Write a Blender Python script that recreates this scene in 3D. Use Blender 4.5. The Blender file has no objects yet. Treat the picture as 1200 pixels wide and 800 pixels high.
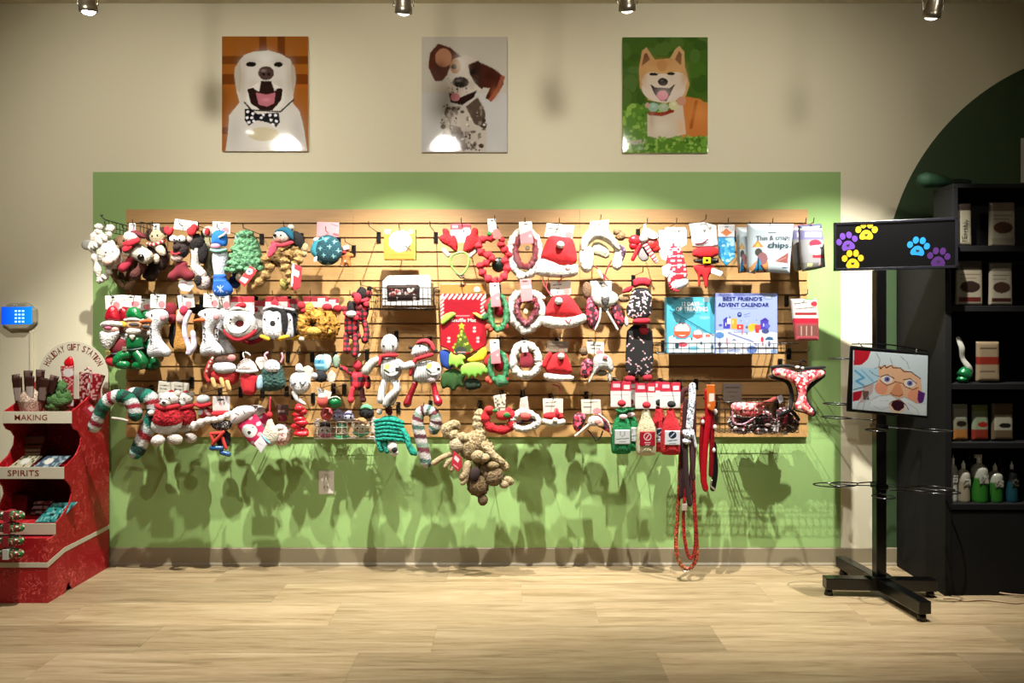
import bpy, math, random
import numpy as np
from mathutils import Vector, Matrix
random.seed(7); np.random.seed(7)
C = bpy.context.scene.collection
D = 3.96; H = 1.265; FPX = 867.0          # wall at y=0, eye at y=-D, height H
def K(p): return (D - p) / FPX
def P(px, py, p):
    k = K(p); return Vector(((px-600)*k, -p, H+(385-py)*k))

# ------------------------------------------------------------------ materials
def lin(c):
    if isinstance(c, str):
        c = c.lstrip('#'); c = [int(c[i:i+2], 16)/255 for i in (0, 2, 4)]
    return tuple((v/12.92 if v <= .04045 else ((v+.055)/1.055)**2.4) for v in c)
MC = {}; ALB = {'paper': .6, 'print': .46, 'photo': .95, 'plain': .8, 'gloss': .8, 'metal': 1, 'dull': 1}   # per-finish scale on the swatch colour, lowered to keep lit goods from clipping
def newmat(key):
    m = bpy.data.materials.new(key); m.use_nodes = True
    nt = m.node_tree; return m, nt, nt.nodes['Principled BSDF']
def nd(nt, t, **kw):
    n = nt.nodes.new(t)
    for a, v in kw.items():
        if a in n.inputs.keys(): n.inputs[a].default_value = v
        else: setattr(n, a, v)
    return n
def bump(nt, b, src, strength, dist):
    bp = nd(nt, 'ShaderNodeBump'); bp.inputs['Strength'].default_value = strength; bp.inputs['Distance'].default_value = dist
    nt.links.new(src, bp.inputs['Height']); nt.links.new(bp.outputs[0], b.inputs['Normal'])
def M(col, kind='plain'):
    key = kind + '_' + (col if isinstance(col, str) else 'x')
    if key in MC: return MC[key]
    m, nt, b = newmat(key); L = nt.links
    tc = nd(nt, 'ShaderNodeTexCoord')
    painted = col == 'Col'
    if painted:
        at = nd(nt, 'ShaderNodeAttribute'); at.attribute_name = 'Col'; csrc = at.outputs['Color']; m.diffuse_color = (.7, .7, .7, 1)
    else:
        rg = nd(nt, 'ShaderNodeRGB'); rg.outputs[0].default_value = (*lin(col), 1); csrc = rg.outputs[0]; m.diffuse_color = (*lin(col), 1)
    def vary(scale, amt):
        nonlocal csrc
        n = nd(nt, 'ShaderNodeTexNoise'); n.inputs['Scale'].default_value = scale; n.inputs['Detail'].default_value = 4
        L.new(tc.outputs['Object'], n.inputs['Vector'])
        mr = nd(nt, 'ShaderNodeMapRange'); mr.inputs['From Min'].default_value = .3; mr.inputs['From Max'].default_value = .7
        mr.inputs['To Min'].default_value = 1-amt; mr.inputs['To Max'].default_value = 1+amt*.5
        L.new(n.outputs['Fac'], mr.inputs['Value'])
        vm = nd(nt, 'ShaderNodeVectorMath', operation='SCALE'); L.new(csrc, vm.inputs[0]); L.new(mr.outputs[0], vm.inputs['Scale'])
        csrc = vm.outputs[0]; return n
    rough = .5
    if kind == 'fur':
        n = vary(130, .2); bump(nt, b, n.outputs['Fac'], 1.0, .008); rough = .95
    elif kind == 'shag':
        n = vary(75, .62); bump(nt, b, n.outputs['Fac'], 1.0, .014); rough = .95
    elif kind == 'fab':
        n = vary(300, .12); bump(nt, b, n.outputs['Fac'], .6, .002); rough = .9
    elif kind == 'knit':
        w = nd(nt, 'ShaderNodeTexWave', wave_type='BANDS', bands_direction='X'); w.inputs['Scale'].default_value = 25; w.inputs['Distortion'].default_value = .8
        L.new(tc.outputs['Object'], w.inputs['Vector']); bump(nt, b, w.outputs['Fac'], .9, .004); rough = .9
        mr = nd(nt, 'ShaderNodeMapRange'); mr.inputs['To Min'].default_value = .72; L.new(w.outputs['Fac'], mr.inputs['Value'])
        vm = nd(nt, 'ShaderNodeVectorMath', operation='SCALE'); L.new(csrc, vm.inputs[0]); L.new(mr.outputs[0], vm.inputs['Scale']); csrc = vm.outputs[0]
    elif kind == 'satin': rough = .28; n = vary(60, .15); bump(nt, b, n.outputs['Fac'], .5, .006)
    elif kind == 'gloss': rough = .22
    elif kind == 'foil': rough = .25; b.inputs['Metallic'].default_value = .35; n = vary(70, .05); bump(nt, b, n.outputs['Fac'], .5, .006)
    elif kind == 'tinsel': rough = .3; n = vary(420, .55); bump(nt, b, n.outputs['Fac'], 1., .006); b.inputs['Specular IOR Level'].default_value = .8
    elif kind == 'paper': rough = .6
    elif kind == 'photo': rough = .07; b.inputs['Specular IOR Level'].default_value = .3
    elif kind == 'print': rough = .32
    elif kind == 'metal': rough = .32; b.inputs['Metallic'].default_value = .9
    elif kind == 'dull': rough = .75; b.inputs['Specular IOR Level'].default_value = .25
    b.inputs['Roughness'].default_value = rough
    vs3 = nd(nt, 'ShaderNodeVectorMath', operation='SCALE'); L.new(csrc, vs3.inputs[0]); vs3.inputs['Scale'].default_value = ALB.get(kind, .62)
    L.new(vs3.outputs[0], b.inputs['Base Color'])
    MC[key] = m; return m
def sqmask(nt, vec, axis, per, duty=.5):
    L = nt.links; s = nd(nt, 'ShaderNodeSeparateXYZ'); L.new(vec, s.inputs[0])
    a = nd(nt, 'ShaderNodeMath', operation='MULTIPLY'); L.new(s.outputs[axis], a.inputs[0]); a.inputs[1].default_value = 1/per
    f = nd(nt, 'ShaderNodeMath', operation='FRACT'); L.new(a.outputs[0], f.inputs[0])
    g = nd(nt, 'ShaderNodeMath', operation='LESS_THAN'); L.new(f.outputs[0], g.inputs[0]); g.inputs[1].default_value = duty
    return g.outputs[0]
def plaid(key, c0, c1, c2, per=.022, diag=False):
    """checked cloth: c0 ground, c1 one stripe, c2 where stripes cross"""
    if key in MC: return MC[key]
    m, nt, b = newmat(key); L = nt.links; m.diffuse_color = (*lin(c1), 1)
    tc = nd(nt, 'ShaderNodeTexCoord'); vec = tc.outputs['Object']
    if False:
        mp = nd(nt, 'ShaderNodeMapping'); mp.inputs['Rotation'].default_value = (0, .7, 0); L.new(vec, mp.inputs[0]); vec = mp.outputs[0]
    x = sqmask(nt, vec, 0, per); z = sqmask(nt, vec, 2, per)
    ad = nd(nt, 'ShaderNodeMath', operation='ADD'); L.new(x, ad.inputs[0]); L.new(z, ad.inputs[1])
    r = nd(nt, 'ShaderNodeValToRGB'); r.color_ramp.interpolation = 'CONSTANT'
    e = r.color_ramp.elements; e[0].color = (*lin(c0), 1); e[1].position = .34; e[1].color = (*lin(c1), 1)
    n3 = e.new(.8); n3.color = (*lin(c2), 1)
    hv = nd(nt, 'ShaderNodeMath', operation='MULTIPLY'); hv.inputs[1].default_value = .5; L.new(ad.outputs[0], hv.inputs[0])
    L.new(hv.outputs[0], r.inputs[0]); L.new(r.outputs[0], b.inputs['Base Color']); b.inputs['Roughness'].default_value = .85
    n = nd(nt, 'ShaderNodeTexNoise'); n.inputs['Scale'].default_value = 200; L.new(tc.outputs['Object'], n.inputs['Vector']); bump(nt, b, n.outputs['Fac'], .6, .003)
    MC[key] = m; return m
def speckle(key, cols, scale=90, kind='cloth'):
    """irregular printed flecks (voronoi cells coloured from a list)"""
    if key in MC: return MC[key]
    m, nt, b = newmat(key); L = nt.links; m.diffuse_color = (*lin(cols[0]), 1)
    tc = nd(nt, 'ShaderNodeTexCoord'); v = nd(nt, 'ShaderNodeTexVoronoi'); v.inputs['Scale'].default_value = scale
    L.new(tc.outputs['Object'], v.inputs['Vector'])
    s = nd(nt, 'ShaderNodeSeparateColor'); L.new(v.outputs['Color'], s.inputs[0])
    r = nd(nt, 'ShaderNodeValToRGB'); r.color_ramp.interpolation = 'CONSTANT'; e = r.color_ramp.elements
    e[0].color = (*lin(cols[0]), 1); e[1].position = 1/len(cols); e[1].color = (*lin(cols[1]), 1)
    for i in range(2, len(cols)): q = e.new(i/len(cols)); q.color = (*lin(cols[i]), 1)
    L.new(s.outputs[0], r.inputs[0]); L.new(r.outputs[0], b.inputs['Base Color']); b.inputs['Roughness'].default_value = .8 if kind == 'cloth' else .35
    MC[key] = m; return m
F = lambda c: M(c, 'fab'); S = lambda c: M(c, 'shag')
U = lambda c: M(c, 'fur')

# ------------------------------------------------------------------ raw geometry
class Geo:
    def __init__(s): s.v = []; s.f = []; s.c = []; s.n = 0
    def add(s, v, f, c=None):
        v = np.asarray(v, float); s.v.append(v); s.f += [tuple(int(i)+s.n for i in q) for q in f]
        s.c.append(np.tile((.8, .8, .8), (len(v), 1)) if c is None else np.asarray(c, float)); s.n += len(v)
    def build(s, name, mat, parent=None, smooth=True, auto=None):
        me = bpy.data.meshes.new(name); V = np.concatenate(s.v) if s.v else np.zeros((0, 3))
        me.from_pydata([tuple(x) for x in V], [], s.f)
        if mat is not None and mat.name.endswith('_Col'):
            at = me.color_attributes.new('Col', 'FLOAT_COLOR', 'POINT')
            cc = np.ones((len(V), 4)); cc[:, :3] = np.concatenate(s.c); at.data.foreach_set('color', cc.ravel())
        me.materials.append(mat)
        me.polygons.foreach_set('use_smooth', [smooth]*len(me.polygons)); me.update()
        o = bpy.data.objects.new(name, me); C.objects.link(o)
        if parent is not None: o.parent = parent
        return o
def g_sphere(g, c, r, seg=14, rings=9, rot=0, fz=0, col=None):
    vs = []; fs = []
    r = (r, r, r) if not hasattr(r, '__len__') else r
    for i in range(1, rings):
        th = math.pi*i/rings
        for j in range(seg):
            ph = 2*math.pi*j/seg; vs.append((math.sin(th)*math.cos(ph), math.sin(th)*math.sin(ph), math.cos(th)))
    vs.append((0, 0, 1)); vs.append((0, 0, -1)); T = len(vs)-2; B = T+1
    for i in range(rings-2):
        for j in range(seg):
            a = i*seg+j; b_ = i*seg+(j+1) % seg; fs.append((a, a+seg, b_+seg, b_))
    for j in range(seg):
        fs.append((T, j, (j+1) % seg)); o = (rings-2)*seg; fs.append((B, o+(j+1) % seg, o+j))
    v = np.array(vs)
    if fz: v = v*(1+fz*(np.random.rand(len(v), 1)-.5)*2)
    v = v*np.array(r)
    if rot: c_, s_ = math.cos(rot), math.sin(rot); v = np.stack([v[:, 0]*c_+v[:, 2]*s_, v[:, 1], -v[:, 0]*s_+v[:, 2]*c_], 1)
    g.add(v+np.array(c), fs, None if col is None else np.tile(lin(col), (len(v), 1)))
def catmull(P_, n, closed=False):
    P_ = np.array(P_, float); m = len(P_)
    if m == 2 and not closed:
        t = np.linspace(0, 1, n)[:, None]; return P_[0]*(1-t)+P_[1]*t
    segs = m if closed else m-1; out = []
    for t in np.linspace(0, segs, n, endpoint=not closed):
        i = min(int(t), segs-1); u = t-i
        g = (lambda j: P_[j % m]) if closed else (lambda j: P_[min(max(j, 0), m-1)])
        a, b, c, d = g(i-1), g(i), g(i+1), g(i+2)
        out.append(.5*((2*b)+(c-a)*u+(2*a-5*b+4*c-d)*u*u+(3*b-a-3*c+d)*u**3))
    return np.array(out)
def g_tube(g, pts, rad, seg=8, n=None, closed=False, flat=1.0, colfn=None, caps=True, wob=None):
    """pts (k,3) metres, rad scalar or list; round ended"""
    pts = [tuple(p) for p in pts]; k = len(pts)
    rl = list(rad) if hasattr(rad, '__len__') else [rad]*k
    n = n or (max(2, 6*(k-1)+1) if k > 2 else 2)
    Q = catmull(np.array([list(p)+[r] for p, r in zip(pts, rl)]), n, closed)
    X = Q[:, :3]; R = np.maximum(Q[:, 3], 1e-5); S = np.linspace(0, 1, n)
    if wob: R = R*(1+wob[0]*(.45 if closed else 1)*np.sin(S*wob[1]*2*math.pi+(2.*np.sin(S*9) if closed else 0)))
    if not closed and caps:
        d0 = X[0]-X[1]; d0 /= np.linalg.norm(d0)+1e-12; d1 = X[-1]-X[-2]; d1 /= np.linalg.norm(d1)+1e-12
        X = np.vstack([X[0]+d0*R[0]*.97, X[0]+d0*R[0]*.7, X, X[-1]+d1*R[-1]*.7, X[-1]+d1*R[-1]*.97])
        R = np.concatenate([[R[0]*.25, R[0]*.72], R, [R[-1]*.72, R[-1]*.25]]); S = np.concatenate([[0, 0], S, [1, 1]])
    N = len(X)
    if closed: Tn = np.roll(X, -1, 0)-np.roll(X, 1, 0)
    else: Tn = np.gradient(X, axis=0)
    Tn /= np.linalg.norm(Tn, axis=1)[:, None]+1e-12
    up = np.array((0, 1., 0)); 
    if abs(Tn[0] @ up) > .9: up = np.array((1., 0, 0))
    vs = []; cs = []; wz = .26 if (wob and closed) else 0
    u = up-Tn[0]*(up @ Tn[0])
    for i in range(N):
        u = u-Tn[i]*(u @ Tn[i]); u /= np.linalg.norm(u)+1e-12; w = np.cross(Tn[i], u)
        for j in range(seg):
            a = 2*math.pi*j/seg; vs.append(X[i]+R[i]*(1+wz*(2*random.random()-1))*(flat*math.cos(a)*u+math.sin(a)*w))
            if colfn: cs.append(lin(colfn(S[i], a/(2*math.pi))))
    fs = []
    for i in range(N if closed else N-1):
        for j in range(seg):
            a = i*seg+j; b = i*seg+(j+1) % seg; c_ = ((i+1) % N)*seg+(j+1) % seg; d = ((i+1) % N)*seg+j; fs.append((a, b, c_, d))
    if not closed: fs.append(tuple(range(seg))[::-1]); fs.append(tuple((N-1)*seg+j for j in range(seg)))
    g.add(vs, fs, cs if colfn else None)
def g_box(g, lo, hi, bev=0, M4=None, col=None):
    import bmesh
    bm = bmesh.new(); bmesh.ops.create_cube(bm, size=1)
    lo = Vector(lo); hi = Vector(hi); s = hi-lo; c = (hi+lo)/2
    for v in bm.verts: v.co = Vector((v.co.x*s.x, v.co.y*s.y, v.co.z*s.z))+c
    if bev: bmesh.ops.bevel(bm, geom=bm.edges[:], offset=min(bev, min(s)*.45), segments=2, affect='EDGES', profile=.5)
    if M4 is not None: bmesh.ops.transform(bm, matrix=M4, verts=bm.verts)
    bm.verts.index_update(); v = [tuple(x.co) for x in bm.verts]
    g.add(v, [tuple(x.index for x in f.verts) for f in bm.faces], None if col is None else np.tile(lin(col), (len(v), 1))); bm.free()
def chaikin(p, k):
    p = np.array(p, float)
    for _ in range(k):
        q = np.roll(p, -1, 0); p = np.stack([p*.75+q*.25, p*.25+q*.75], 1).reshape(-1, 2)
    return p
def sdist(X, Y, poly):
    """signed distance (+ inside), nearest boundary point"""
    best = np.full(X.shape, 1e9); bx = np.zeros(X.shape); by = np.zeros(X.shape); ins = np.zeros(X.shape, bool)
    m = len(poly)
    for i in range(m):
        ax, ay = poly[i]; cx, cy = poly[(i+1) % m]; dx, dy = cx-ax, cy-ay
        t = np.clip(((X-ax)*dx+(Y-ay)*dy)/(dx*dx+dy*dy+1e-12), 0, 1); qx = ax+t*dx; qy = ay+t*dy
        d = np.hypot(X-qx, Y-qy); k = d < best; best[k] = d[k]; bx[k] = qx[k]; by[k] = qy[k]
        if ay != cy:
            k2 = ((ay > Y) != (cy > Y)) & (X < (cx-ax)*(Y-ay)/(cy-ay)+ax); ins ^= k2
    return np.where(ins, best, -best), bx, by
def paint(X, Y, base, ops):
    col = np.tile(lin(base), (len(X), 1))
    for o in ops or []:
        t = o[0]
        if t == 'j':   # ragged, fur-like edges
            X0, Y0 = X, Y; X = X0+o[1]*(np.sin(X0*5.1+Y0*3.7)+np.sin(Y0*7.3-X0*2.9)); Y = Y0+o[1]*(np.sin(Y0*4.7-X0*6.1)+np.sin(X0*8.3+Y0*2.1)); continue
        c = np.array(lin(o[-1]))
        if t == 's':   # soft tone
            w_ = np.exp(-1.3*(((X-o[1])/o[3])**2+((Y-o[2])/o[4])**2))[:, None]*o[5]; col = col*(1-w_)+c*w_; continue
        if t == 'e':
            _, cx, cy, rx, ry, _c = o[:6]; k = ((X-cx)/rx)**2+((Y-cy)/ry)**2 < 1
        elif t == 'p': k = sdist(X, Y, np.array(o[1], float))[0] > 0
        elif t == 'l':
            pts = o[1]; k = np.zeros(X.shape, bool)
            for a, b in zip(pts[:-1], pts[1:]):
                dx, dy = b[0]-a[0], b[1]-a[1]; u = np.clip(((X-a[0])*dx+(Y-a[1])*dy)/(dx*dx+dy*dy+1e-12), 0, 1)
                k |= np.hypot(X-a[0]-u*dx, Y-a[1]-u*dy) < o[2]/2
        elif t == 'r': k = (X > o[1]) & (X < o[3]) & (Y > o[2]) & (Y < o[4])
        elif t == 'n':   # flecks: ('n', density cell px, threshold, seed, col)
            h = np.sin(np.floor(X/o[1])*12.99+np.floor(Y/o[1])*78.2+o[3])*43758.5; k = (h-np.floor(h)) < o[2]
        col[k] = c
    return col
def g_pillow(g, outl, th, k, org, dp=0, R=None, sm=1, st=None, back=.7, base=None, ops=None, fz=0, warp=None):
    """stuffed flat shape from an outline in px; th = half thickness px; org=(x0,y0)"""
    pl = chaikin(outl, sm) if sm else np.array(outl, float)
    x0, y0 = pl.min(0); x1, y1 = pl.max(0)
    st = st or max(.45, min(2.2, max(x1-x0, y1-y0)/26))
    nx = int((x1-x0)/st)+3; ny = int((y1-y0)/st)+3
    gx = x0-st*.6+np.arange(nx)*st; gy = y0-st*.6+np.arange(ny)*st
    X, Y = np.meshgrid(gx, gy); X = X.ravel(); Y = Y.ravel()
    sd, bx, by = sdist(X, Y, pl)
    snap = np.abs(sd) < .5*st; out = (sd < 0) & ~snap
    X = np.where(snap, bx, X); Y = np.where(snap, by, Y); d = np.where(snap, 0, np.maximum(sd, 0))
    Rr = R or max(d.max(), 1e-3); u = np.clip(d/Rr, 0, 1); h = th*np.sqrt(1-(1-u)**2)
    if fz: h = h+np.where(snap, 0, fz*(np.random.rand(len(h))-.5)*2)
    w = warp(X, Y) if warp else 0
    fr = np.stack([(X-org[0])*k, -(dp+h+w)*k, -(Y-org[1])*k], 1)
    bk = np.stack([(X-org[0])*k, -(dp-h*back-(0 if th else .01)+w)*k, -(Y-org[1])*k], 1)
    if th < .6:  # sheet: give it a real edge
        bk[:, 1] += .25*k
    cols = paint(X, Y, base or '#888888', ops)
    idf = np.full(len(X), -1); idb = np.full(len(X), -1); vs = []; cs = []; fs = []
    def fi(i):
        if idf[i] < 0:
            idf[i] = len(vs); vs.append(fr[i]); cs.append(cols[i])
            if snap[i] and th >= .6: idb[i] = idf[i]
        return idf[i]
    def bi(i):
        if idb[i] < 0: idb[i] = len(vs); vs.append(bk[i]); cs.append(cols[i])
        return idb[i]
    edge = {}
    for r in range(ny-1):
        for q in range(nx-1):
            a = r*nx+q; ids = [a, a+1, a+1+nx, a+nx]; ids = [i for i in ids if not out[i]]
            if len(ids) < 3: continue
            F1 = [fi(i) for i in ids]; B1 = [bi(i) for i in ids]
            fs.append(tuple(F1[::-1]))
            if all(snap[i] for i in ids) and th >= .6: continue
            fs.append(tuple(B1))
            for e in range(len(ids)):
                a_, b_ = ids[e], ids[(e+1) % len(ids)]
                key = (min(a_, b_), max(a_, b_)); edge[key] = edge.get(key, 0)+1
    if th < .6:
        for (a_, b_), n_ in edge.items():
            if n_ == 1: fs.append((fi(a_), fi(b_), bi(b_), bi(a_)))
    g.add(vs, fs, cs)

# ------------------------------------------------------------------ things
def tag(o, label=None, cat=None, group=None, kind=None):
    if label: o['label'] = label
    if cat: o['category'] = cat
    if group: o['group'] = group
    if kind: o['kind'] = kind
    return o
def empty(name, loc):
    o = bpy.data.objects.new(name, None); o.empty_display_size = .03; C.objects.link(o); o.location = loc; return o
def text_geo(s, h, font_w=None, off=0, space=1.0):
    cu = bpy.data.curves.new('t', 'FONT'); cu.body = s; cu.size = 1; cu.align_x = 'CENTER'; cu.align_y = 'CENTER'; cu.extrude = 0; cu.offset = off; cu.resolution_u = 2; cu.space_character = space
    o = bpy.data.objects.new('t', cu); C.objects.link(o); bpy.context.view_layer.update()
    me = bpy.data.meshes.new_from_object(o.evaluated_get(bpy.context.evaluated_depsgraph_get()))
    v = np.array([tuple(x.co) for x in me.vertices]); f = [tuple(p.vertices) for p in me.polygons]
    bpy.data.objects.remove(o); bpy.data.curves.remove(cu); bpy.data.meshes.remove(me)
    v[:, :2] -= (v[:, :2].min(0)+v[:, :2].max(0))/2; ext = np.ptp(v[:, :2], axis=0)
    sy = h/ext[1]; sx = font_w/ext[0] if font_w else sy
    return v[:, 0]*sx, v[:, 1]*sy, f
class Toy:
    def __init__(s, name, label, cat, x, y, p, group=None):
        s.x, s.y, s.p, s.k = x, y, p, K(p); s.e = tag(empty(name, P(x, y, p)), label, cat, group); s.short = None
    def L(s, q): return ((q[0]-s.x)*s.k, -(q[2] if len(q) > 2 else 0)*s.k, -(q[1]-s.y)*s.k)
    def fin(s, o, label, kind=None):
        if label: o['label'] = label
        if kind: o['kind'] = kind
        return o
    def pl(s, part, outl, th, mat, dp=0, R=None, sm=1, st=None, base=None, ops=None, par=None, label=None, fz=0, warp=None, back=.7):
        g = Geo(); g_pillow(g, outl, th, s.k, (s.x, s.y), dp, R, sm, st, back, base, ops, fz, warp)
        return s.fin(g.build(part, mat, par or s.e, smooth=th >= .6), label)
    def bl(s, part, L_, mat, fz=0, par=None, label=None, seg=14):
        g = Geo()
        for b in L_:
            c = s.L(b[:3]); r = [v*s.k for v in (b[3], b[5] if len(b) > 5 else min(b[3], b[4] if len(b) > 4 else b[3]), b[4] if len(b) > 4 else b[3])]
            g_sphere(g, c, r, seg, max(6, int(seg*.65)), math.radians(b[6]) if len(b) > 6 else 0, fz)
        return s.fin(g.build(part, mat, par or s.e), label)
    def tb(s, part, pts, r, mat, par=None, label=None, seg=8, n=None, closed=False, flat=1., colfn=None, wob=None, caps=True):
        g = Geo()
        rr = [v*s.k for v in r] if hasattr(r, '__len__') else r*s.k
        g_tube(g, [s.L(q) for q in pts], rr, seg, n, closed, flat, colfn, caps, wob)
        return s.fin(g.build(part, mat, par or s.e), label)
    def tbs(s, part, Ls, r, mat, par=None, label=None, seg=6, n=None):
        g = Geo()
        for pts in Ls: g_tube(g, [s.L(q) for q in pts], r*s.k, seg, n)
        return s.fin(g.build(part, mat, par or s.e), label)
    def bx(s, part, x0, y0, x1, y1, dp0, dp1, mat, bev=.4, par=None, label=None, rot=None):
        g = Geo(); a = s.L((x0, y1, dp1)); b = s.L((x1, y0, dp0)); M4 = None
        if rot:
            c = (Vector(a)+Vector(b))/2
            M4 = Matrix.Translation(c) @ Matrix.Rotation(math.radians(rot[0]), 4, rot[1]) @ Matrix.Translation(-c)
        g_box(g, a, b, bev*s.k, M4); return s.fin(g.build(part, mat, par or s.e, smooth=False), label)
    def tx(s, txt, cx, cy, h, col, dp, w=None, rot=0, par=None, part='lettering', off=0, mat=None):
        X, Y, f = text_geo(txt, h, w, off); a = math.radians(rot); c_, s_ = math.cos(a), math.sin(a)
        X, Y = X*c_-Y*s_, X*s_+Y*c_
        v = np.stack([(X+cx-s.x)*s.k, np.full(len(X), -dp*s.k), (Y-(cy-s.y))*s.k], 1)
        g = Geo(); g.add(v, f); return g.build(part, mat or M(col, 'print'), par or s.e, smooth=False)
    def card(s, outl, dp=0, base='#f2efe4', ops=None, part='hang_card', st=.7, label=None, rot=0, tint='#e88a90'):
        """printed hang card; outl quad (x0,y0,x1,y1) or list"""
        if not isinstance(outl[0], (tuple, list)):
            x0, y0, x1, y1 = outl; outl = [(x0, y0), (x1, y0), (x1, y1), (x0, y1)]
            if ops is None:
                w = x1-x0; h = y1-y0
                ops = [('e', (x0+x1)/2, y0+h*.16, w*.13, max(.7, h*.06), '#3a322a'), ('l', [(x0+w*.15, y0+h*.38), (x0+w*.6, y0+h*.36)], .9, '#8f8a80'),
                       ('l', [(x0+w*.15, y0+h*.52), (x0+w*.5, y0+h*.5)], .7, '#a9a498'), ('e', x0+w*.72, y0+h*.72, w*.22, h*.26, tint)]
            if rot:
                cx, cy = (x0+x1)/2, y0; a = math.radians(rot)
                outl = [(cx+(x-cx)*math.cos(a)-(y-cy)*math.sin(a), cy+(x-cx)*math.sin(a)+(y-cy)*math.cos(a)) for x, y in outl]
        return s.pl(part, outl, .3, M('Col', 'paper'), dp=dp, sm=0, st=st, base=base, ops=ops, label=label)
    def hook(s, what, back=True, L=None, dx=0, dy=0):
        display_hook(s.x+dx, s.y+dy, s.p, (s.p+.035) if L is None else L, what, back); return s
    def dup(s, label, dx, dy, p, group=None):
        """another of the same kind, hanging at another spot"""
        q = Toy.__new__(Toy); q.__dict__.update(s.__dict__); q.x, q.y, q.p = s.x+dx, s.y+dy, p; q.k = K(p)
        def cp(o, par):
            c = o.copy(); C.objects.link(c); c.parent = par
            for ch in [x for x in kids.get(o.name, [])]: cp(ch, c)
            return c
        kids = {}
        for o in bpy.data.objects:
            if o.parent: kids.setdefault(o.parent.name, []).append(o)
        q.e = cp(s.e, None); q.e.location = P(q.x, q.y, p); q.e['label'] = label
        if group: q.e['group'] = group
        return q
def display_hook(px, py, p, L, what, back=True, group='black metal pegs on the slatted display board'):
    w = P(px, py, p); X, Z = w.x, w.z
    e = tag(empty('display_hook', (X, 0, Z)), 'black metal display peg ' + what, 'hook', group)
    if back:
        g = Geo(); g_box(g, (-.011, -.030, -.052), (.011, -.020, .006), .002); b = g.build('backplate', M('#1c1a18', 'gloss'), e, False)
    g = Geo(); g_tube(g, [(0, -.02, 0), (0, -L*.5, .0), (0, -L+.015, .0), (0, -L, .006), (0, -L-.006, .022)], .0022, 6, 18)
    g.build('wire', M('#26211c', 'gloss'), e); return e
# ------------------------------------------------------------------ room
WL = (-4.2, 4.6)
def wallmat(key, col, rough=.6, spec=.3):
    m, nt, b = newmat(key); L = nt.links; m.diffuse_color = (*lin(col), 1)
    b.inputs['Base Color'].default_value = (*lin(col), 1); b.inputs['Roughness'].default_value = rough; b.inputs['Specular IOR Level'].default_value = spec
    tc = nd(nt, 'ShaderNodeTexCoord'); n = nd(nt, 'ShaderNodeTexNoise'); n.inputs['Scale'].default_value = 130; n.inputs['Detail'].default_value = 3
    L.new(tc.outputs['Object'], n.inputs['Vector']); bump(nt, b, n.outputs['Fac'], .25, .002); return m
m_beige = wallmat('wall_paint_cream', '#d8d2b6'); m_green = wallmat('wall_paint_green', '#8bac6a'); m_dkgreen = wallmat('wall_paint_dark_green', '#34472c')
m_ceil = wallmat('ceiling_paint', '#cfc8ae')
def struct(name, g, mat, smooth=False):
    o = g.build(name, mat, None, smooth); o['kind'] = 'structure'; return o
CEIL = P(0, 4, 0).z
g = Geo(); g_box(g, (WL[0], 0, -.05), (WL[1], .12, CEIL)); struct('wall_back', g, m_beige)
a = P(109, 201.5, 0); b = P(985, 641, 0)
g = Geo(); g_box(g, (a.x, -.0012, b.z), (b.x, .001, a.z)); struct('wall_back_green_panel', g, m_green)
# painted arch on the right
g = Geo(); cx, cy, r = 1316, 335, 280; pts = []
for i in range(65):
    t = math.pi-math.pi*i/64; pts.append((cx+r*math.cos(t), cy-r*math.sin(t)))
pts = [(1036, 641)]+pts+[(1596, 641)]
v = [tuple(P(x, y, .0012)) for x, y in pts]; n = len(v); v2 = [(q[0], .001, q[2]) for q in v]
g.add(v+v2, [tuple(range(n))]+[tuple(range(n, 2*n))[::-1]]+[(i, n+i, n+(i+1) % n, (i+1) % n) for i in range(n)]); struct('wall_back_dark_arch', g, m_dkgreen)
# baseboard: vinyl cove base with a small toe
g = Geo(); zt = P(0, 641.5, 0).z
prof = [(0, 0), (-.014, 0), (-.013, .006), (-.006, .016), (-.005, zt-.004), (-.002, zt), (0, zt)]
v = [(x, y, z) for x in WL for y, z in prof]; n = len(prof)
g.add(v, [(i, n+i, n+(i+1) % n, (i+1) % n) for i in range(n)]+[tuple(range(n))[::-1], tuple(range(n, 2*n))]); struct('baseboard_back', g, M('#8d8268', 'plain'))
g = Geo(); g_box(g, (WL[0], -7.0, CEIL), (WL[1], .12, CEIL+.1)); struct('ceiling', g, m_ceil)
g = Geo(); g_box(g, (WL[0]-.1, -7.0, -.05), (WL[0], .12, CEIL)); struct('wall_left', g, m_beige)
g = Geo(); g_box(g, (WL[1], -7.0, -.05), (WL[1]+.1, .12, CEIL)); struct('wall_right', g, m_beige)
# floor: planks laid along the wall, every plank with its own grain
m, nt, bs = newmat('oak_vinyl_planks'); L = nt.links; m.diffuse_color = (.5, .38, .24, 1)
tc = nd(nt, 'ShaderNodeTexCoord'); at = nd(nt, 'ShaderNodeAttribute'); at.attribute_name = 'rnd'
mp = nd(nt, 'ShaderNodeMapping'); mp.inputs['Scale'].default_value = (1.1, 14, 1); L.new(tc.outputs['Object'], mp.inputs[0])
ad = nd(nt, 'ShaderNodeVectorMath', operation='ADD'); L.new(mp.outputs[0], ad.inputs[0])
sc = nd(nt, 'ShaderNodeVectorMath', operation='SCALE'); sc.inputs['Scale'].default_value = 37.; L.new(at.outputs['Color'], sc.inputs[0]); L.new(sc.outputs[0], ad.inputs[1])
n1 = nd(nt, 'ShaderNodeTexNoise'); n1.inputs['Scale'].default_value = 1.6; n1.inputs['Detail'].default_value = 7; n1.inputs['Roughness'].default_value = .62; n1.inputs['Distortion'].default_value = .9; L.new(ad.outputs[0], n1.inputs['Vector'])
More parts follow.
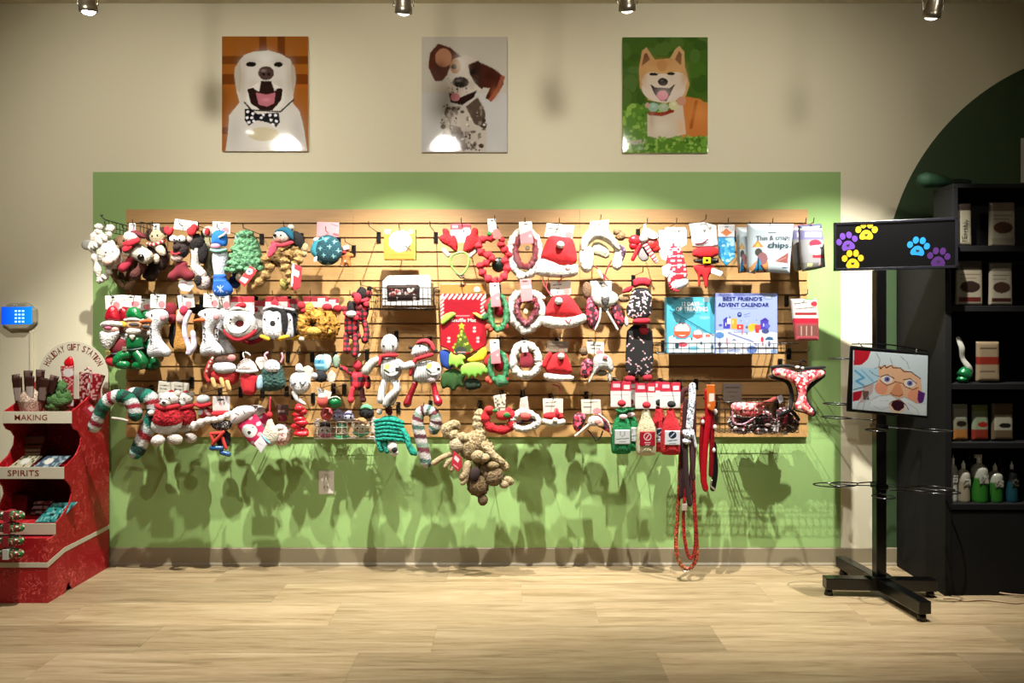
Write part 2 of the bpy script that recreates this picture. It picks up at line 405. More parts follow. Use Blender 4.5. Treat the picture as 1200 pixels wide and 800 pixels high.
n2 = nd(nt, 'ShaderNodeTexNoise'); n2.inputs['Scale'].default_value = 9; n2.inputs['Detail'].default_value = 5; n2.inputs['Distortion'].default_value = .4; L.new(ad.outputs[0], n2.inputs['Vector'])
mx = nd(nt, 'ShaderNodeMath', operation='MULTIPLY_ADD'); mx.inputs[1].default_value = .35; L.new(n2.outputs['Fac'], mx.inputs[0]); L.new(n1.outputs['Fac'], mx.inputs[2])
rmp = nd(nt, 'ShaderNodeValToRGB'); e = rmp.color_ramp.elements; e[0].position = .44; e[0].color = (*lin('#6c5b40'), 1); e[1].position = .88; e[1].color = (*lin('#a08f70'), 1)
q = e.new(.62); q.color = (*lin('#8b7859'), 1)
L.new(mx.outputs[0], rmp.inputs[0])
sp = nd(nt, 'ShaderNodeSeparateColor'); L.new(at.outputs['Color'], sp.inputs[0])
mr = nd(nt, 'ShaderNodeMapRange'); mr.inputs['To Min'].default_value = .8; mr.inputs['To Max'].default_value = 1.12; L.new(sp.outputs[1], mr.inputs['Value'])
vm = nd(nt, 'ShaderNodeVectorMath', operation='SCALE'); L.new(rmp.outputs[0], vm.inputs[0]); L.new(mr.outputs[0], vm.inputs['Scale'])
L.new(vm.outputs[0], bs.inputs['Base Color']); bs.inputs['Roughness'].default_value = .42; bs.inputs['Specular IOR Level'].default_value = .35
bump(nt, bs, n2.outputs['Fac'], .15, .002)
vs, fs, cs = [], [], []
rows = [(3.95-.265*i) for i in range(-1, 16)]; jo = {0: -.33, 1: -1.117, 2: -.788, 3: -.318, 4: -.6}
for i, d1 in enumerate(rows[1:]):
    d0 = d1-.265 if i else d1-.262
    y1 = -(D-d1); y0 = y1-.265
    if i == 0: y1 = .1
    off = jo.get(i, (i*.47) % 1.163-.6); x = off-1.163*5
    while x < WL[1]:
        xa, xb = max(x, WL[0]), min(x+1.163, WL[1])
        if xb > xa:
            b_ = len(vs); e_ = .0009; c = (random.random(), random.random(), random.random())
            for (xx, yy, zz) in ((xa, y0, -.001), (xb, y0, -.001), (xb, y1, -.001), (xa, y1, -.001), (xa+e_, y0+e_, 0), (xb-e_, y0+e_, 0), (xb-e_, y1-e_, 0), (xa+e_, y1-e_, 0)): vs.append((xx, yy, zz)); cs.append((*c, 1))
            fs += [(b_+4, b_+5, b_+6, b_+7)]+[(b_+j, b_+(j+1) % 4, b_+4+(j+1) % 4, b_+4+j) for j in range(4)]
        x += 1.163
b_ = len(vs); yb = -7.0
for q_ in ((WL[0], yb, -.03), (WL[1], yb, -.03), (WL[1], .1, -.03), (WL[0], .1, -.03)): vs.append(q_); cs.append((.5, .5, .5, 1))
fs.append((b_+3, b_+2, b_+1, b_))
me = bpy.data.meshes.new('floor'); me.from_pydata(vs, [], fs); at_ = me.color_attributes.new('rnd', 'FLOAT_COLOR', 'POINT'); at_.data.foreach_set('color', np.array(cs).ravel())
me.materials.append(m); fo = bpy.data.objects.new('floor', me); C.objects.link(fo); fo['kind'] = 'structure'

# ------------------------------------------------------------------ slat board: three sheets with routed grooves
def slatmat(key, col):
    m, nt, b = newmat(key); L = nt.links; m.diffuse_color = (*lin(col), 1)
    tc = nd(nt, 'ShaderNodeTexCoord'); mp = nd(nt, 'ShaderNodeMapping'); mp.inputs['Scale'].default_value = (6, 1, 90); L.new(tc.outputs['Object'], mp.inputs[0])
    n = nd(nt, 'ShaderNodeTexNoise'); n.inputs['Scale'].default_value = 1.2; n.inputs['Detail'].default_value = 4; L.new(mp.outputs[0], n.inputs['Vector'])
    r = nd(nt, 'ShaderNodeValToRGB'); e = r.color_ramp.elements; c = lin(col); e[0].position = .3; e[0].color = (c[0]*.85, c[1]*.83, c[2]*.8, 1); e[1].position = .7; e[1].color = (*c, 1)
    L.new(n.outputs['Fac'], r.inputs[0]); L.new(r.outputs[0], b.inputs['Base Color']); b.inputs['Roughness'].default_value = .45; return m
m_slat = slatmat('maple_laminate', '#b38c58'); ztop = P(0, 246, 0).z; zbot = P(0, 511, 0).z
z = P(0, 262.5, 0).z
grooves = []
while z > zbot+.02: grooves.append(z); z -= .0762
g_ = 0
for i, (x0, x1) in enumerate(((150, 415), (415, 679), (679, 945))):
    X0 = P(x0, 0, 0).x+.0004; X1 = P(x1, 0, 0).x-.0004; xc = (X0+X1)/2; zc = zbot
    # section profile (y,z) T-slots
    pr = [(-.003, 0), (-.021, 0)]
    for gz in grooves[::-1]:
        q = gz-zc
        pr += [(-.021, q-.004), (-.014, q-.004), (-.014, q-.011), (-.007, q-.011), (-.007, q+.012), (-.014, q+.012), (-.014, q+.005), (-.021, q+.005)]
    pr += [(-.021, ztop-zc), (-.003, ztop-zc)]; n = len(pr)
    g = Geo(); v = [(x, y, z_) for x in (X0-xc, X1-xc) for y, z_ in pr]; fs = [(k_, (k_+1) % n, n+(k_+1) % n, n+k_) for k_ in range(n)]
    fs += [tuple(range(n))[::-1], tuple(range(n, 2*n))]; g.add(v, fs)
    o = g.build('slatwall_panel', m_slat, None, False); o.location = (xc, 0, zc)
    tag(o, ['maple slatted display board sheet at the left end, behind the plush toys', 'middle sheet of the maple slatted display board, behind the orange box and basket', 'maple slatted display board sheet at the right end, behind the calendar boxes'][i], 'display board', 'maple slatted display board sheets')

# ------------------------------------------------------------------ wall outlet, alarm keypad
t = Toy('wall_outlet', 'white wall outlet cover on the green wall below the display board', 'outlet', 382.5, 565, .0)
t.pl('cover_plate', [(373, 551), (392, 551), (392, 579), (373, 579)], .9, M('#e9e6da', 'plain'), dp=.3, R=1.5, sm=0, st=.9)
t.pl('receptacle', [(379, 555), (386, 555), (386, 575), (379, 575)], .7, M('#dcd8ca', 'plain'), dp=1.1, R=1, sm=1, st=.6)
g = Geo()
for dy in (-5, 5):
    for dx in (-1.6, 1.6): g_box(g, t.L((382.5+dx-.3, 565+dy+1.5, 2.0)), t.L((382.5+dx+.3, 565+dy-1.5, 1.7)))
g.build('slots', M('#3a3630', 'plain'), t.e, False)
t = Toy('alarm_keypad', 'grey alarm panel with a glowing blue touch screen on the cream wall', 'alarm panel', 26, 388, .0)
t.pl('housing', [(4, 355.5), (45.5, 354), (46, 386), (5, 387)], 4.5, M('#b9b49c', 'plain'), dp=3, R=1.6, sm=1, st=1.2, back=.6)
m, nt, b = newmat('keypad_screen_glow'); m.diffuse_color = (.05, .3, 1, 1)
tcx = nd(nt, 'ShaderNodeTexCoord'); sx = nd(nt, 'ShaderNodeSeparateXYZ'); nt.links.new(tcx.outputs['Object'], sx.inputs[0])
mrr = nd(nt, 'ShaderNodeMapRange'); mrr.inputs['From Min'].default_value = -.09; mrr.inputs['From Max'].default_value = .075; nt.links.new(sx.outputs[0], mrr.inputs['Value'])
rr = nd(nt, 'ShaderNodeValToRGB'); rr.color_ramp.elements[0].color = (.0, .05, .7, 1); rr.color_ramp.elements[1].color = (.0, .22, .8, 1); nt.links.new(mrr.outputs[0], rr.inputs[0])
nt.links.new(rr.outputs[0], b.inputs['Emission Color']); b.inputs['Emission Strength'].default_value = 1.; b.inputs['Base Color'].default_value = (0, .02, .1, 1)
s_ = t.pl('screen', [(6.5, 359.5), (43, 359), (43, 380), (6.5, 380.5)], .8, m, dp=7.2, R=.8, sm=0, st=1)
g = Geo()
for r_ in range(4):
    for c_ in range(3): g_box(g, t.L((24+c_*4.2-1.2, 364.5+r_*4.1+.9, 8.3)), t.L((24+c_*4.2+1.2, 364.5+r_*4.1-.9, 8.0)))
m, nt, b = newmat('keypad_digits_glow'); b.inputs['Emission Color'].default_value = (.25, .75, 1, 1); b.inputs['Emission Strength'].default_value = 1.2
g.build('keys', m, s_, False)
t.bl('camera_dot', [(21.5, 357.4, 7.3, .9, .9, .5), (24.5, 357.4, 7.3, .9, .9, .5)], M('#ffffff', 'gloss'), seg=8)
t = Toy('cable_conduit', 'cream cable conduit running down the wall from the alarm panel', 'conduit', 38, 388, 0)
t.bx('channel', 36.2, 387.5, 39.8, 640, 0.1, 3, m_beige, bev=.6)

# ------------------------------------------------------------------ track lamps
STEEL = M('#8f8878', 'metal')
def lamp(px, py, p, label, aim, power, size=70, z=None, blend=.7, X=None, glow=6, body=True, col=(1, .86, .66), rad=.018):
    loc = P(px, py, p) if X is None else Vector((X, -p, z))
    aim = Vector(aim); dv = (aim-loc).normalized()
    e = tag(empty('track_lamp', loc), label, 'lamp', 'track lamps on the ceiling')
    R_ = dv.to_track_quat('-Z', 'Y').to_matrix()
    def tr(q): return tuple(R_ @ Vector(q))
    g = Geo(); seg = 20; vs = []; fs = []
    prof = [(.012, .085), (.026, .08), (.030, .06), (.030, .0), (.034, -.004), (.036, -.028), (.033, -.030), (.031, -.012), (.026, -.006)]
    for r_, z_ in prof:
        for j in range(seg): a = 2*math.pi*j/seg; vs.append(tr((r_*math.cos(a), r_*math.sin(a), z_)))
    for i in range(len(prof)-1):
        for j in range(seg): fs.append((i*seg+j, i*seg+(j+1) % seg, (i+1)*seg+(j+1) % seg, (i+1)*seg+j))
    fs.append(tuple(range(seg))); g.add(vs, fs); g.build('lamp_head', STEEL, e)
    m, nt, b = newmat('bulb_glow'); b.inputs['Emission Color'].default_value = (*col, 1); b.inputs['Emission Strength'].default_value = glow
    g = Geo(); g_sphere(g, (0, 0, 0), (.027, .027, .016), 14, 8); g.v[0] = np.array([tr((q[0], q[1], q[2]-.022)) for q in g.v[0]]); g.build('bulb', m, e)
    g = Geo(); top = CEIL-loc.z-.03
    for s in (-1, 1): g_tube(g, [(s*.04, 0, 0), (s*.042, 0, .05), (s*.03, 0, .095), (0, 0, .105)], .0035, 6, 12)
    g.build('yoke', STEEL, e)
    g = Geo(); g_tube(g, [(0, 0, .1), (0, 0, top)], .006, 8); g.build('stem', STEEL, e)
    l = bpy.data.lights.new('lamp_beam', 'SPOT'); l.energy = power; l.color = col; l.spot_size = math.radians(size); l.spot_blend = blend; l.shadow_soft_size = rad
    lo = bpy.data.objects.new('lamp_beam', l); C.objects.link(lo); lo.parent = e; lo.location = dv*.045; lo.rotation_euler = dv.to_track_quat('-Z', 'Y').to_euler()
    return e
def track(y, label):
    g = Geo(); g_box(g, (-3.6, y-.018, CEIL-.03), (3.6, y+.018, CEIL-.001), .003); o = g.build('lighting_track', M('#c9c2ae', 'plain'), None, False)
    tag(o, label, 'lighting track')
# ------------------------------------------------------------------ portraits
def tf(ops, ox, oy, s):
    r = []
    for o in ops:
        if o[0] == 'j': r.append(o)
        elif o[0] == 's': r.append(('s', ox+o[1]/s, oy+o[2]/s, o[3]/s, o[4]/s, o[5], o[6]))
        elif o[0] == 'e': r.append(('e', ox+o[1]/s, oy+o[2]/s, o[3]/s, o[4]/s, o[5]))
        elif o[0] == 'p': r.append(('p', [(ox+x/s, oy+y/s) for x, y in o[1]], o[2]))
        elif o[0] == 'l': r.append(('l', [(ox+x/s, oy+y/s) for x, y in o[1]], o[2]/s, o[3]))
        elif o[0] == 'r': r.append(('r', ox+o[1]/s, oy+o[2]/s, ox+o[3]/s, oy+o[4]/s, o[5]))
        elif o[0] == 'n': r.append(('n', o[1]/s, *o[2:]))
    return r
def nin(x0, y0, x1, y1, n, r0, r1, col, seed):
    rg = random.Random(seed); return [('e', rg.uniform(x0, x1), rg.uniform(y0, y1), rg.uniform(r0, r1), rg.uniform(r0, r1), rg.choice(col) if isinstance(col, (list, tuple)) else col) for _ in range(n)]
def portrait(label, x0, y0, x1, y1, base, ops):
    t = Toy('dog_portrait', label, 'picture', (x0+x1)/2, (y0+y1)/2, .001, 'unframed dog portraits high on the wall')
    t.bx('canvas_block', x0, y0, x1, y1, .3, 3.2, M('#d8d2c0', 'plain'), bev=.15)
    t.pl('picture', [(x0, y0), (x1, y0), (x1, y1), (x0, y1)], .2, M('Col', 'photo'), dp=3.5, sm=0, st=.6, base=base, ops=ops)
dogA = [('r', 0, 185, 700, 232, '#6e3a10'), ('r', 0, 290, 700, 350, '#70380e'), ('r', 275, 0, 318, 185, '#713a10'), ('r', 382, 0, 425, 185, '#6c360e'), ('r', 0, 600, 120, 640, '#70380e'), ('r', 0, 352, 700, 372, '#a35a1c'),
  ('p', [(150, 225), (185, 180), (240, 160), (330, 152), (400, 172), (455, 205), (482, 260), (490, 320), (475, 400), (470, 455), (512, 510), (535, 600), (556, 740), (78, 740), (92, 640), (100, 530), (160, 455), (140, 380), (133, 300)], '#d3d0c8'),
  ('p', [(133, 250), (165, 215), (170, 300), (165, 400), (140, 380), (130, 300)], '#b9b0a0'), ('p', [(482, 250), (460, 220), (462, 320), (470, 400), (490, 320)], '#b3a896'),
  ('e', 310, 430, 110, 95, '#dedad2'), ('e', 228, 233, 30, 15, '#17110f'), ('e', 387, 234, 27, 15, '#17110f'),
  ('p', [(205, 378), (240, 370), (275, 395), (285, 330), (345, 330), (365, 390), (385, 372), (412, 376), (405, 440), (355, 500), (290, 506), (225, 460)], '#24100e'), ('p', [(255, 398), (315, 410), (370, 398), (362, 462), (320, 480), (272, 468)], '#b56b78'),
  ('e', 315, 285, 46, 40, '#4a3632'), ('e', 300, 290, 9, 10, '#160d0c'), ('e', 332, 290, 9, 10, '#160d0c'), ('l', [(190, 455), (230, 500), (400, 510), (475, 440)], 9, '#38342e'),
  ('e', 300, 640, 90, 40, '#cabf9f'), ('p', [(192, 495), (225, 490), (268, 525), (318, 518), (390, 515), (396, 570), (375, 600), (330, 575), (290, 565), (262, 560), (215, 592), (190, 560)], '#0e0f16')]
dogA += [('e', x, y, 9, 8, '#e8e8ee') for x, y in ((208, 510), (238, 520), (205, 545), (232, 545), (215, 572), (245, 565), (288, 545), (338, 530), (370, 530), (345, 558), (375, 565), (355, 585), (300, 528))]
dogB = [('r', 0, 400, 700, 800, '#c6c6c4'), ('p', [(112, 250), (120, 170), (168, 112), (240, 135), (300, 185), (245, 270), (192, 330), (150, 332)], '#53261a'), ('e', 200, 195, 48, 55, '#b88262'),
  ('p', [(215, 470), (300, 490), (400, 415), (440, 500), (455, 620), (450, 742), (185, 742), (172, 650), (200, 560)], '#c4bcb0'),
  ('p', [(220, 300), (255, 205), (330, 178), (400, 205), (430, 300), (420, 380), (340, 445), (270, 470), (228, 400)], '#d0c7bb'),
  ('p', [(345, 235), (400, 212), (440, 240), (440, 330), (425, 380), (385, 345), (352, 290)], '#3c211a'),
  ('p', [(425, 225), (500, 262), (545, 300), (552, 350), (510, 410), (480, 448), (445, 432), (470, 372), (428, 368)], '#481f17'), ('l', [(545, 310), (520, 380), (475, 440)], 24, '#93523c'),
  ('e', 270, 245, 32, 42, '#a87c52'), ('e', 262, 247, 17, 15, '#140e0c'), ('e', 372, 276, 17, 16, '#0d0908'), ('e', 300, 338, 48, 32, '#181210'),
  ('p', [(232, 395), (290, 430), (395, 385), (380, 425), (310, 472), (240, 455)], '#24110f'), ('e', 268, 425, 28, 24, '#c27c84'), ('p', [(330, 480), (400, 425), (445, 510), (440, 610), (380, 580)], '#55473c'), ('p', [(225, 580), (300, 600), (330, 680), (300, 740), (270, 660)], '#6a5c50')]
dogB += nin(190, 480, 440, 735, 46, 6, 18, ['#3f342c', '#5c4f44', '#8b7f72'], 3)+nin(225, 290, 400, 400, 22, 3, 6, ['#4a3c34'], 5)
dogC = [('r', 0, 460, 700, 760, '#55802a')]+nin(60, 460, 570, 750, 120, 6, 20, ['#6d9a38', '#3f6a1c', '#8ab04c'], 4)+nin(60, 70, 570, 440, 40, 20, 55, ['#35561a', '#41661f', '#4b6a2a'], 8)+[
  ('p', [(440, 420), (520, 435), (568, 465), (568, 650), (420, 660), (370, 560)], '#c07638'), ('l', [(500, 450), (470, 600)], 18, '#9c5320'), ('p', [(215, 520), (300, 530), (420, 455), (440, 640), (300, 672), (215, 650)], '#cdbfaa'),
  ('p', [(165, 260), (185, 152), (210, 133), (262, 212)], '#c29a68'), ('p', [(180, 250), (196, 175), (212, 165), (240, 225)], '#6c4a34'), ('p', [(345, 200), (378, 145), (402, 125), (430, 160), (434, 260)], '#c39c6a'), ('p', [(375, 205), (400, 155), (415, 175), (412, 240)], '#765038'),
  ('p', [(165, 255), (230, 208), (340, 200), (436, 250), (462, 350), (435, 430), (320, 462), (220, 442), (172, 370)], '#c99c66'), ('e', 310, 372, 128, 84, '#d6c8b8'), ('e', 245, 330, 62, 52, '#d3c3b0'), ('e', 385, 330, 62, 52, '#d3c3b0'), ('e', 300, 240, 30, 35, '#b98a54'),
  ('e', 252, 291, 26, 9, '#1b1410'), ('e', 352, 288, 23, 9, '#1b1410'), ('e', 305, 336, 29, 23, '#15100e'), ('p', [(230, 350), (265, 368), (345, 372), (378, 345), (352, 402), (326, 450), (288, 446), (252, 400)], '#26120f'), ('e', 303, 415, 34, 30, '#d37c94'),
  ('l', [(228, 520), (300, 525), (360, 505)], 22, '#8b2b1a'), ('e', 250, 483, 30, 27, '#93b59f'), ('e', 308, 486, 31, 25, '#a3b392'), ('e', 368, 472, 29, 27, '#cac796'), ('e', 413, 448, 28, 27, '#c38e76'), ('e', 215, 472, 14, 16, '#c49a8a'), ('l', [(80, 700), (200, 680)], 26, '#a9a493')]+nin(60, 650, 570, 750, 90, 5, 12, ['#6d9a38', '#8ab04c', '#4d7a22'], 14)
dogA = [('j', .28)]+dogA[:9]+[('s', 175, 330, 30, 130, .6, '#a89a86'), ('s', 455, 330, 28, 130, .6, '#a89a86'), ('s', 230, 215, 60, 25, .5, '#b9afa0'), ('s', 390, 215, 60, 25, .5, '#b9afa0'), ('s', 310, 200, 60, 50, .5, '#f0eee8'), ('s', 130, 620, 50, 120, .5, '#b4b0aa'), ('s', 500, 640, 50, 130, .5, '#aaa8a4'), ('s', 310, 700, 120, 60, .5, '#ece8de'), ('s', 235, 350, 40, 40, .6, '#bfb3a4'), ('s', 390, 350, 40, 40, .6, '#bfb3a4')]+dogA[9:]+[('s', 300, 270, 16, 9, .8, '#9a8680'), ('s', 315, 440, 30, 12, .6, '#d8909c')]
dogB = [('j', .4)]+dogB+[('s', 300, 230, 40, 60, .6, '#e8e2da'), ('s', 180, 260, 40, 50, .6, '#35130c'), ('s', 390, 260, 30, 40, .6, '#1f0e0a'), ('s', 470, 300, 40, 30, .6, '#2a100b'), ('s', 500, 400, 25, 40, .6, '#a8603c'), ('s', 260, 560, 40, 60, .6, '#e6e0d8'), ('s', 330, 660, 50, 60, .5, '#8a8078'), ('s', 290, 328, 16, 8, .8, '#7c7470'), ('s', 240, 330, 20, 30, .6, '#e4dcd2'), ('s', 360, 350, 30, 30, .5, '#a09488')]+nin(190, 470, 440, 735, 60, 3, 9, ['#2f261f', '#e0d8ce', '#6a5c50'], 13)
dogC = [('j', .25)]+dogC[:-90]+[('s', 300, 225, 100, 30, .6, '#b8824c'), ('s', 190, 300, 25, 60, .6, '#b88a58'), ('s', 430, 310, 25, 60, .6, '#b88a58'), ('s', 310, 400, 60, 50, .3, '#eee4da'), ('s', 520, 520, 60, 60, .6, '#d8924c'), ('s', 410, 600, 30, 60, .6, '#d8a878'), ('s', 300, 600, 60, 50, .5, '#e4dac8'), ('s', 240, 560, 20, 60, .5, '#a8957c'), ('s', 300, 328, 10, 6, .8, '#6a605c'), ('s', 250, 475, 12, 10, .6, '#c8e0d0'), ('s', 308, 478, 12, 10, .6, '#c8d8b8'), ('s', 368, 464, 12, 10, .6, '#ecead0')]+dogC[-90:]
portrait('portrait of a laughing white dog wearing a spotted bow tie', 261.5, 44, 362, 178, '#9a5a1c', tf(dogA, 250, 30, 5))
portrait('portrait of a spotted brown and white puppy with flying ears', 494.5, 44.5, 594.5, 179, '#c4bfb2', tf(dogB, 480, 30, 5))
portrait('portrait of a red dog with beaded collar lying on grass', 729, 45, 828.5, 180, '#3d5f1c', tf(dogC, 715, 30, 5))

# ------------------------------------------------------------------ red cardboard gift kiosk on the left
def redprint():
    m, nt, b = newmat('red_printed_cardboard'); L = nt.links; m.diffuse_color = (*lin('#a80f1c'), 1)
    tc = nd(nt, 'ShaderNodeTexCoord'); fac = []
    for sc_, w_ in ((11, .012), (24, .02)):
        n = nd(nt, 'ShaderNodeTexNoise'); n.inputs['Scale'].default_value = sc_; n.inputs['Detail'].default_value = 1.5; n.inputs['Distortion'].default_value = 1.6; L.new(tc.outputs['Object'], n.inputs['Vector'])
        a = nd(nt, 'ShaderNodeMath', operation='SUBTRACT'); L.new(n.outputs['Fac'], a.inputs[0]); a.inputs[1].default_value = .53
        a2 = nd(nt, 'ShaderNodeMath', operation='ABSOLUTE'); L.new(a.outputs[0], a2.inputs[0]); a3 = nd(nt, 'ShaderNodeMath', operation='LESS_THAN'); L.new(a2.outputs[0], a3.inputs[0]); a3.inputs[1].default_value = w_; fac.append(a3.outputs[0])
    n = nd(nt, 'ShaderNodeTexNoise'); n.inputs['Scale'].default_value = 8; L.new(tc.outputs['Object'], n.inputs['Vector'])
    g1 = nd(nt, 'ShaderNodeMath', operation='GREATER_THAN'); L.new(n.outputs['Fac'], g1.inputs[0]); g1.inputs[1].default_value = .53
    mu = nd(nt, 'ShaderNodeMath', operation='MULTIPLY'); L.new(fac[1], mu.inputs[0]); L.new(g1.outputs[0], mu.inputs[1])
    mu0 = nd(nt, 'ShaderNodeMath', operation='SUBTRACT'); mu0.inputs[0].default_value = 1; L.new(g1.outputs[0], mu0.inputs[1])
    mu1 = nd(nt, 'ShaderNodeMath', operation='MULTIPLY'); L.new(fac[0], mu1.inputs[0]); mu1.inputs[1].default_value = .5
    mm = nd(nt, 'ShaderNodeMath', operation='MAXIMUM'); L.new(mu.outputs[0], mm.inputs[0]); L.new(mu1.outputs[0], mm.inputs[1])
    mx = nd(nt, 'ShaderNodeMix', data_type='RGBA'); mx.inputs[6].default_value = (*lin('#980a16'), 1); mx.inputs[7].default_value = (*lin('#d0504e'), 1); L.new(mm.outputs[0], mx.inputs[0])
    L.new(mx.outputs[2], b.inputs['Base Color']); b.inputs['Roughness'].default_value = .45; return m
RED = redprint(); CREAM = M('#e6dfc4', 'paper'); DARKIN = M('#3a1410', 'dull')
KX0, KX1 = -2.475, -2.14
e = tag(empty('gift_kiosk', (-2.3, -.3, 0)), 'red cardboard gift station kiosk with cream shelf strips at the left edge', 'display stand')
def kb(name, lo, hi, mat, bev=.001, par=None, label=None):
    g = Geo(); g_box(g, [lo[i]-(-2.3, -.3, 0)[i] for i in range(3)], [hi[i]-(-2.3, -.3, 0)[i] for i in range(3)], bev); o = g.build(name, mat, par or e, False)
    if label: o['label'] = label
    return o
prof = [(.03, 0), (.03, 1.03), (.09, 1.02), (.14, .975), (.25, .905), (.363, .863), (.363, .80), (.345, .775), (.31, .76), (.285, .73), (.29, .69), (.33, .645), (.40, .61), (.425, .605), (.425, .548), (.40, .53), (.37, .50), (.36, .465), (.385, .42), (.44, .375), (.49, .353), (.49, .30), (.55, .29), (.55, 0), (.42, 0), (.39, .045), (.36, 0)]
for x in (KX0, KX1-.006):
    g = Geo(); v = [(xx+2.3, -p_+.3, z_) for xx in (x, x+.006) for p_, z_ in prof]; n = len(prof)
    g.add(v, [tuple(range(n))[::-1], tuple(range(n, 2*n))]+[(i, (i+1) % n, n+(i+1) % n, n+i) for i in range(n)]); g.build('side_panel', RED, e, False)
kb('back_panel', (KX0+.006, -.036, .0), (KX1-.006, -.03, 1.0), RED)
for (p_, z0, z1, nm) in ((.363, .805, .863, 'MAKING'), (.425, .548, .605, 'SPIRITS'), (.49, .30, .353, None)):
    st_ = kb('shelf_strip', (KX0, -p_-.004, z0), (KX1+.001, -p_, z1), CREAM)
    kb('shelf', (KX0+.006, -p_+.001, z1-.018), (KX1-.006, -.037, z1-.012), RED)
    if nm:
        X, Y, f = text_geo(nm, .028, .158 if nm == 'MAKING' else .15, .004); px = 37 if nm == 'MAKING' else 28
        k = K(p_); g = Geo(); g.add(np.stack([X+(px-600)*k+2.3, np.full(len(X), -p_-.0048+.3), Y+(z0+z1)/2], 1), f); g.build('lettering', M('#a8322a', 'print'), st_, False)
kb('base_front', (KX0+.006, -.55, 0.0), (KX1-.006, -.544, .30), RED); kb('base_top', (KX0+.006, -.545, .285), (KX1-.006, -.04, .292), RED)
kb('front_stripe', (KX0, -.5525, .165), (KX1+.001, -.5505, .188), CREAM)
g = Geo(); v = [(KX1+2.3+.0002+d, -p_+.3, z_) for d in (0, .0015) for p_, z_ in ((.552, .165), (.552, .19), (.42, .22), (.03, .223), (.03, .203), (.42, .197))]; n = 6
g.add(v, [tuple(range(n))[::-1], tuple(range(n, 2*n))]+[(i, (i+1) % n, n+(i+1) % n, n+i) for i in range(n)]); g.build('side_stripe', CREAM, e, False)
# arched header: rounded board, lettering on an arc
hp = .11; hk = K(hp); hc = ((86-600)*hk, H+(385-441)*hk); R_ = 41*hk
pts = [(hc[0]+R_*math.cos(math.pi*i/40), hc[1]+R_*math.sin(math.pi*i/40)) for i in range(41)]+[(hc[0]-R_, .90), (hc[0]+R_, .90)]
n = len(pts); g = Geo(); v = [(x+2.3, y+.3, z) for y in (-hp, -hp+.005) for x, z in pts]
g.add(v, [tuple(range(n))[::-1], tuple(range(n, 2*n))]+[(i, (i+1) % n, n+(i+1) % n, n+i) for i in range(n)]); hd = g.build('header_board', CREAM, e, False)
s = 'HOLIDAY GIFT STATION'; g = Geo(); W = {'I': .45, ' ': .55, 'T': .9, 'L': .85, 'F': .85, 'Y': .95}; ws = [W.get(c, 1) for c in s]; tot = sum(ws); acc = 0
for c, w_ in zip(s, ws):
    u = (acc+w_/2)/tot; acc += w_
    if c == ' ': continue
    a = math.radians(158-136*u); X, Y, f = text_geo(c, .034, .015*w_+.002, .014); r_ = 34.5*hk; b_ = a-math.pi/2
    xx = X*math.cos(b_)-Y*math.sin(b_)+r_*math.cos(a)+hc[0]; zz = X*math.sin(b_)+Y*math.cos(b_)+r_*math.sin(a)+hc[1]
    g.add(np.stack([xx+2.3, np.full(len(X), -hp-.0006+.3), zz], 1), f)
g.build('lettering', M('#8c3328', 'print'), hd, False)
# things on the kiosk
CH = M('#3a2019', 'foil')
t = Toy('cocoa_bag_bucket', 'kraft bucket bouquet of dark brown cocoa packets on the top kiosk shelf', 'gift bucket', 37, 481, .27)
t.tb('bucket', [(37, 480, 0), (37, 476, 0), (37, 469, 0)], [11.5, 12.5, 14], speckle('kraft_dots', ['#8b7462', '#b8a795', '#7a6352'], 260), seg=20)
for i, (x, y0, y1, w_, dp, r_) in enumerate(((27, 441, 471, 9, 7, -5), (41, 440, 470, 8, 9, 0), (52, 442, 470, 9, 6, 9), (33, 434, 462, 8, 0, 0), (46, 433, 460, 8, 0, 3), (58, 439, 462, 8, 0, 16), (22, 438, 460, 7, 0, -10))):
    a = math.radians(r_); q = [(-w_*.7, y0-y1), (w_*.7, y0-y1), (w_*.5, 0), (-w_*.5, 0)]; q = [(x+c*math.cos(a)-d*math.sin(a)*1, y1+c*math.sin(a)+d*math.cos(a)) for c, d in q]
    cx_ = sum(v_[0] for v_ in q)/4; cy_ = sum(v_[1] for v_ in q)/4
    t.pl('packet', q, 2, M('Col', 'print'), dp=dp, R=3, sm=0, st=1, base='#42241c', ops=[('r', cx_-4, cy_-3, cx_+4, cy_+12, ['#b9a49a', '#cbbcb0', '#8a7468'][i % 3])] if i < 3 else [('r', cx_-3, cy_-13, cx_+3, cy_-6, '#7d6358')])
t = Toy('mini_pine_tree', 'small bushy green pine sprig beside the cocoa bucket on the kiosk', 'plant', 68, 481, .24)
t.bl('foliage', [(68, 470, 0, 13, 11, 9), (64, 476, 2, 9, 7, 7), (74, 466, 0, 9, 10, 8), (72, 455, 0, 7, 9, 6), (60, 466, 0, 7, 7, 6)], U('#4c7a3a'), fz=.28, seg=18)
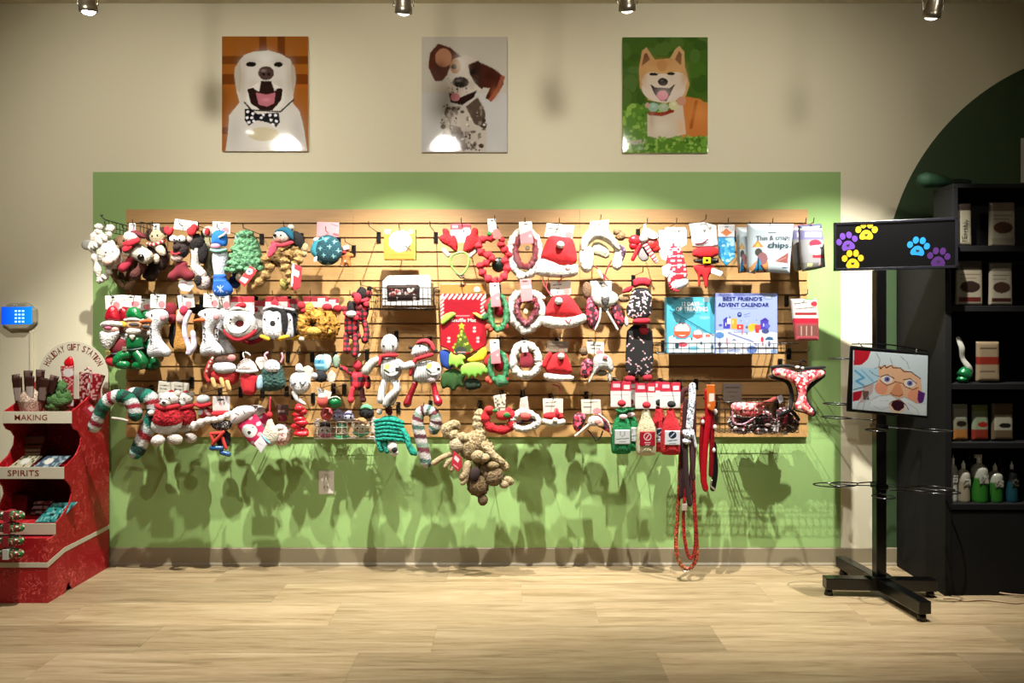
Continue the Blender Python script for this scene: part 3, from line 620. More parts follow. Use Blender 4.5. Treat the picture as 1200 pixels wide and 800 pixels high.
for i, (x, y0, y1, w_, dp, r_, lb) in enumerate(((85, 428, 476, 8, 6, -3, 'tall red and white printed popcorn packet standing on kiosk top shelf'), (97, 436, 476, 7, 0, 4, 'deep red printed packet between popcorn packet and candy cane packet on kiosk'), (108, 437, 470, 8, 0, 14, 'slanting red packet with candy canes at the right end of kiosk top'))):
    t = Toy('gift_packet', lb, 'packet', x, y1, .2+i*.005, 'red packets on the kiosk top shelf'); a = math.radians(r_)
    q = [(-w_, y0-y1), (w_, y0-y1), (w_*.6, 0), (-w_*.6, 0)]; q = [(x+c*math.cos(a)-d*math.sin(a), y1+c*math.sin(a)+d*math.cos(a)) for c, d in q]
    t.pl('pouch', q, 2.5, M('Col', 'print'), dp=dp, R=3, sm=0, st=.9, base=['#b3202a', '#7c121c', '#9c1420'][i], ops=[('n', 2, .32, i, '#e0a8a4')]+([('e', x, y0+8, 6, 5, '#f0e6e0'), ('r', x-6, y1-8, x+6, y1-1, '#e8e2d6')] if i == 0 else []))
    if i == 0: t.pl('bow', [(79, 428), (78, 423), (86, 416), (89, 420), (91, 428), (85, 431)], 2, M('#d3101c', 'satin'), dp=dp, sm=1, st=1)
    if i == 2: t.tb('candy_cane', [(104, 462, 3), (107, 443, 3), (108, 434, 3), (105, 431, 3), (101, 433, 3)], 1.2, M('Col', 'print'), n=26, seg=8, colfn=lambda s, a: '#c01824' if int((s*14+a)) % 2 else '#f3ebe4')
for i, (x, y, w_, h_, c, lb) in enumerate(((42, 515, 17, 10, '#8a7654', 'topmost kraft pack in the stack on the middle kiosk shelf'), (38, 525, 19, 10, '#8f7b58', 'second kraft pack in the stack on the middle kiosk shelf'), (34, 535, 20, 10, '#857150', 'lowest kraft pack in the stack on the middle kiosk shelf'))):
    t = Toy('kraft_pack', lb, 'packet', x, y+h_/2, .2, 'kraft packs stacked on the kiosk')
    t.pl('pouch', [(x-w_/2-4, y-h_/2), (x+w_/2+4, y-h_/2), (x+w_/2, y+h_/2), (x-w_/2-8, y+h_/2)], 2, M(c, 'paper'), R=2, sm=0, st=1)
for i, (x0, x1, c, ac, lb) in enumerate(((9, 36, '#cfc6a4', '#4d4a34', 'cream printed flat packet at the front of the middle kiosk shelf'), (37, 69, '#4c5f70', '#9fb8bc', 'grey blue printed flat packet at the front of the middle kiosk shelf'))):
    t = Toy('flat_packet', lb, 'packet', (x0+x1)/2, 548, .41, 'flat packets on the middle kiosk shelf'); w3 = 11
    q = [(x0+6, 537), (x1+3, 537), (x1-4, 549), (x0-2, 549)]
    t.pl('pouch', q, .8, M('Col', 'print'), R=2, sm=0, st=.8, base=c, ops=[('n', 2.2, .3, 5+i, ac), ('e', x0+14, 542, 5, 3, '#efeee2')], warp=lambda X, Y: (Y-549)*1.6)
t = Toy('red_gift_box', 'dark red box standing at the back of the bottom kiosk shelf', 'box', 35, 592, .22); t.bx('box', 16, 574, 44, 598, 0, 20, M('#7e1420', 'print'), rot=(8, 'Y'))
for i in range(3):
    t = Toy('candy_bar', ['topmost', 'middle', 'lowest'][i]+' of three slim striped bars stacked on the bottom kiosk shelf', 'bar', 52, 589+i*6, .3, 'slim bars stacked on the bottom kiosk shelf')
    t.pl('wrapper', [(42-i*2, 586+i*6), (64, 586+i*6), (60, 591+i*6), (38-i*2, 591+i*6)], 2, M('Col', 'print'), R=1.5, sm=0, st=.8, base='#6a2a30', ops=[('n', 2.5, .45, i, '#b59a98')])
t = Toy('teal_pack', 'teal patterned flat pack lying on the bottom kiosk shelf', 'packet', 62, 611, .44)
t.pl('pouch', [(52, 593), (81, 592), (68, 612), (40, 612)], 1, M('Col', 'print'), R=2, sm=0, st=.8, base='#2f9a96', ops=[('n', 2, .3, 3, '#8fd6cc'), ('n', 2.6, .2, 8, '#12343a')], warp=lambda X, Y: (Y-612)*.9)
for i, (x, y, lb) in enumerate(((14, 603, 'topmost bundle of rolled green and red plaid socks at the kiosk edge'), (14, 617, 'second bundle of rolled green plaid socks down the kiosk edge'), (13, 632, 'third bundle of rolled green plaid socks down the kiosk edge'), (13, 647, 'lowest bundle of rolled green plaid socks at the kiosk edge'))):
    t = Toy('sock_bundle', lb, 'socks', x, y, .59, 'rolled sock bundles hung down the kiosk front')
    t.tb('rolled_sock', [(x-15, y, 3), (x, y, 3), (x+11, y, 3)], [5, 6, 5.5], speckle('plaid_sock', ['#1f4a26', '#12301a', '#8d1620', '#2c6a30', '#c9c8b0'], 120), seg=12)
    t.bx('paper_band', x-4, y-6, x+3, y+6, -3, 9.4, M('#e4e2d8', 'paper') if i == 3 else M('#a3182a', 'paper'))

# ------------------------------------------------------------------ spinner stand
BLK = M('#060607', 'gloss'); BLD = M('#050505', 'dull')
e = tag(empty('spinner_stand', (1.742, -.45, 0)), 'black floor stand with crossed feet, ring arms and a paw print header', 'display stand')
def sb(name, lo, hi, mat, bev=.002, rz=0, at=(0, 0, 0), par=None, smooth=False):
    g = Geo(); M4 = Matrix.Translation(at) @ Matrix.Rotation(rz, 4, 'Z'); g_box(g, lo, hi, bev, M4); return g.build(name, mat, par or e, smooth)
sb('foot_bar', (-.255, -.028, .03), (.255, .028, .085), BLK, .003, math.radians(-3))
sb('foot_bar', (-.325, -.028, .034), (.325, .028, .089), BLK, .003, math.radians(97))
sb('hub_plate', (-.05, -.05, .089), (.05, .05, .10), BLK)
for x, y in ((-.235, .012), (.235, -.012), (.036, -.30), (-.036, .30)):
    g = Geo(); g_tube(g, [(x, y, .0), (x, y, .031)], [.021, .015], 14, 2, caps=False); g.build('glide', BLK, e)
sb('pole', (-.024, -.024, .10), (.024, .024, 1.543), BLK, .004)
# header sign box
hp_ = .45; kx = K(hp_); wdt = .525
hdm = Matrix.Translation((.068, 0, 0)) @ Matrix.Rotation(math.radians(-20), 4, 'Z')
z0, z1 = 1.544, 1.777
g = Geo(); g_box(g, (-wdt/2, -.02, z0), (wdt/2, .02, z1), .003, hdm); hd = g.build('header_box', BLK, e, False)
g = Geo(); fw = .012
for lo, hi in (((-wdt/2, -.026, z0), (wdt/2, -.02, z0+fw)), ((-wdt/2, -.026, z1-fw), (wdt/2, -.02, z1)), ((-wdt/2, -.026, z0), (-wdt/2+fw, -.02, z1)), ((wdt/2-fw, -.026, z0), (wdt/2, -.02, z1))): g_box(g, lo, hi, .001, hdm)
g.build('header_frame', M('#15151a', 'gloss'), hd, False)
def paw(u, v, s, col, rot, name='paw_print'):
    g = Geo(); parts = [(-.42, .12, .15, .19), (-.17, .40, .15, .2), (.17, .40, .15, .2), (.42, .12, .15, .19)]
    c_, s_ = math.cos(rot), math.sin(rot)
    def disc(cx, cz, rx, rz):
        n = 20; q = [(cx+rx*math.cos(2*math.pi*i/n), cz+rz*math.sin(2*math.pi*i/n)) for i in range(n)]; return q
    polys = [disc(*p_) for p_ in parts]
    # main pad with a heart cut out: two half rings
    out = chaikin([(-.28, -.45), (-.36, -.30), (-.30, -.1), (-.12, .10), (.12, .10), (.30, -.1), (.36, -.30), (.28, -.45), (.1, -.42), (-.1, -.42)], 2)
    polys.append(out)
    for q in polys:
        vv = [hdm @ Vector((u+(x*c_-z*s_)*s, -.0215, v+(x*s_+z*c_)*s)) for x, z in q]; g.add([tuple(a) for a in vv], [tuple(range(len(vv)))])
    o = g.build(name, M(col, 'print'), hd, False); o['label'] = {'#f4d51c': 'yellow paw print', '#f0b81c': 'amber paw print', '#6b3fa8': 'purple paw print', '#1f86c8': 'blue paw print', '#472064': 'purple paw print with shade in its colour'}[col]  # darker purple: shade on the header's right side put into the print colour
    g = Geo(); ht = chaikin([(0, -.28), (-.1, -.17), (-.07, -.1), (0, -.15), (.07, -.1), (.1, -.17)], 1)
    vv = [hdm @ Vector((u+(x*c_-z*s_)*s, -.0221, v+(x*s_+z*c_)*s)) for x, z in ht]; g.add([tuple(a) for a in vv], [tuple(range(len(vv)))]); g.build('heart', BLD, o, False)
zc = (z0+z1)/2; W2 = wdt
for px, py, col, rt in ((1019.7, 271.5, '#f4d51c', -.05), (998.5, 284, '#6b3fa8', .2), (1004.5, 305, '#f0b81c', 0), (1075.5, 290, '#1f86c8', -.15), (1097, 302.5, '#472064', -.1)):
    u = (px-1050)/(1117-983)*W2*1.0; paw(u, H+(385-py)*K(.47+.342*u), .084, col, rt)
# ring arms
def arm(part, pts, r=.003):
    g = Geo(); g_tube(g, pts, r, 6); return g.build(part, M('#1a1a1c', 'gloss'), e)
def ringarm(z, a, L, w_=.06, drop=0):
    c_, s_ = math.cos(a), math.sin(a); q = []
    for t_, v_ in ((0.03, 0), (L*.45, 0.0), (L*.6, w_*.55), (L*.8, w_*.8), (L, w_*.3), (L, -w_*.3), (L*.8, -w_*.8), (L*.6, -w_*.55), (L*.45, 0)): q.append((c_*t_-s_*v_, s_*t_+c_*v_, z+.012*t_-drop*t_))
    arm('ring_arm', q)
for i, (z, a, L) in enumerate(((.54, 200, .28), (.52, 178, .30), (.50, 250, .2), (.53, -30, .30), (.50, -12, .34), (.52, 330, .22), (.80, 240, .2), (.80, -40, .3), (.83, 150, .25), (.90, 160, .24), (1.12, 170, .22), (1.12, 10, .22), (1.12, 250, .15))): ringarm(z, math.radians(a), L)
g = Geo(); 
for z in (.52, .80, 1.12): g_box(g, (-.03, -.03, z-.012), (.03, .03, z+.012), .003)
g.build('collar', BLK, e, False)
# framed picture hanging on the front of the stand
t = Toy('framed_sign', 'black framed cartoon of a surprised bearded man in a red hat', 'picture', 1042, 448, .62)
outer = [(996, 404.5), (1089, 413.5), (1087.5, 490.5), (991.5, 482)]
inner = [(999, 410), (1086.5, 416.5), (1085, 487), (998, 479)]
t.pl('frame', outer, 1.2, BLK, dp=0, R=1, sm=0, st=1.2)
fo_ = [('p', [(38, 12), (200, 14), (150, 80), (100, 130), (38, 140)], '#c2182c'), ('p', [(170, 15), (620, 45), (620, 340), (560, 200), (470, 150), (330, 110), (240, 130), (200, 190), (60, 170), (130, 130)], '#d6e3e6'),
  ('p', [(38, 150), (230, 150), (235, 240), (170, 300), (40, 340)], '#b9dcec'), ('l', [(50, 180), (120, 230), (60, 260), (140, 300)], 16, '#5aa6cc'), ('l', [(100, 170), (190, 250)], 12, '#7fbcd8'),
  ('p', [(38, 350), (140, 320), (120, 400), (38, 420)], '#b0142c'), ('p', [(225, 130), (340, 112), (480, 155), (560, 205), (575, 280), (560, 400), (470, 450), (300, 380), (220, 330), (205, 280), (240, 220)], '#eebb92'),
  ('e', 255, 300, 50, 48, '#ee9f7c'), ('e', 520, 340, 55, 60, '#ee9f7c'), ('p', [(545, 290), (600, 310), (590, 370), (560, 410), (540, 360)], '#5b2470'),
  ('p', [(40, 470), (90, 400), (150, 330), (200, 370), (330, 360), (430, 370), (520, 400), (620, 380), (620, 530), (40, 480)], '#d5dfdc'), ('p', [(120, 290), (200, 270), (190, 340), (120, 420), (90, 430)], '#c9b0a8'), ('p', [(110, 330), (160, 330), (165, 400), (120, 400)], '#6a5048'),
  ('e', 300, 225, 46, 34, '#f6e9da'), ('e', 478, 240, 46, 34, '#f6e9da'), ('e', 300, 226, 22, 21, '#6c78b8'), ('e', 478, 242, 22, 21, '#6c78b8'), ('e', 302, 226, 9, 9, '#18142c'), ('e', 480, 242, 9, 9, '#18142c'),
  ('l', [(250, 210), (300, 190), (355, 215)], 7, '#4a2414'), ('l', [(430, 220), (480, 205), (530, 240)], 7, '#4a2414'), ('l', [(245, 240), (300, 275), (355, 250), (365, 235)], 7, '#7a4a20'), ('l', [(365, 240), (425, 248), (440, 270), (500, 290), (545, 270)], 7, '#7a4a20'),
  ('p', [(370, 250), (400, 250), (430, 320), (420, 345), (350, 345), (330, 325)], '#dd966c'), ('l', [(330, 330), (350, 345), (400, 350), (425, 335)], 7, '#8c4a24'),
  ('p', [(180, 400), (240, 362), (330, 345), (385, 372), (440, 352), (540, 395), (610, 400), (600, 520), (480, 460), (385, 385), (300, 440), (180, 450)], '#e6eeec'), ('l', [(180, 400), (240, 362), (330, 345), (385, 372), (440, 352), (540, 395)], 4, '#8c9ea4'), ('l', [(200, 440), (260, 470), (330, 440)], 4, '#9cb0b4'), ('l', [(250, 400), (320, 390)], 3, '#b0c0c4'), ('l', [(470, 400), (540, 440), (560, 500)], 4, '#9cb0b4'), ('l', [(170, 340), (130, 420), (120, 480)], 5, '#8ca4b0'), ('l', [(90, 420), (70, 480)], 4, '#8ca4b0'), ('e', 385, 430, 62, 54, '#f0c8a4'), ('e', 388, 425, 52, 42, '#3a0a20'), ('l', [(335, 430), (360, 465), (400, 472), (440, 440)], 8, '#f2d6b8'), ('l', [(320, 420), (345, 395), (400, 375), (450, 410), (475, 450)], 6, '#5a2a12'),
  ('l', [(240, 130), (245, 150), (280, 118), (290, 140), (330, 115), (345, 135), (400, 130), (430, 155), (480, 150), (560, 200)], 7, '#3a2420'), ('l', [(210, 30), (240, 80), (230, 140), (200, 150)], 5, '#6b8690'), ('l', [(320, 60), (340, 110)], 4, '#6b8690'), ('l', [(400, 40), (450, 80), (470, 130)], 4, '#6b8690'), ('l', [(40, 330), (150, 290), (225, 245)], 6, '#2a3a4c'), ('l', [(160, 170), (200, 200), (240, 210)], 4, '#2a3a4c')]
fo_ = [o if o[0] != 'p' else o for o in fo_]
def shf(ops):  # crop (960,380) scale 6.667 ; drawn in the crop's frame, sheared with the tilted frame
    r = []
    for o in tf(ops, 993, 406, 6.667): r.append(o)
    return r
def tilt(ops):
    f = lambda x, y: (x-.03*(y-448), y+.085*(x-1042))
    r = []
    for o in ops:
        if o[0] == 'e': x, y = f(o[1], o[2]); r.append(('e', x, y, *o[3:]))
        elif o[0] in 'pl': r.append((o[0], [f(*q) for q in o[1]], *o[2:]))
    return r
t.pl('picture', inner, .25, M('Col', 'print'), dp=1.7, sm=0, st=.55, base='#d6e3e6', ops=tilt(tf([(o[0], *o[1:]) for o in fo_], 993.5, 410.5, 6.667)))
t.tbs('hanger_clip', [[(1008, 402, -3), (1012, 408, 1.5)]], .7, BLK)
t.tbs('hanger_clip', [[(1076, 409, -3), (1072, 415, 1.5)]], .7, BLK)
t.tb('hanging_bar', [(1000, 403, -3), (1045, 404, -4), (1088, 411, -3)], .8, BLK)

# ------------------------------------------------------------------ black shelf unit on the right
e = tag(empty('shelf_unit', (2.55, -.24, 0)), 'tall black shelf unit of pet goods at the right edge', 'shelf')
def hb(name, lo, hi, mat=BLD, bev=.002, par=None):
    g = Geo(); o_ = (2.55, -.24, 0); g_box(g, [lo[i]-o_[i] for i in range(3)], [hi[i]-o_[i] for i in range(3)], bev); return g.build(name, mat, par or e, False)
SX0, SX1, SF = 2.05, 3.05, .46
kz = lambda y: H+(385-y)*K(SF)
hb('side_panel', (SX0, -SF, 0), (SX0+.03, -.02, 1.62)); hb('side_panel', (SX1-.03, -SF, 0), (SX1, -.02, 1.62))
hb('upper_side', (SX0+.035, -SF, 1.62), (SX0+.06, -.30, kz(220))); hb('upper_side', (SX1-.03, -SF, 1.62), (SX1, -.30, kz(220)))
hb('back_panel', (SX0+.03, -.06, 0), (SX1-.03, -.02, 1.60)); hb('upper_back', (SX0+.06, -.315, 1.6), (SX1-.03, -.30, kz(220)))
hb('top_board', (SX0+.035, -SF, kz(220)), (SX1, -.30, kz(215)))
for y in (289.2, 358.5, 448.5, 516.5, 587.3): hb('shelf', (SX0+.03, -SF+.005, H+(385-y)*K(.40)-.028), (SX1-.03, -.07 if y > 300 else -.30, H+(385-y)*K(.40)))
hb('base_front', (SX0+.03, -SF+.01, 0), (SX1-.03, -SF+.03, kz(600)))
def pouchbag(label, x0, y0, x1, y1, base, ops, group, p=.40, th=3, txt=None, name='treat_bag', ribs=None):
    t = Toy(name, label, 'bag', (x0+x1)/2, y1, p, group)
    t.pl('pouch', [(x0+.5, y0), (x1-.5, y0), (x1-.2, (y0+y1)/2), (x1, y1), (x0, y1), (x0+.4, (y0+y1)/2)], th, M('Col', 'print'), R=5, sm=0, st=.9, base=base, ops=ops); return t
G1 = 'treat bags on the black shelf unit'
def bagops(x0, y0, x1, y1, a, b, c): h = y1-y0; return [('r', x0, y0, x1, y0+h*.2, a), ('e', (x0+x1)/2, y0+h*.58, (x1-x0)*.36, h*.13, b), ('r', x0+3, y1-h*.18, x1-3, y1-h*.08, c), ('l', [(x0+4, y0+h*.3), (x1-5, y0+h*.3)], .9, '#5a5246'), ('l', [(x0+4, y0+h*.38), (x1-9, y0+h*.38)], .9, '#6a6256')]
t = pouchbag('narrow cream bag turned sideways on the top shelf of the black unit', 1120, 238, 1138, 288, '#a8a088', [('r', 1100, 230, 1140, 247, '#3c2e26')], G1)
t.tx('Earthly', 1129, 269, 7.5, '#2c2a24', 5, rot=84)
pouchbag('wider cream bag with a bowl picture, right of the narrow bag', 1158, 237, 1189, 289, '#a59c86', bagops(1158, 237, 1189, 289, '#6a5a4c', '#4a2c20', '#8d8672'), G1)
pouchbag('cream bag with dark top on the second shelf, nearest the stand', 1119, 306, 1151, 358, '#a0967f', bagops(1119, 306, 1151, 358, '#3a332b', '#2e2019', '#5a1c16'), G1)
pouchbag('cream bag with dark red band on the second shelf, right one', 1158, 308, 1186, 358, '#a39a85', bagops(1158, 308, 1186, 358, '#6a6354', '#3f291e', '#3a1a14'), G1)
pouchbag('boxy tan bag with a red band on the third shelf', 1143, 400, 1171, 447, '#a08c6e', [('r', 1143, 418, 1171, 427, '#8c2a1e'), ('l', [(1147, 408), (1166, 408)], 1, '#5a4a38'), ('l', [(1147, 435), (1164, 435)], 1, '#6a5a48')], G1)
t = Toy('ribbon_ornament', 'curling white ribbon with a green ornament on the third shelf', 'ornament', 1130, 449, .42)
t.tb('ribbon', [(1123, 397, 0), (1126, 408, 2), (1128, 420, 0), (1134, 430, 2), (1139, 436, 0)], [3, 3.5, 3, 3.5, 2], M('#b9b8aa', 'fab'), flat=.4)
t.bl('green_ball', [(1130, 438, 1, 8, 8, 6), (1128, 444, 1, 7, 5, 5)], M('#1f7a44', 'foil'), fz=.15)
pouchbag('orange bottomed treat bag at the left of the fourth shelf', 1115, 473, 1134, 516, '#8c8a72', [('r', 1110, 503, 1135, 517, '#b0743a'), ('e', 1125, 496, 6, 3.5, '#241a12'), ('r', 1117, 478, 1133, 490, '#a9ab9a')], G1)
pouchbag('green topped treat bag with red bottom in the fourth shelf middle', 1138, 474, 1158, 516, '#8f9c7c', [('r', 1138, 474, 1159, 481, '#6c7a34'), ('r', 1138, 503, 1159, 517, '#8c3322'), ('e', 1150, 497, 6, 3, '#a0281e')], G1)
pouchbag('wide brown treat bag with pale label at the right of the fourth shelf', 1161, 472, 1187, 516, '#6c5c44', [('r', 1164, 485, 1184, 503, '#b5b29c'), ('e', 1176, 498, 7, 3, '#1c1814')], G1)
def bottle(label, x, y0, y1, w_, body, band, cap, p=.40, pump=False, spray=False):
    t = Toy('grooming_bottle', label, 'bottle', x, y1, p, 'grooming bottles on the black shelf unit'); h = y1-y0; r = w_/2
    t.tb('body', [(x, y1-.8, 0), (x, y1-h*.35, 0), (x, y0+h*.36, 0), (x, y0+h*.26, 0), (x, y0+h*.2, 0)], [r, r, r, r*.8, r*.35], M('Col', 'print'), seg=18, n=26, colfn=lambda s, a: band if s < .38 else body)
    t.tb('cap', [(x, y0+h*.22, 0), (x, y0+h*.08, 0)], r*.3, M(cap, 'plain'), seg=10)
    if spray: t.bx('trigger', x-r*.6, y0, x+r*.3, y0+h*.08, -1, 1.5, M(cap, 'plain'))
    else: t.tb('nozzle', [(x, y0+h*.08, 0), (x, y0, 0)], [r*.16, r*.1], M(cap, 'plain'), seg=8)
    t.pl('label', [(x-r*.6, y0+h*.42), (x+r*.6, y0+h*.42), (x+r*.6, y0+h*.6), (x-r*.6, y0+h*.6)], .3, M('Col', 'print'), dp=r+.3, sm=0, st=.8, base=body, ops=[('n', 1.6, .35, x, '#6b6a5c')])
bottle('slim white bottle at the left end of the lowest shelf', 1117, 533, 587, 9, '#c9c7bb', '#c9c7bb', '#d9d8d0')
bottle('short white bottle with pale brown label on the lowest shelf', 1129, 540, 587, 14, '#c6c2b0', '#a89c82', '#d9d8d0')
bottle('largest white bottle with green bottom on the lowest shelf', 1147.5, 532, 587, 18, '#bfc0b0', '#2f7c26', '#d9d8d0', spray=True)
bottle('shorter white bottle with green bottom on the lowest shelf', 1166, 543, 587, 16, '#b9bba8', '#2c7424', '#c9cbb8')
bottle('black pump bottle with teal bottom on the lowest shelf', 1185.5, 541, 587, 13, '#14181c', '#164c56', '#c9ccd0')
bottle('dim small bottle behind the short white bottle', 1136, 528, 580, 9, '#3c3a34', '#3c3a34', '#55534c', p=.28)  # two back bottles: dimness deep in the shelf is put into their colours
bottle('dim small bottle behind the green bottomed bottles', 1172, 537, 580, 9, '#2c2c2a', '#2c2c2a', '#45443e', p=.28)
t = Toy('lamp_silhouette', 'dark green lamp-like funnel shape lying on top of the black shelf unit', 'scoop', 1115, 214, .34)  # dark silhouette read as a lamp head; the funnel form is made up
t.tb('cup', [(1084, 211, 0), (1100, 212, 0), (1115, 214, 0)], [9.5, 8, 4], M('#0f2a16', 'dull'), seg=18)
t.tb('handle', [(1113, 214, 0), (1124, 213, 0), (1134, 214, 0)], [3.5, 3.8, 4.2], M('#0c160e', 'dull'), seg=12)
t = Toy('wall_poster', 'white poster at the right edge on the dark green arch', 'poster', 1204, 188, .003)
t.pl('sheet', [(1196, 162), (1216, 162), (1216, 214), (1196, 214)], .25, M('Col', 'paper'), dp=.4, sm=0, st=1, base='#dcd9cc', ops=[('r', 1200, 170, 1214, 190, '#a8a496')])
t = Toy('floor_cable', 'thin pale cable looping on the floor by the black shelf unit', 'cable', 1150, 706, .5)
g = Geo(); g_tube(g, [tuple(Vector(q)-t.e.location) for q in ((2.02, -.50, .004), (2.07, -.50, .004), (2.10, -.53, .004), (2.2, -.52, .004), (2.32, -.56, .004), (2.42, -.52, .004), (2.45, -.47, .004), (2.36, -.47, .012), (2.3, -.44, .012))], .0035, 6, 40); g.build('cord', M('#b59a78', 'plain'), t.e)
# ------------------------------------------------------------------ helpers for goods
COL = M('Col', 'fab'); COLU = M('Col', 'fur'); PR = M('Col', 'print')
def eye(t, pts, r=1.1, dp=6, part='eye', par=None):
    for x, y in pts: t.bl(part, [(x, y, dp, r, r, r*.7)], M('#0d0b0b', 'gloss'), seg=8, par=par)
TC = '#e0696f'
def squiggle(x0, y0, x1, y1, rot=0): pass
# ================================================================= ROW 1 LEFT (top)
t = Toy('ladder_rack', 'black wire ladder arm above the leftmost cream plush toys', 'display rack', 155, 266, .03)
g = Geo()
A = P(155, 266, .03); pts = [(0, 0, 0), (0, -.24, 0), (-.01, -.27, .012)]
g_tube(g, pts, .003, 6, 14); g_tube(g, [(0, 0, -.055), (0, -.24, -.055)], .0022, 6)
for i in range(7): g_tube(g, [(0, -.02-.035*i, 0), (0, -.02-.035*i, -.055)], .0016, 5)
g_sphere(g, (-.01, -.275, .02), .007, 8, 6); g.build('ladder_wire', M('#2c3a26', 'gloss'), t.e)
t = Toy('ladder_rack', 'black wire ladder arm right of the first one, above the red scarf plush', 'display rack', 193, 268, .03)
g = Geo(); g_tube(g, [(0, 0, 0), (0, -.26, 0)], .003, 6); g_tube(g, [(0, 0, -.055), (0, -.26, -.055)], .0022, 6)
for i in range(8): g_tube(g, [(0, -.02-.034*i, 0), (0, -.02-.034*i, -.055)], .0016, 5)
g.build('ladder_wire', M('#2a2520', 'gloss'), t.e)

WH = '#e9e2d2'
t = Toy('plush_lamb', 'cream knotted rope plush lamb with grey ear, leftmost on the board', 'plush toy', 128, 266, .27)
t.bl('body', [(126, 296, 0, 13, 16, 9), (118, 282, 0, 9, 10, 7), (133, 306, 1, 10, 9, 8)], U(WH), fz=.12)
t.bl('head', [(135, 299, 7, 9, 11, 7)], U('#efe2d6'), fz=.08); t.bl('muzzle', [(133, 307, 13, 6, 5, 4)], U('#f2cdbc')); eye(t, [(131, 297), (139, 296)], 1, 13)
t.bl('grey_ear', [(103, 287, 2, 6.5, 6, 2)], F('#8f8b80')); t.bl('ear', [(141, 300, 10, 4, 8, 3, 20)], F('#f0ece4')); 
t.bl('topknot', [(117, 266, 2, 5, 4, 4), (130, 268, 2, 6, 5, 5), (116, 272, 2, 5, 4, 4)], U('#f1eadc'), fz=.12)
for pts in ([(113, 275, 3), (110, 288, 5), (113, 300, 4), (116, 312, 4), (118, 329, 3)], [(130, 275, 4), (122, 284, 7), (114, 290, 8)], [(126, 308, 3), (130, 318, 4), (122, 328, 4)]):
    t.tb('leg', pts, 3.6, U(WH), wob=(.3, 4), n=30)
t.hook('holding the cream knotted plush lamb')
t2 = Toy('plush_moose', 'tan and brown plush half hidden behind the cream lamb', 'plush toy', 146, 268, .16)
t2.bl('body', [(150, 305, 0, 14, 16, 9), (152, 320, 2, 12, 9, 8)], U('#7a5a40'), fz=.14); t2.bl('head', [(147, 285, 5, 11, 9, 8)], U('#9a7452'), fz=.12)
t2.bl('muzzle', [(140, 292, 12, 6, 5, 5)], U('#c9a784')); eye(t2, [(144, 283), (151, 283)], 1, 12)
t2.tb('leg', [(138, 312, 4), (136, 322, 5), (145, 334, 4)], 4, U('#b08c66'), n=18); t2.tb('leg', [(156, 318, 4), (158, 330, 5), (152, 337, 4)], 4.5, U('#8a6545'), n=18)
t2.hook('behind the cream lamb, holding the brown plush', L=.18)

t = Toy('plush_puppy', 'white faced plush puppy with dark red hat and red scarf, drooping forward', 'plush toy', 160, 264, .25)
t.bl('body', [(163, 296, 0, 14, 10, 10, 25), (172, 301, 2, 9, 8, 8)], U('#d8cfba'), fz=.06); t.bl('head', [(159, 279, 7, 10, 8, 8)], U('#efe6d8'), fz=.06)
t.pl('hat', [(153, 275), (160, 270), (172, 273), (176, 281), (168, 280), (158, 277)], 5, F('#6a1420'), dp=8); t.tb('scarf', [(150, 288, 8), (158, 287, 14), (166, 283, 12)], 4, F('#c31428'), flat=.6); t.pl('scarf_end', [(150, 291), (160, 288), (163, 291), (156, 297), (150, 296)], 1.5, F('#d11a30'), dp=14)
t.bl('muzzle', [(174, 302, 10, 8, 8, 6)], U('#e3dccb')); t.bl('nose', [(173, 303, 16, 4, 4, 3)], M('#120e0d', 'gloss'))
t.bl('paw', [(152, 297, 7, 5, 4, 5, 30)], U('#e9dfc6')); t.tb('leg', [(155, 302, 2), (151, 310, 3), (146, 314, 4)], [4, 4.5, 6], F('#a81c34')); t.tb('leg', [(168, 306, 0), (166, 315, 2), (160, 322, 3)], [5, 5, 6], U('#5c2a22'))
t.card((153, 262, 161, 274), dp=4, base='#dedbd4'); t.hook('holding the red scarf plush puppy')
t = Toy('plush_squirrel', 'dark brown plush with cream face and striped red trim, behind the red scarf puppy', 'plush toy', 183, 266, .17)
t.bl('body', [(184, 300, 0, 13, 18, 8), (178, 320, 2, 10, 9, 7)], U('#3a231a'), fz=.12); t.bl('head', [(187, 279, 5, 9, 9, 7)], U('#cdbd97'), fz=.08); t.bl('ear', [(177, 276, 4, 5, 7, 3), (193, 272, 4, 4, 6, 3)], U('#4a2a1e'))
t.tb('candy_trim', [(178, 287, 10), (187, 288, 13), (196, 284, 10)], 2, COL, n=24, colfn=lambda s, a: '#d01c2c' if int(s*9) % 2 else '#f0e2d4'); t.bl('foot', [(192, 293, 9, 5, 9, 4, -35), (187, 304, 8, 4, 6, 4)], U('#e9dcc2')); eye(t, [(184, 278), (190, 277)], 1, 12)
t.card((179, 262, 187, 280), dp=0, base='#e6e3da'); t.hook('holding the dark brown cream faced plush')
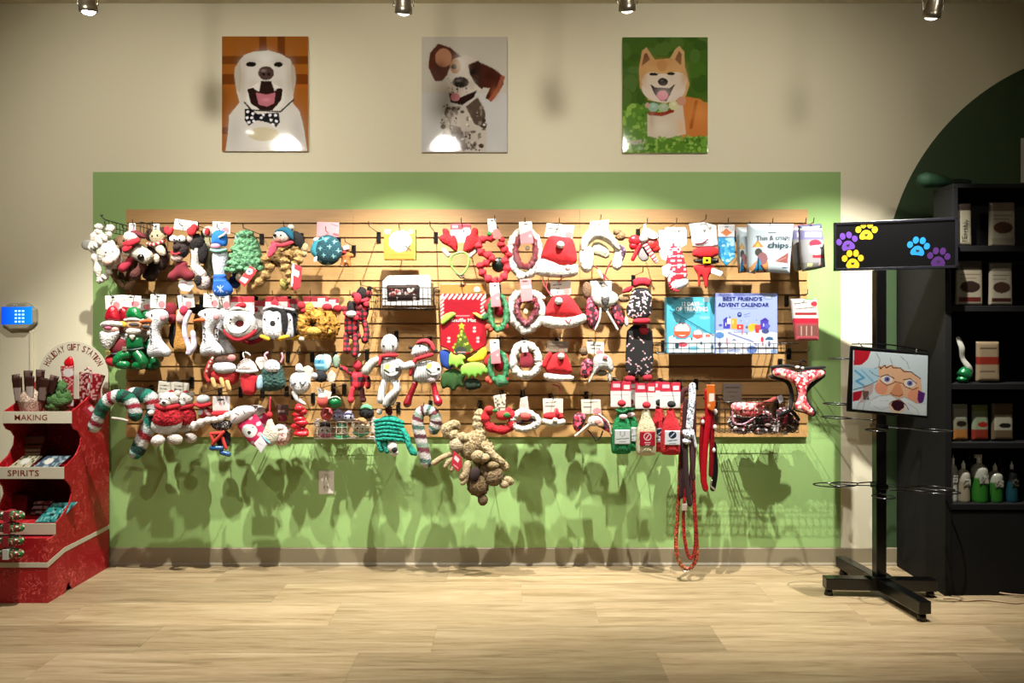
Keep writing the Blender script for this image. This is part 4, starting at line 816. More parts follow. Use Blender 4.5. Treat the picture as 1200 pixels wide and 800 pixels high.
def antlerdog(label, x, y, p, body, white, ant='#d6202c', grp=None, bone='#7c1224', copy=False):
    t = Toy('plush_reindeer', label, 'plush toy', x+12, y, p, grp)
    t.bl('head', [(x+12, y+21, 4, 9, 8, 7), (x+13, y+30, 6, 9, 9, 8)], U(body), fz=.08)
    t.bl('eye_white', [(x+6, y+17, 10, 5, 4, 3), (x+15, y+17, 10, 5.2, 4, 3)], F('#f5f2ee')); eye(t, [(x+8, y+18), (x+14, y+18)], 1.1, 13)
    t.pl('antler', [(x-8, y+7), (x-7, y+2), (x-3, y+1), (x-1, y+5), (x+2, y+2), (x+4, y+5), (x+2, y+11), (x-2, y+13), (x-6, y+11)], 3, F(ant), dp=4)
    t.pl('antler', [(x+20, y+11), (x+19, y+5), (x+23, y+3), (x+26, y-1), (x+30, y-1), (x+32, y+5), (x+30, y+11), (x+25, y+14)], 3, F(ant), dp=6)
    t.bl('snout', [(x+11, y+27, 12, 5, 4, 4)], U('#2a1512')); t.tb('mouth', [(x+4, y+32, 12), (x+8, y+35, 14), (x+14, y+34, 13)], 1.2, F('#d81c30'))
    t.bl('chin', [(x+9, y+39, 8, 7, 5, 5)], U('#d6b8ae'))
    t.pl('body', [(x+6, y+42), (x+20, y+42), (x+19, y+50), (x+28, y+56), (x+28, y+63), (x+18, y+66), (x+12, y+61), (x+5, y+66), (x-4, y+64), (x-4, y+57), (x+5, y+51)], 5, F(bone), dp=4, sm=2)
    t.card((x+3, y-6, x+30, y+6), dp=0, rot=8, ops=[('l', [(x+8, y), (x+20, y+2)], 1, '#6a665c'), ('l', [(x+8, y+3), (x+24, y+5)], .8, '#8a867c')]); return t
t = antlerdog('plush reindeer with bright red antlers, white eyes and dark red bone shaped body', 202, 264, .27, '#2a1714', 0); t.hook('holding the red antler plush reindeer')
t = Toy('plush_puppy', 'black and white long plush dog with tan ear, right of the red antler reindeer', 'plush toy', 236, 266, .24)
t.bl('head', [(232, 285, 4, 9, 11, 8)], U('#1d1412'), fz=.1); t.bl('ear', [(227, 281, 10, 4, 5, 3, 20)], U('#c3a89c')); t.bl('eye_white', [(229, 277, 11, 2, 2, 1.5)], F('#f0eeea')); t.tb('body', [(233, 292, 2), (230, 306, 3), (231, 314, 3), (238, 322, 3)], [8, 6, 6, 6], U('#e0d6cc'), n=20); t.bl('flank', [(238, 296, 3, 7, 13, 6)], U('#171110'), fz=.1)
t.bl('rump', [(239, 331, 3, 9, 9, 7)], U('#d6c7bf'), fz=.08); t.bl('spot', [(236, 329, 9, 5, 6, 3)], U('#1d1211')); t.bl('antler', [(244, 272, 2, 3, 5, 3), (231, 268, 6, 5, 4, 4)], F('#b81c2a'))
t.card([(214, 329), (221, 325), (228, 328), (231, 335), (226, 342), (217, 341), (213, 336)], dp=9, base='#f4f1ec', ops=[('l', [(217, 332), (223, 332)], 1.6, '#e07880'), ('l', [(218, 336), (226, 338)], .7, '#a09890')], part='round_tag'); t.hook('holding the black and white long plush dog')
t = Toy('plush_goose', 'pale green and cream plush squeezed behind the blue hatted plush', 'plush toy', 246, 268, .14)
t.bl('body', [(246, 292, 0, 8, 22, 7), (246, 315, 2, 7, 10, 6)], U('#b9b48c'), fz=.08); t.bl('head', [(246, 272, 3, 7, 7, 6)], U('#e3dcc9')); t.bl('wing', [(241, 300, 6, 4, 10, 3)], U('#8f9a5c'))
def gnomeblue(label, x, y, p):
    t = Toy('plush_snowman', label, 'plush toy', x, y, p)
    t.pl('body', [(x-8, y+22), (x+8, y+22), (x+10, y+35), (x+7, y+50), (x+8, y+60), (x-6, y+60), (x-8, y+50), (x-10, y+36)], 6, U('#dde4ee'), dp=0); t.pl('hat', [(x-9, y+20), (x-8, y+6), (x-2, y+1), (x+9, y+4), (x+11, y+14), (x+9, y+22), (x, y+20)], 5, F('#1c78d8'), dp=4)
    t.tb('hat_fold', [(x+3, y+11, 10), (x+7, y+9, 10), (x+10, y+6, 9)], 1.3, F('#e9eef6')); t.bl('face', [(x-3, y+21, 6, 6, 3.4, 3)], F('#e69ab8')); t.tb('collar', [(x-9, y+25, 3), (x, y+27, 8), (x+8, y+25, 4)], 2, F('#8fc9b4'))
    t.pl('boot', [(x-7, y+53), (x+9, y+53), (x+9, y+60), (x+16, y+68), (x+17, y+75), (x+8, y+80), (x-4, y+79), (x-8, y+72), (x-6, y+62)], 6, COL, dp=4, base='#0f63c9', ops=[('l', [(x-6, y+57), (x+9, y+57)], 1.2, '#0a3f8e'), ('l', [(x-6, y+61), (x+9, y+61)], 1, '#3d8ce0'), ('l', [(x+1, y+68), (x+7, y+74)], 1, '#cfe2f6'), ('l', [(x+7, y+68), (x+1, y+74)], 1, '#cfe2f6'), ('l', [(x+4, y+67), (x+4, y+75)], 1, '#cfe2f6'), ('e', x-3, y+73, .9, .9, '#b8d4f2'), ('e', x+11, y+75, .9, .9, '#b8d4f2')], st=.8)
    t.card((x-8, y-8, x+13, y+6), dp=2, rot=3); return t
t = gnomeblue('blue hatted white plush with a blue snowflake boot, left of the green tree', 258, 268, .26); t.hook('holding the blue and white boot plush')
def bumptree(label, x, y, p, c='#7cbc8a'):
    t = Toy('plush_tree', label, 'plush toy', x, y, p)
    t.pl('foliage', [(x-4, y+3), (x+1, y), (x+6, y+4), (x+14, y+12), (x+18, y+24), (x+20, y+36), (x+21, y+48), (x+10, y+52), (x-4, y+52), (x-18, y+50), (x-20, y+42), (x-16, y+30), (x-13, y+16)], 11, S(c), dp=0, fz=1.6, st=1.4)
    g = []
    for k_ in range(6):
        yy = y+8+k_*8; w_ = 6+k_*2.7; g += [(x+math.sin(k_*2+j*1.7)*.8+(-w_+2*w_*j/5.), yy+1.5*math.sin(j*2.2), 9-abs(j-2.5)*1.6, 4.2, 3.2, 3.5) for j in range(6)]
    t.bl('ruffles', g, S(c), fz=.2, seg=9); t.bl('trunk', [(x-8, y+56, 0, 4, 6, 4)], U('#b9a98a')); return t
t = bumptree('mint green crinkled plush tree near the top left of the board', 288, 268, .26)
t.card([(298, 312), (306, 318), (297, 330), (291, 337), (284, 330)], dp=13, base='#d62c34', ops=[('e', 297, 319, 4, 3.5, '#f4f0ee'), ('e', 297, 319, 1.6, 1.4, '#3b82c4'), ('p', [(288, 325), (296, 328), (292, 333), (286, 329)], '#f4f0ee')], part='red_tag'); t.hook('holding the mint green plush tree')
t = Toy('plush_bottle', 'blue plush partly hidden below and behind the green plush tree', 'plush toy', 280, 272, .16)
t.bl('body', [(278, 308, 0, 8, 22, 7), (276, 330, 2, 7, 8, 6)], F('#143a78')); t.bl('cap', [(281, 280, 0, 6, 8, 5)], F('#c3d2de'))
t = Toy('plush_dog', 'tan shaggy plush dog with long rope legs and a red tag', 'plush toy', 338, 272, .27)
TAN = S('#c29a5c')
t.bl('body', [(335, 297, 0, 14, 12, 9), (325, 298, 1, 10, 12, 8), (345, 296, 3, 10, 12, 8)], TAN, fz=.22, seg=18)
t.tb('leg', [(322, 293, 4), (315, 305, 6), (318, 316, 6), (310, 326, 5), (299, 336, 4)], [6, 6.5, 5, 5, 4], TAN, wob=(.25, 5), n=34); t.tb('leg', [(338, 298, 8), (336, 310, 9), (342, 322, 8), (345, 335, 7)], [6, 6, 5, 5.5], TAN, wob=(.25, 5), n=34)
t.tb('leg', [(348, 292, 6), (352, 304, 8), (346, 313, 7)], [6, 5.5, 5], TAN, wob=(.2, 4), n=24); t.bl('paw', [(334, 333, 4, 5, 7, 5, -20)], U('#a89a4a'), fz=.15)
t.bl('ear', [(358, 291, 5, 4.5, 6, 4, 20), (357, 297, 4, 4, 5, 4)], U('#cbb488')); t.bl('head', [(345, 284, 2, 8, 7, 6)], U('#9c7644'), fz=.15)
t.card([(346, 309), (358, 314), (356, 338), (349, 341), (345, 335)], dp=14, base='#a81c2c', ops=[('p', [(348, 316), (355, 319), (354, 326), (348, 323)], '#ead8d4'), ('l', [(348, 311), (346, 335)], 2.4, '#f0ece6')], part='red_tag'); t.hook('holding the tan shaggy plush dog', L=.25)
t = Toy('plush_penguin', 'small plush penguin in a teal beanie with long pink scarf, above tan dog', 'plush toy', 335, 266, .295)
t.bl('head', [(332, 278, 6, 10, 7.5, 7)], U('#efe8d6'), fz=.04); t.pl('beanie', [(322, 277), (325, 270), (334, 266), (343, 268), (347, 276), (346, 284), (340, 279), (330, 272)], 6, F('#0f6f8c'), dp=6); t.bl('pompom', [(342, 267, 4, 4, 3.5, 3.5)], U('#e8e2cc'), fz=.15)
t.bl('nose', [(326, 277, 13, 2, 2, 2)], M('#141010', 'gloss')); t.bl('eye', [(333, 277, 13, 1, 1, 1)], M('#141010', 'gloss')); t.bl('cheek', [(329, 283, 12, 3.4, 2.4, 2)], F('#b06a60'))
t.tb('scarf', [(323, 286, 10), (333, 289, 13), (344, 285, 8)], 2.4, F('#d23a4c')); t.pl('scarf_end', [(321, 287), (330, 285), (328, 296), (320, 304), (317, 301)], 1.6, F('#dc4a66'), dp=13)
t.bl('back', [(349, 281, 2, 7, 10, 6, -20)], U('#1a1815'), fz=.1); t.hook('holding the penguin in teal beanie', L=.33)
t = Toy('plush_ornament', 'round dark teal plush ornament ball with pale snowflakes', 'plush toy', 384, 272, .26)
bo = [('l', [(376, 283), (388, 279)], 1.4, '#4fa7ac'), ('l', [(379, 278), (385, 284)], 1.3, '#4fa7ac')]
for x, y in ((374, 283), (384, 281), (394, 284), (378, 292), (389, 290), (398, 294), (372, 297), (382, 300), (393, 301), (386, 310), (376, 307)): bo += [('l', [(x-2.2, y), (x+2.2, y)], .9, '#86c4c4'), ('l', [(x, y-2.2), (x, y+2.2)], .9, '#86c4c4'), ('e', x, y, 1.1, 1.1, '#9ad2d0')]
t.pl('ball', [(384+17*math.cos(a_*math.pi/12), 293+18*math.sin(a_*math.pi/12)) for a_ in range(24)], 12, COLU, dp=0, base='#0f4a56', ops=bo, st=.9, back=1)
t.pl('side_panel', [(364, 296), (367, 285), (375, 279), (379, 286), (377, 300), (372, 304)], 5, F('#2f8fa0'), dp=4); t.bl('topper', [(372, 282, 2, 5, 4, 4)], U('#d8e2d0')); t.card([(371, 303), (375, 301), (374, 307), (371, 308)], dp=12, base='#f0f0ee', ops=[], part='tag')
t.card((371, 260, 397, 277), dp=-2, base='#ee9aa0', rot=2, ops=[('l', [(388, 262), (396, 265)], .8, '#8a4a50'), ('l', [(391, 274), (399, 276)], 3, '#e4565e')], label='pink hang card'); t.hook('holding the teal ornament ball')
def gingerman(label, x, y, p, c='#b56d2c'):
    t = Toy('plush_gingerbread', label, 'plush toy', x, y, p)
    o = [(x-4, y), (x+3, y), (x+5, y+5), (x+3, y+9), (x+8, y+10), (x+9, y+14), (x+4, y+16), (x+6, y+24), (x+3, y+27), (x, y+22), (x-4, y+27), (x-8, y+25), (x-5, y+16), (x-9, y+14), (x-8, y+10), (x-4, y+9), (x-6, y+5)]
    t.pl('body', o, 3.5, COL, base=c, st=.7, ops=[('e', x-2, y+4, .7, .7, '#2a140a'), ('e', x+2, y+4, .7, .7, '#2a140a'), ('e', x-1, y+14, 1, 1, '#c8282c'), ('e', x-1, y+19, 1, 1, '#f2e8dc'), ('l', [(x-8, y+23), (x-4, y+25)], 1, '#efe2cc')]); t.bl('bow', [(x-2, y+9, 4, 3, 1.8, 1.6)], F('#c42430')); return t
t = gingerman('small orange brown gingerbread man plush right of teal ball', 406, 287, .2); t.card([(402, 289), (409, 287), (411, 292), (404, 294)], dp=5, base='#e8b0b0', ops=[], part='tag'); t.hook('holding the small gingerbread plush', dy=-3)
display_hook(434, 266, .26, .3, 'with nothing on it, left of the orange square box')
display_hook(505, 266, .26, .3, 'with nothing on it, right of the orange square box')
t = Toy('treat_box', 'orange square treat box with a pale round wreath picture on a peg', 'box', 469, 266, .22)
wr = []
for i in range(40): a_ = i*.157*2; r_ = 9+1.6*math.sin(i*2.3); wr.append(('e', 469.5+r_*math.cos(a_), 283+r_*math.sin(a_), 3.2, 3, ['#c9cbc4', '#b9beb8', '#dddcd4'][i % 3]))
t.bx('box', 450.5, 269, 487.5, 304.5, -5, 4, M('#e39a3f', 'paper'), bev=.4)
t.pl('printed_front', [(451, 269.5), (486, 269.5), (486, 304), (451, 304)], .2, PR, dp=4.3, sm=0, st=.6, base='#ec9f42', ops=[('e', 469.5, 283, 12.5, 12.5, '#bfc4bd')]+wr+[('e', 469.5, 283, 5.5, 5.5, '#c9cbc2'), ('e', 455, 271.5, 4, 3.6, '#f0e6d4'), ('e', 482, 272, 3, 3, '#f2d9ae'), ('l', [(476, 289), (482, 294)], 1.6, '#6a5a3c'), ('l', [(481, 288), (477, 295)], 1.4, '#6a5a3c'), ('l', [(464, 289), (474, 288)], .8, '#8a8c80'), ('l', [(457, 299), (480, 299)], .7, '#d38a30')])
t.hook('holding the orange square box', dy=2)

# ================================================================= ROW 2 LEFT
def gnomewhite(label, x, y, p, g_=None):
    t = Toy('plush_gnome', label, 'plush toy', x+4, y, p, g_)
    t.pl('hat', [(x-6, y+30), (x-4, y+18), (x+2, y+10), (x+8, y+12), (x+12, y+22), (x+13, y+30)], 6, M('#b8142a', 'satin'), dp=3); t.tb('hat_brim', [(x-8, y+34, 3), (x+2, y+32, 9), (x+13, y+33, 4)], 3.2, U('#f3efe8'), wob=(.12, 5))
    t.pl('face', [(x-6, y+34), (x+12, y+34), (x+12, y+43), (x-6, y+43)], 5, F('#e9bfae'), dp=4); t.bl('glasses', [(x+2, y+37, 10, 4, 1.8, 1.5)], F('#e06a8c')); t.bl('eye', [(x-2, y+37, 10, 1.2, 1.2, 1)], M('#101010', 'gloss'), seg=8)
    t.pl('beard', [(x-9, y+40), (x-2, y+42), (x+6, y+42), (x+14, y+40), (x+11, y+50), (x+5, y+60), (x-2, y+64), (x-7, y+58), (x-10, y+48)], 6, U('#eeeae2'), dp=6, fz=.7)
    t.pl('body', [(x-2, y+52), (x+16, y+48), (x+20, y+62), (x+14, y+70), (x-1, y+68)], 6, F('#7d1420'), dp=0); t.tb('belt', [(x-2, y+66, 4), (x+7, y+68, 8), (x+16, y+66, 4)], 2, M('#191213', 'plain')); t.bx('buckle', x-1, y+64, x+4, y+69, 8, 10, M('#e8c878', 'metal'))
    t.pl('boot', [(x-4, y+69), (x+10, y+69), (x+17, y+79), (x+16, y+84), (x+6, y+83), (x-2, y+81), (x-5, y+76)], 5.5, F('#cf1b2b'), dp=3)
    t.card((x-6, y-1, x+13, y+15), dp=2, rot=-3); return t
tg = gnomewhite('bearded plush figure in dark red hat, front one at left of second row', 130, 347, .27); tg.hook('holding the bearded red hatted plush figures')
tg.dup('second bearded red hatted plush figure, half hidden behind the first', 13, 2, .15)
def elf(label, x, y, p):
    t = Toy('plush_elf', label, 'plush toy', x, y, p)
    t.pl('hat', [(x-9, y+28), (x-8, y+18), (x-3, y+13), (x+6, y+14), (x+12, y+26), (x+11, y+29)], 6, M('#0c7a3c', 'satin'), dp=3); t.tb('hat_brim', [(x-10, y+29, 3), (x+1, y+28, 8), (x+11, y+29, 3)], 1.8, F('#f0ede4'))
    t.bl('face', [(x+1, y+35, 3, 9, 7, 6)], F('#e2a474')); t.pl('ear', [(x-18, y+31), (x-12, y+30), (x-5, y+33), (x-8, y+38), (x-14, y+37)], 2, F('#d8b42e'), dp=4); t.bl('mask', [(x+3, y+34, 8, 6, 2.4, 2)], F('#5a544e')); t.bl('beard', [(x+1, y+42, 5, 9, 4.5, 5)], U('#ece6da'))
    t.pl('tunic', [(x-9, y+48), (x-3, y+46), (x+6, y+46), (x+10, y+50), (x+11, y+64), (x-10, y+66)], 6, M('#0f6a38', 'satin'), dp=1); t.pl('collar', [(x-4, y+46), (x+6, y+46), (x+1, y+54)], 1.5, F('#d9cdb8'), dp=8)
    t.tb('belt', [(x-11, y+63, 3), (x, y+64, 8), (x+11, y+62, 3)], 1.6, M('#11271a', 'plain')); t.bx('buckle', x-10, y+60, x-5, y+65, 8, 10, M('#e9e2c2', 'metal'))
    t.tb('leg', [(x-6, y+68, 3), (x-15, y+72, 5), (x-17, y+79, 5), (x-8, y+81, 5)], [6, 6.5, 6, 5], M('#178044', 'satin')); t.tb('leg', [(x+4, y+68, 3), (x+10, y+74, 5), (x+12, y+80, 5), (x+4, y+82, 5)], [6, 6, 6, 5], M('#127038', 'satin'))
    t.card((x-16, y, x+8, y+14), dp=1, rot=4); return t
te = elf('green elf plush figure with yellow ear and belt, front one', 158, 346, .265); te.hook('holding the green elf plush figures')
te.dup('second green elf plush figure, behind the front one', 14, 4, .13)
def snowbone(label, x, y, p, s=1, g_=None):
    f = lambda L_: [(x+a*s, y+b*s) for a, b in L_]
    t = Toy('plush_snowman', label, 'plush toy', x, y, p, g_)
    t.pl('body', f([(-17, 22), (-8, 17), (2, 15), (11, 18), (14, 26), (10, 33), (4, 37), (2, 44), (6, 54), (14, 62), (17, 68), (12, 73), (2, 71), (-8, 73), (-13, 70), (-13, 62), (-9, 52), (-10, 42), (-10, 32), (-13, 27)]), 6.5*s, U('#e6e7ea'), dp=0, sm=2, fz=.25)
    t.tb('carrot_nose', [(x-6*s, y+30*s, 6), (x-11*s, y+30*s, 9), (x-16*s, y+31*s, 11)], [2.4*s, 2*s, .9*s], F('#e0672c')); t.bl('patch', [(x+8*s, y+26*s, 5, 4*s, 4*s, 2)], F('#d9a0a4'))
    for d in (39, 46, 53): t.bl('button', [(x-5*s, y+d*s, 7*s, 1.2, 1.2, 1)], M('#26262a', 'gloss'), seg=8)
    eye(t, [(x-4*s, y+23*s)], 1.1, 7*s); t.card((x-8*s, y-1, x+10*s, y+15*s), dp=1, rot=2); return t
ts = snowbone('white snowman plush with bone shaped body, right of the elf', 185, 346, .26); ts.hook('holding the white bone snowman plushes')
t = Toy('plush_ball', 'dark red plush ball cap peeking behind the narrow snowman plush', 'plush toy', 200, 350, .16); t.bl('cap', [(200, 364, 0, 8, 10, 7), (203, 373, 2, 6, 6, 6)], F('#8a1222')); t.bl('body', [(205, 392, -2, 8, 16, 6)], U('#1f120e'), fz=.1)
t = Toy('plush_gingerbread', 'golden gingerbread plush bone with pink hat, middle of second row left', 'plush toy', 213, 345, .26)
t.pl('body', [(206, 362), (214, 362), (215, 372), (214, 385), (217, 396), (223, 404), (219, 413), (210, 412), (204, 413), (203, 402), (206, 390), (206, 375)], 5, U('#c98f3a'), dp=0, sm=1); t.pl('icing_hat', [(208, 372), (211, 362), (217, 359), (221, 366), (218, 378), (209, 379)], 4, F('#eac0bc'), dp=4); t.bl('hat_tip', [(218, 364, 6, 5, 6, 4)], F('#d12c4c')); t.card((207, 345, 226, 361), dp=-1, rot=-8); t.hook('holding the gingerbread bone plush')
t = Toy('plush_candy_cane', 'white and lilac plush cane hanging right of the gingerbread bone', 'plush toy', 222, 350, .28)
t.tb('cane', [(222, 366, 0), (218, 378, 2), (218, 392, 3), (223, 408, 3), (222, 414, 3), (228, 405, 2), (226, 390, 0)], 3.2, COL, n=40, colfn=lambda s, a: '#eeeaf2' if int(s*16+a) % 3 else '#c7b8cc')
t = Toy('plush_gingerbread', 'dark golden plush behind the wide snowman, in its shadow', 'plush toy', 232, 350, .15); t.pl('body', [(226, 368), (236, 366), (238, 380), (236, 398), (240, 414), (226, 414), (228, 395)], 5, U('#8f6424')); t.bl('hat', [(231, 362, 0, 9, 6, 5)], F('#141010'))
tb_ = snowbone('larger white snowman plush with bone shaped body and red carrot nose', 247, 345, .27, 1.0); tb_.hook('holding the larger snowman plushes')
tb_.pl('side_fold', [(252, 363), (262, 360), (266, 370), (261, 376), (255, 375)], 4, U('#dcd6de'), dp=-4); tb_.dup('second white snowman plush tucked behind the larger one, nearest the donut toys', 14, 2, .14)
def donut(label, cx, cy, r, p, body, ops_fn, group, depth=7, hole='#1a0f0c'):
    t = Toy('plush_ring', label, 'plush toy', cx, 347, p, group); return t
G2 = None
t = Toy('plush_donut', 'white ring plush with a red hat tip and red collar', 'plush toy', 281, 346, .26)
def ring(t, cx, cy, rx, ry, r, mat, dp=0, part='ring', colfn=None, wob=None, n=48):
    return t.tb(part, [(cx+rx*math.cos(a_*math.pi/6), cy+ry*math.sin(a_*math.pi/6), dp) for a_ in range(12)], r, mat, closed=True, n=n, seg=12, colfn=colfn, wob=wob)
ring(t, 281, 379, 12, 11, 7, U('#efece6')); t.bl('centre', [(281, 379, -3, 6, 6, 4)], F('#7a0f16')); t.tb('collar', [(264, 388, 0), (272, 395, 3), (281, 398, 3), (292, 394, 3), (298, 388, 0)], 3, F('#b01426')); t.pl('hat', [(275, 360), (282, 354), (290, 355), (290, 361), (282, 362)], 4, F('#c4162a'), dp=4); t.tb('brim', [(271, 364, 2), (281, 361, 6), (291, 364, 2)], 2.2, U('#f4f2ee'))
t.tb('stitched_smile', [(267, 381, 6), (272, 389, 7), (281, 391, 8), (290, 388, 7), (296, 381, 6)], .5, F('#57504c'), n=20); eye(t, [(273, 374), (272, 378)], 1, 7); t.card([(269, 347), (297, 347), (297, 368), (269, 368)], dp=-3, base='#e9d8d4', ops=[('r', 268, 346, 298, 354, '#c51c30'), ('r', 276, 356, 292, 360, '#f0e8e6')]); t.hook('holding the white ring plush')
t.dup('second white ring plush with red collar, hidden behind the front ring', 14, 5, .12)
t = Toy('plush_penguin', 'penguin ring plush with yellow feet and a small red hat', 'plush toy', 322, 346, .265)
t.pl('body', [(308, 372), (311, 364), (320, 361), (332, 364), (334, 380), (332, 394), (324, 398), (312, 396), (308, 388)], 7, U('#eceef2'), dp=2, sm=1); t.pl('back', [(309, 364), (313, 359), (330, 359), (337, 366), (338, 384), (333, 396), (331, 380), (329, 364), (322, 368), (316, 363)], 8, U('#111113'), dp=0, sm=1)
t.bl('centre', [(322, 379, 7.5, 4.2, 5.2, 2)], F('#160c0a')); eye(t, [(313, 374), (329, 373)], 1.2, 9); t.tb('foot', [(308, 394, 4), (316, 397, 6)], 2.4, F('#e8b41c')); t.tb('foot', [(331, 396, 6), (338, 394, 4)], 2.4, F('#e8b41c'))
t.pl('hat', [(318, 359), (320, 352), (325, 350), (328, 356), (328, 360)], 4, F('#c81a34'), dp=4); t.tb('brim', [(311, 362, 3), (321, 359, 7), (331, 361, 3)], 2, U('#f2f0f0')); t.card([(310, 347), (336, 347), (336, 360), (310, 360)], dp=-3, base='#eadcd8', ops=[('r', 309, 346, 340, 353, '#c51c30')]); t.hook('holding the penguin ring plushes')
t.dup('second penguin ring plush, mostly dark, behind the front penguin', 14, 3, .1)
t = Toy('plush_reindeer', 'golden brown ring plush with red antler bows, right end of plush row', 'plush toy', 366, 346, .26)
ring(t, 367, 380, 11, 11, 8, S('#d29634'), wob=(.06, 9)); t.bl('centre', [(368, 378, -2, 5, 5, 4)], F('#120b08')); t.bl('muzzle', [(370, 388, 7, 9, 5, 4)], U('#dcae4c')); t.bl('forelock', [(364, 362, 5, 5, 8, 4)], U('#cf9c3e'), fz=.2)
t.bl('antler', [(354, 358, 3, 5, 5, 4), (357, 364, 3, 4, 3, 3)], F('#b01426')); t.bl('antler', [(384, 360, 3, 6, 4.5, 4)], F('#b01426')); t.bl('foot', [(355, 397, 4, 4, 3, 3)], F('#d9c4a4')); eye(t, [(361, 376), (376, 374)], 1.1, 8)
t.card([(355, 347), (384, 347), (384, 360), (355, 360)], dp=-3, base='#cfc3ba', ops=[('r', 354, 346, 385, 353, '#9c1626'), ('r', 372, 349, 380, 353, '#d9cfc8')]); t.hook('holding the golden ring plushes')
t.dup('second golden brown ring plush, behind the front one', 13, 2, .12)
BP = plaid('buffalo_plaid_red', '#c3172b', '#4a0b14', '#0c0708', .026)
def dangle(label, x, y, p, g_=None):
    t = Toy('plush_moose', label, 'plush toy', x, y, p, g_)
    t.bl('head', [(x, y+8, 0, 6, 8, 5)], U('#1c1010'), fz=.1); t.bl('ear', [(x-8, y+10, 2, 4, 4, 3)], F('#7c1220')); t.bl('ear', [(x+9, y+8, 2, 4, 4, 3)], F('#7c1220'))
    t.pl('body', [(x-7, y+14), (x+8, y+14), (x+9, y+30), (x+4, y+42), (x-8, y+40), (x-9, y+26)], 5, BP, dp=0); t.tb('scarf', [(x-7, y+15, 4), (x, y+17, 7), (x+8, y+15, 4)], 2.4, F('#d42438')); t.pl('scarf_end', [(x+2, y+17), (x+10, y+17), (x+9, y+24), (x+3, y+23)], 1.5, F('#d42438'), dp=6)
    t.tb('leg', [(x-6, y+40, 0), (x-6, y+52, 1), (x-5, y+58, 2)], [3.5, 3.5, 4.5], BP); t.tb('leg', [(x+3, y+41, 0), (x+6, y+54, 1), (x+4, y+62, 2)], [3.5, 3.5, 4.5], BP); return t
t = dangle('dark buffalo plaid plush moose dangling left of the wire basket, upper one', 424, 336, .22); t.hook('holding the upper buffalo plaid moose', dy=-2)
t = dangle('buffalo plaid plush moose hanging lower left of the other, with white cap', 412, 352, .28); t.bl('cap', [(413, 368, 7, 6, 4, 4)], U('#eeebe8')); t.bl('pom', [(420, 350, 5, 4.5, 7, 4)], F('#c01c34')); t.hook('holding the lower buffalo plaid moose', dy=-6)

# ================================================================= ROW 3 LEFT
t = Toy('plush_mug', 'red mug plush with white brim and tan legs, left in third row', 'plush toy', 263, 415, .27)
t.pl('body', [(245, 432), (282, 432), (280, 446), (272, 452), (254, 450), (247, 443)], 7, F('#b91a1e')); t.pl('brim', [(250, 428), (256, 424), (272, 424), (279, 428), (278, 435), (268, 438), (255, 437)], 6, U('#e4e8ea'), dp=5); t.bl('top', [(263, 422, 2, 11, 5, 5)], U('#5a3a2c'), fz=.1); t.tb('handle', [(246, 446, 3), (243, 438, 3), (248, 424, 3)], 3, F('#c8302a')); t.tb('candy_cane', [(245, 435, 7), (250, 424, 8), (252, 419, 7)], 1.3, COL, n=20, colfn=lambda s, a: '#c8202c' if int(s*8) % 2 else '#f0e6dc')
for x, y, r_ in ((252, 447, 40), (262, 447, 25), (269, 450, -30)): t.tb('leg', [(x, y-3, 7), (x+3, y+5, 8)], 2.6, F('#d6b070'))
t.bl('ear', [(273, 419, 4, 5, 4, 3)], F('#d98a84')); t.hook('holding the red mug plush')
t = Toy('plush_cup', 'red cup plush topped with white whipped cream', 'plush toy', 290, 415, .28)
t.pl('cup', [(281, 436), (303, 436), (301, 458), (297, 463), (287, 463), (283, 458)], 7, M('#d8222e', 'fab')); t.pl('cream_top', [(278, 432), (280, 425), (288, 419), (296, 422), (302, 430), (302, 437), (290, 436), (280, 437)], 7, U('#eadcd4'), dp=1); t.tb('cream_rim', [(279, 434, 3), (291, 435, 9), (302, 434, 3)], 2, U('#f2ece8')); t.tb('drizzle', [(281, 427, 7), (288, 422, 8), (294, 420, 6)], .6, F('#7c5a4c')); t.tb('loop', [(286, 419, 0), (285, 414, 0), (289, 413, 0), (293, 416, 0)], .9, F('#e9dcd4')); t.card([(298, 424), (300, 419), (308, 418), (313, 422), (312, 430), (304, 433)], dp=-3, base='#e6dcd0', ops=[('l', [(301, 424), (309, 423)], .8, '#8a8478')], part='round_tag'); t.hook('holding the red cup plush')
t = Toy('plush_snowman', 'plush with white spotted hood and dark teal shaggy belly, like a mitten', 'plush toy', 320, 415, .27)
t.pl('body', [(306, 434), (312, 424), (328, 423), (333, 436), (336, 450), (330, 457), (310, 459), (303, 456)], 8, S('#3c645a'), fz=.9); t.pl('hood', [(311, 431), (313, 424), (319, 420), (328, 423), (331, 431), (326, 436), (316, 436)], 5, speckle('white_dots', ['#e8e6e8', '#e0dde2', '#e9e7e9', '#6a6470'], 170), dp=6); t.tb('tassel', [(313, 421, 2), (311, 416, 2), (314, 413, 2)], 1.4, F('#e8a8b0')); t.tb('tassel', [(330, 424, 2), (332, 418, 2), (331, 414, 2)], 1.4, F('#d898a4')); t.pl('arm', [(304, 440), (309, 438), (311, 452), (306, 458), (302, 452)], 4, F('#a8c9d8'), dp=6); t.bl('hand', [(301, 447, 0, 5, 8, 4)], F('#4c5e42')); t.hook('holding the teal belly plush')
t = Toy('plush_ornament', 'round white plush face ornament with little tail, third row', 'plush toy', 351, 415, .26)
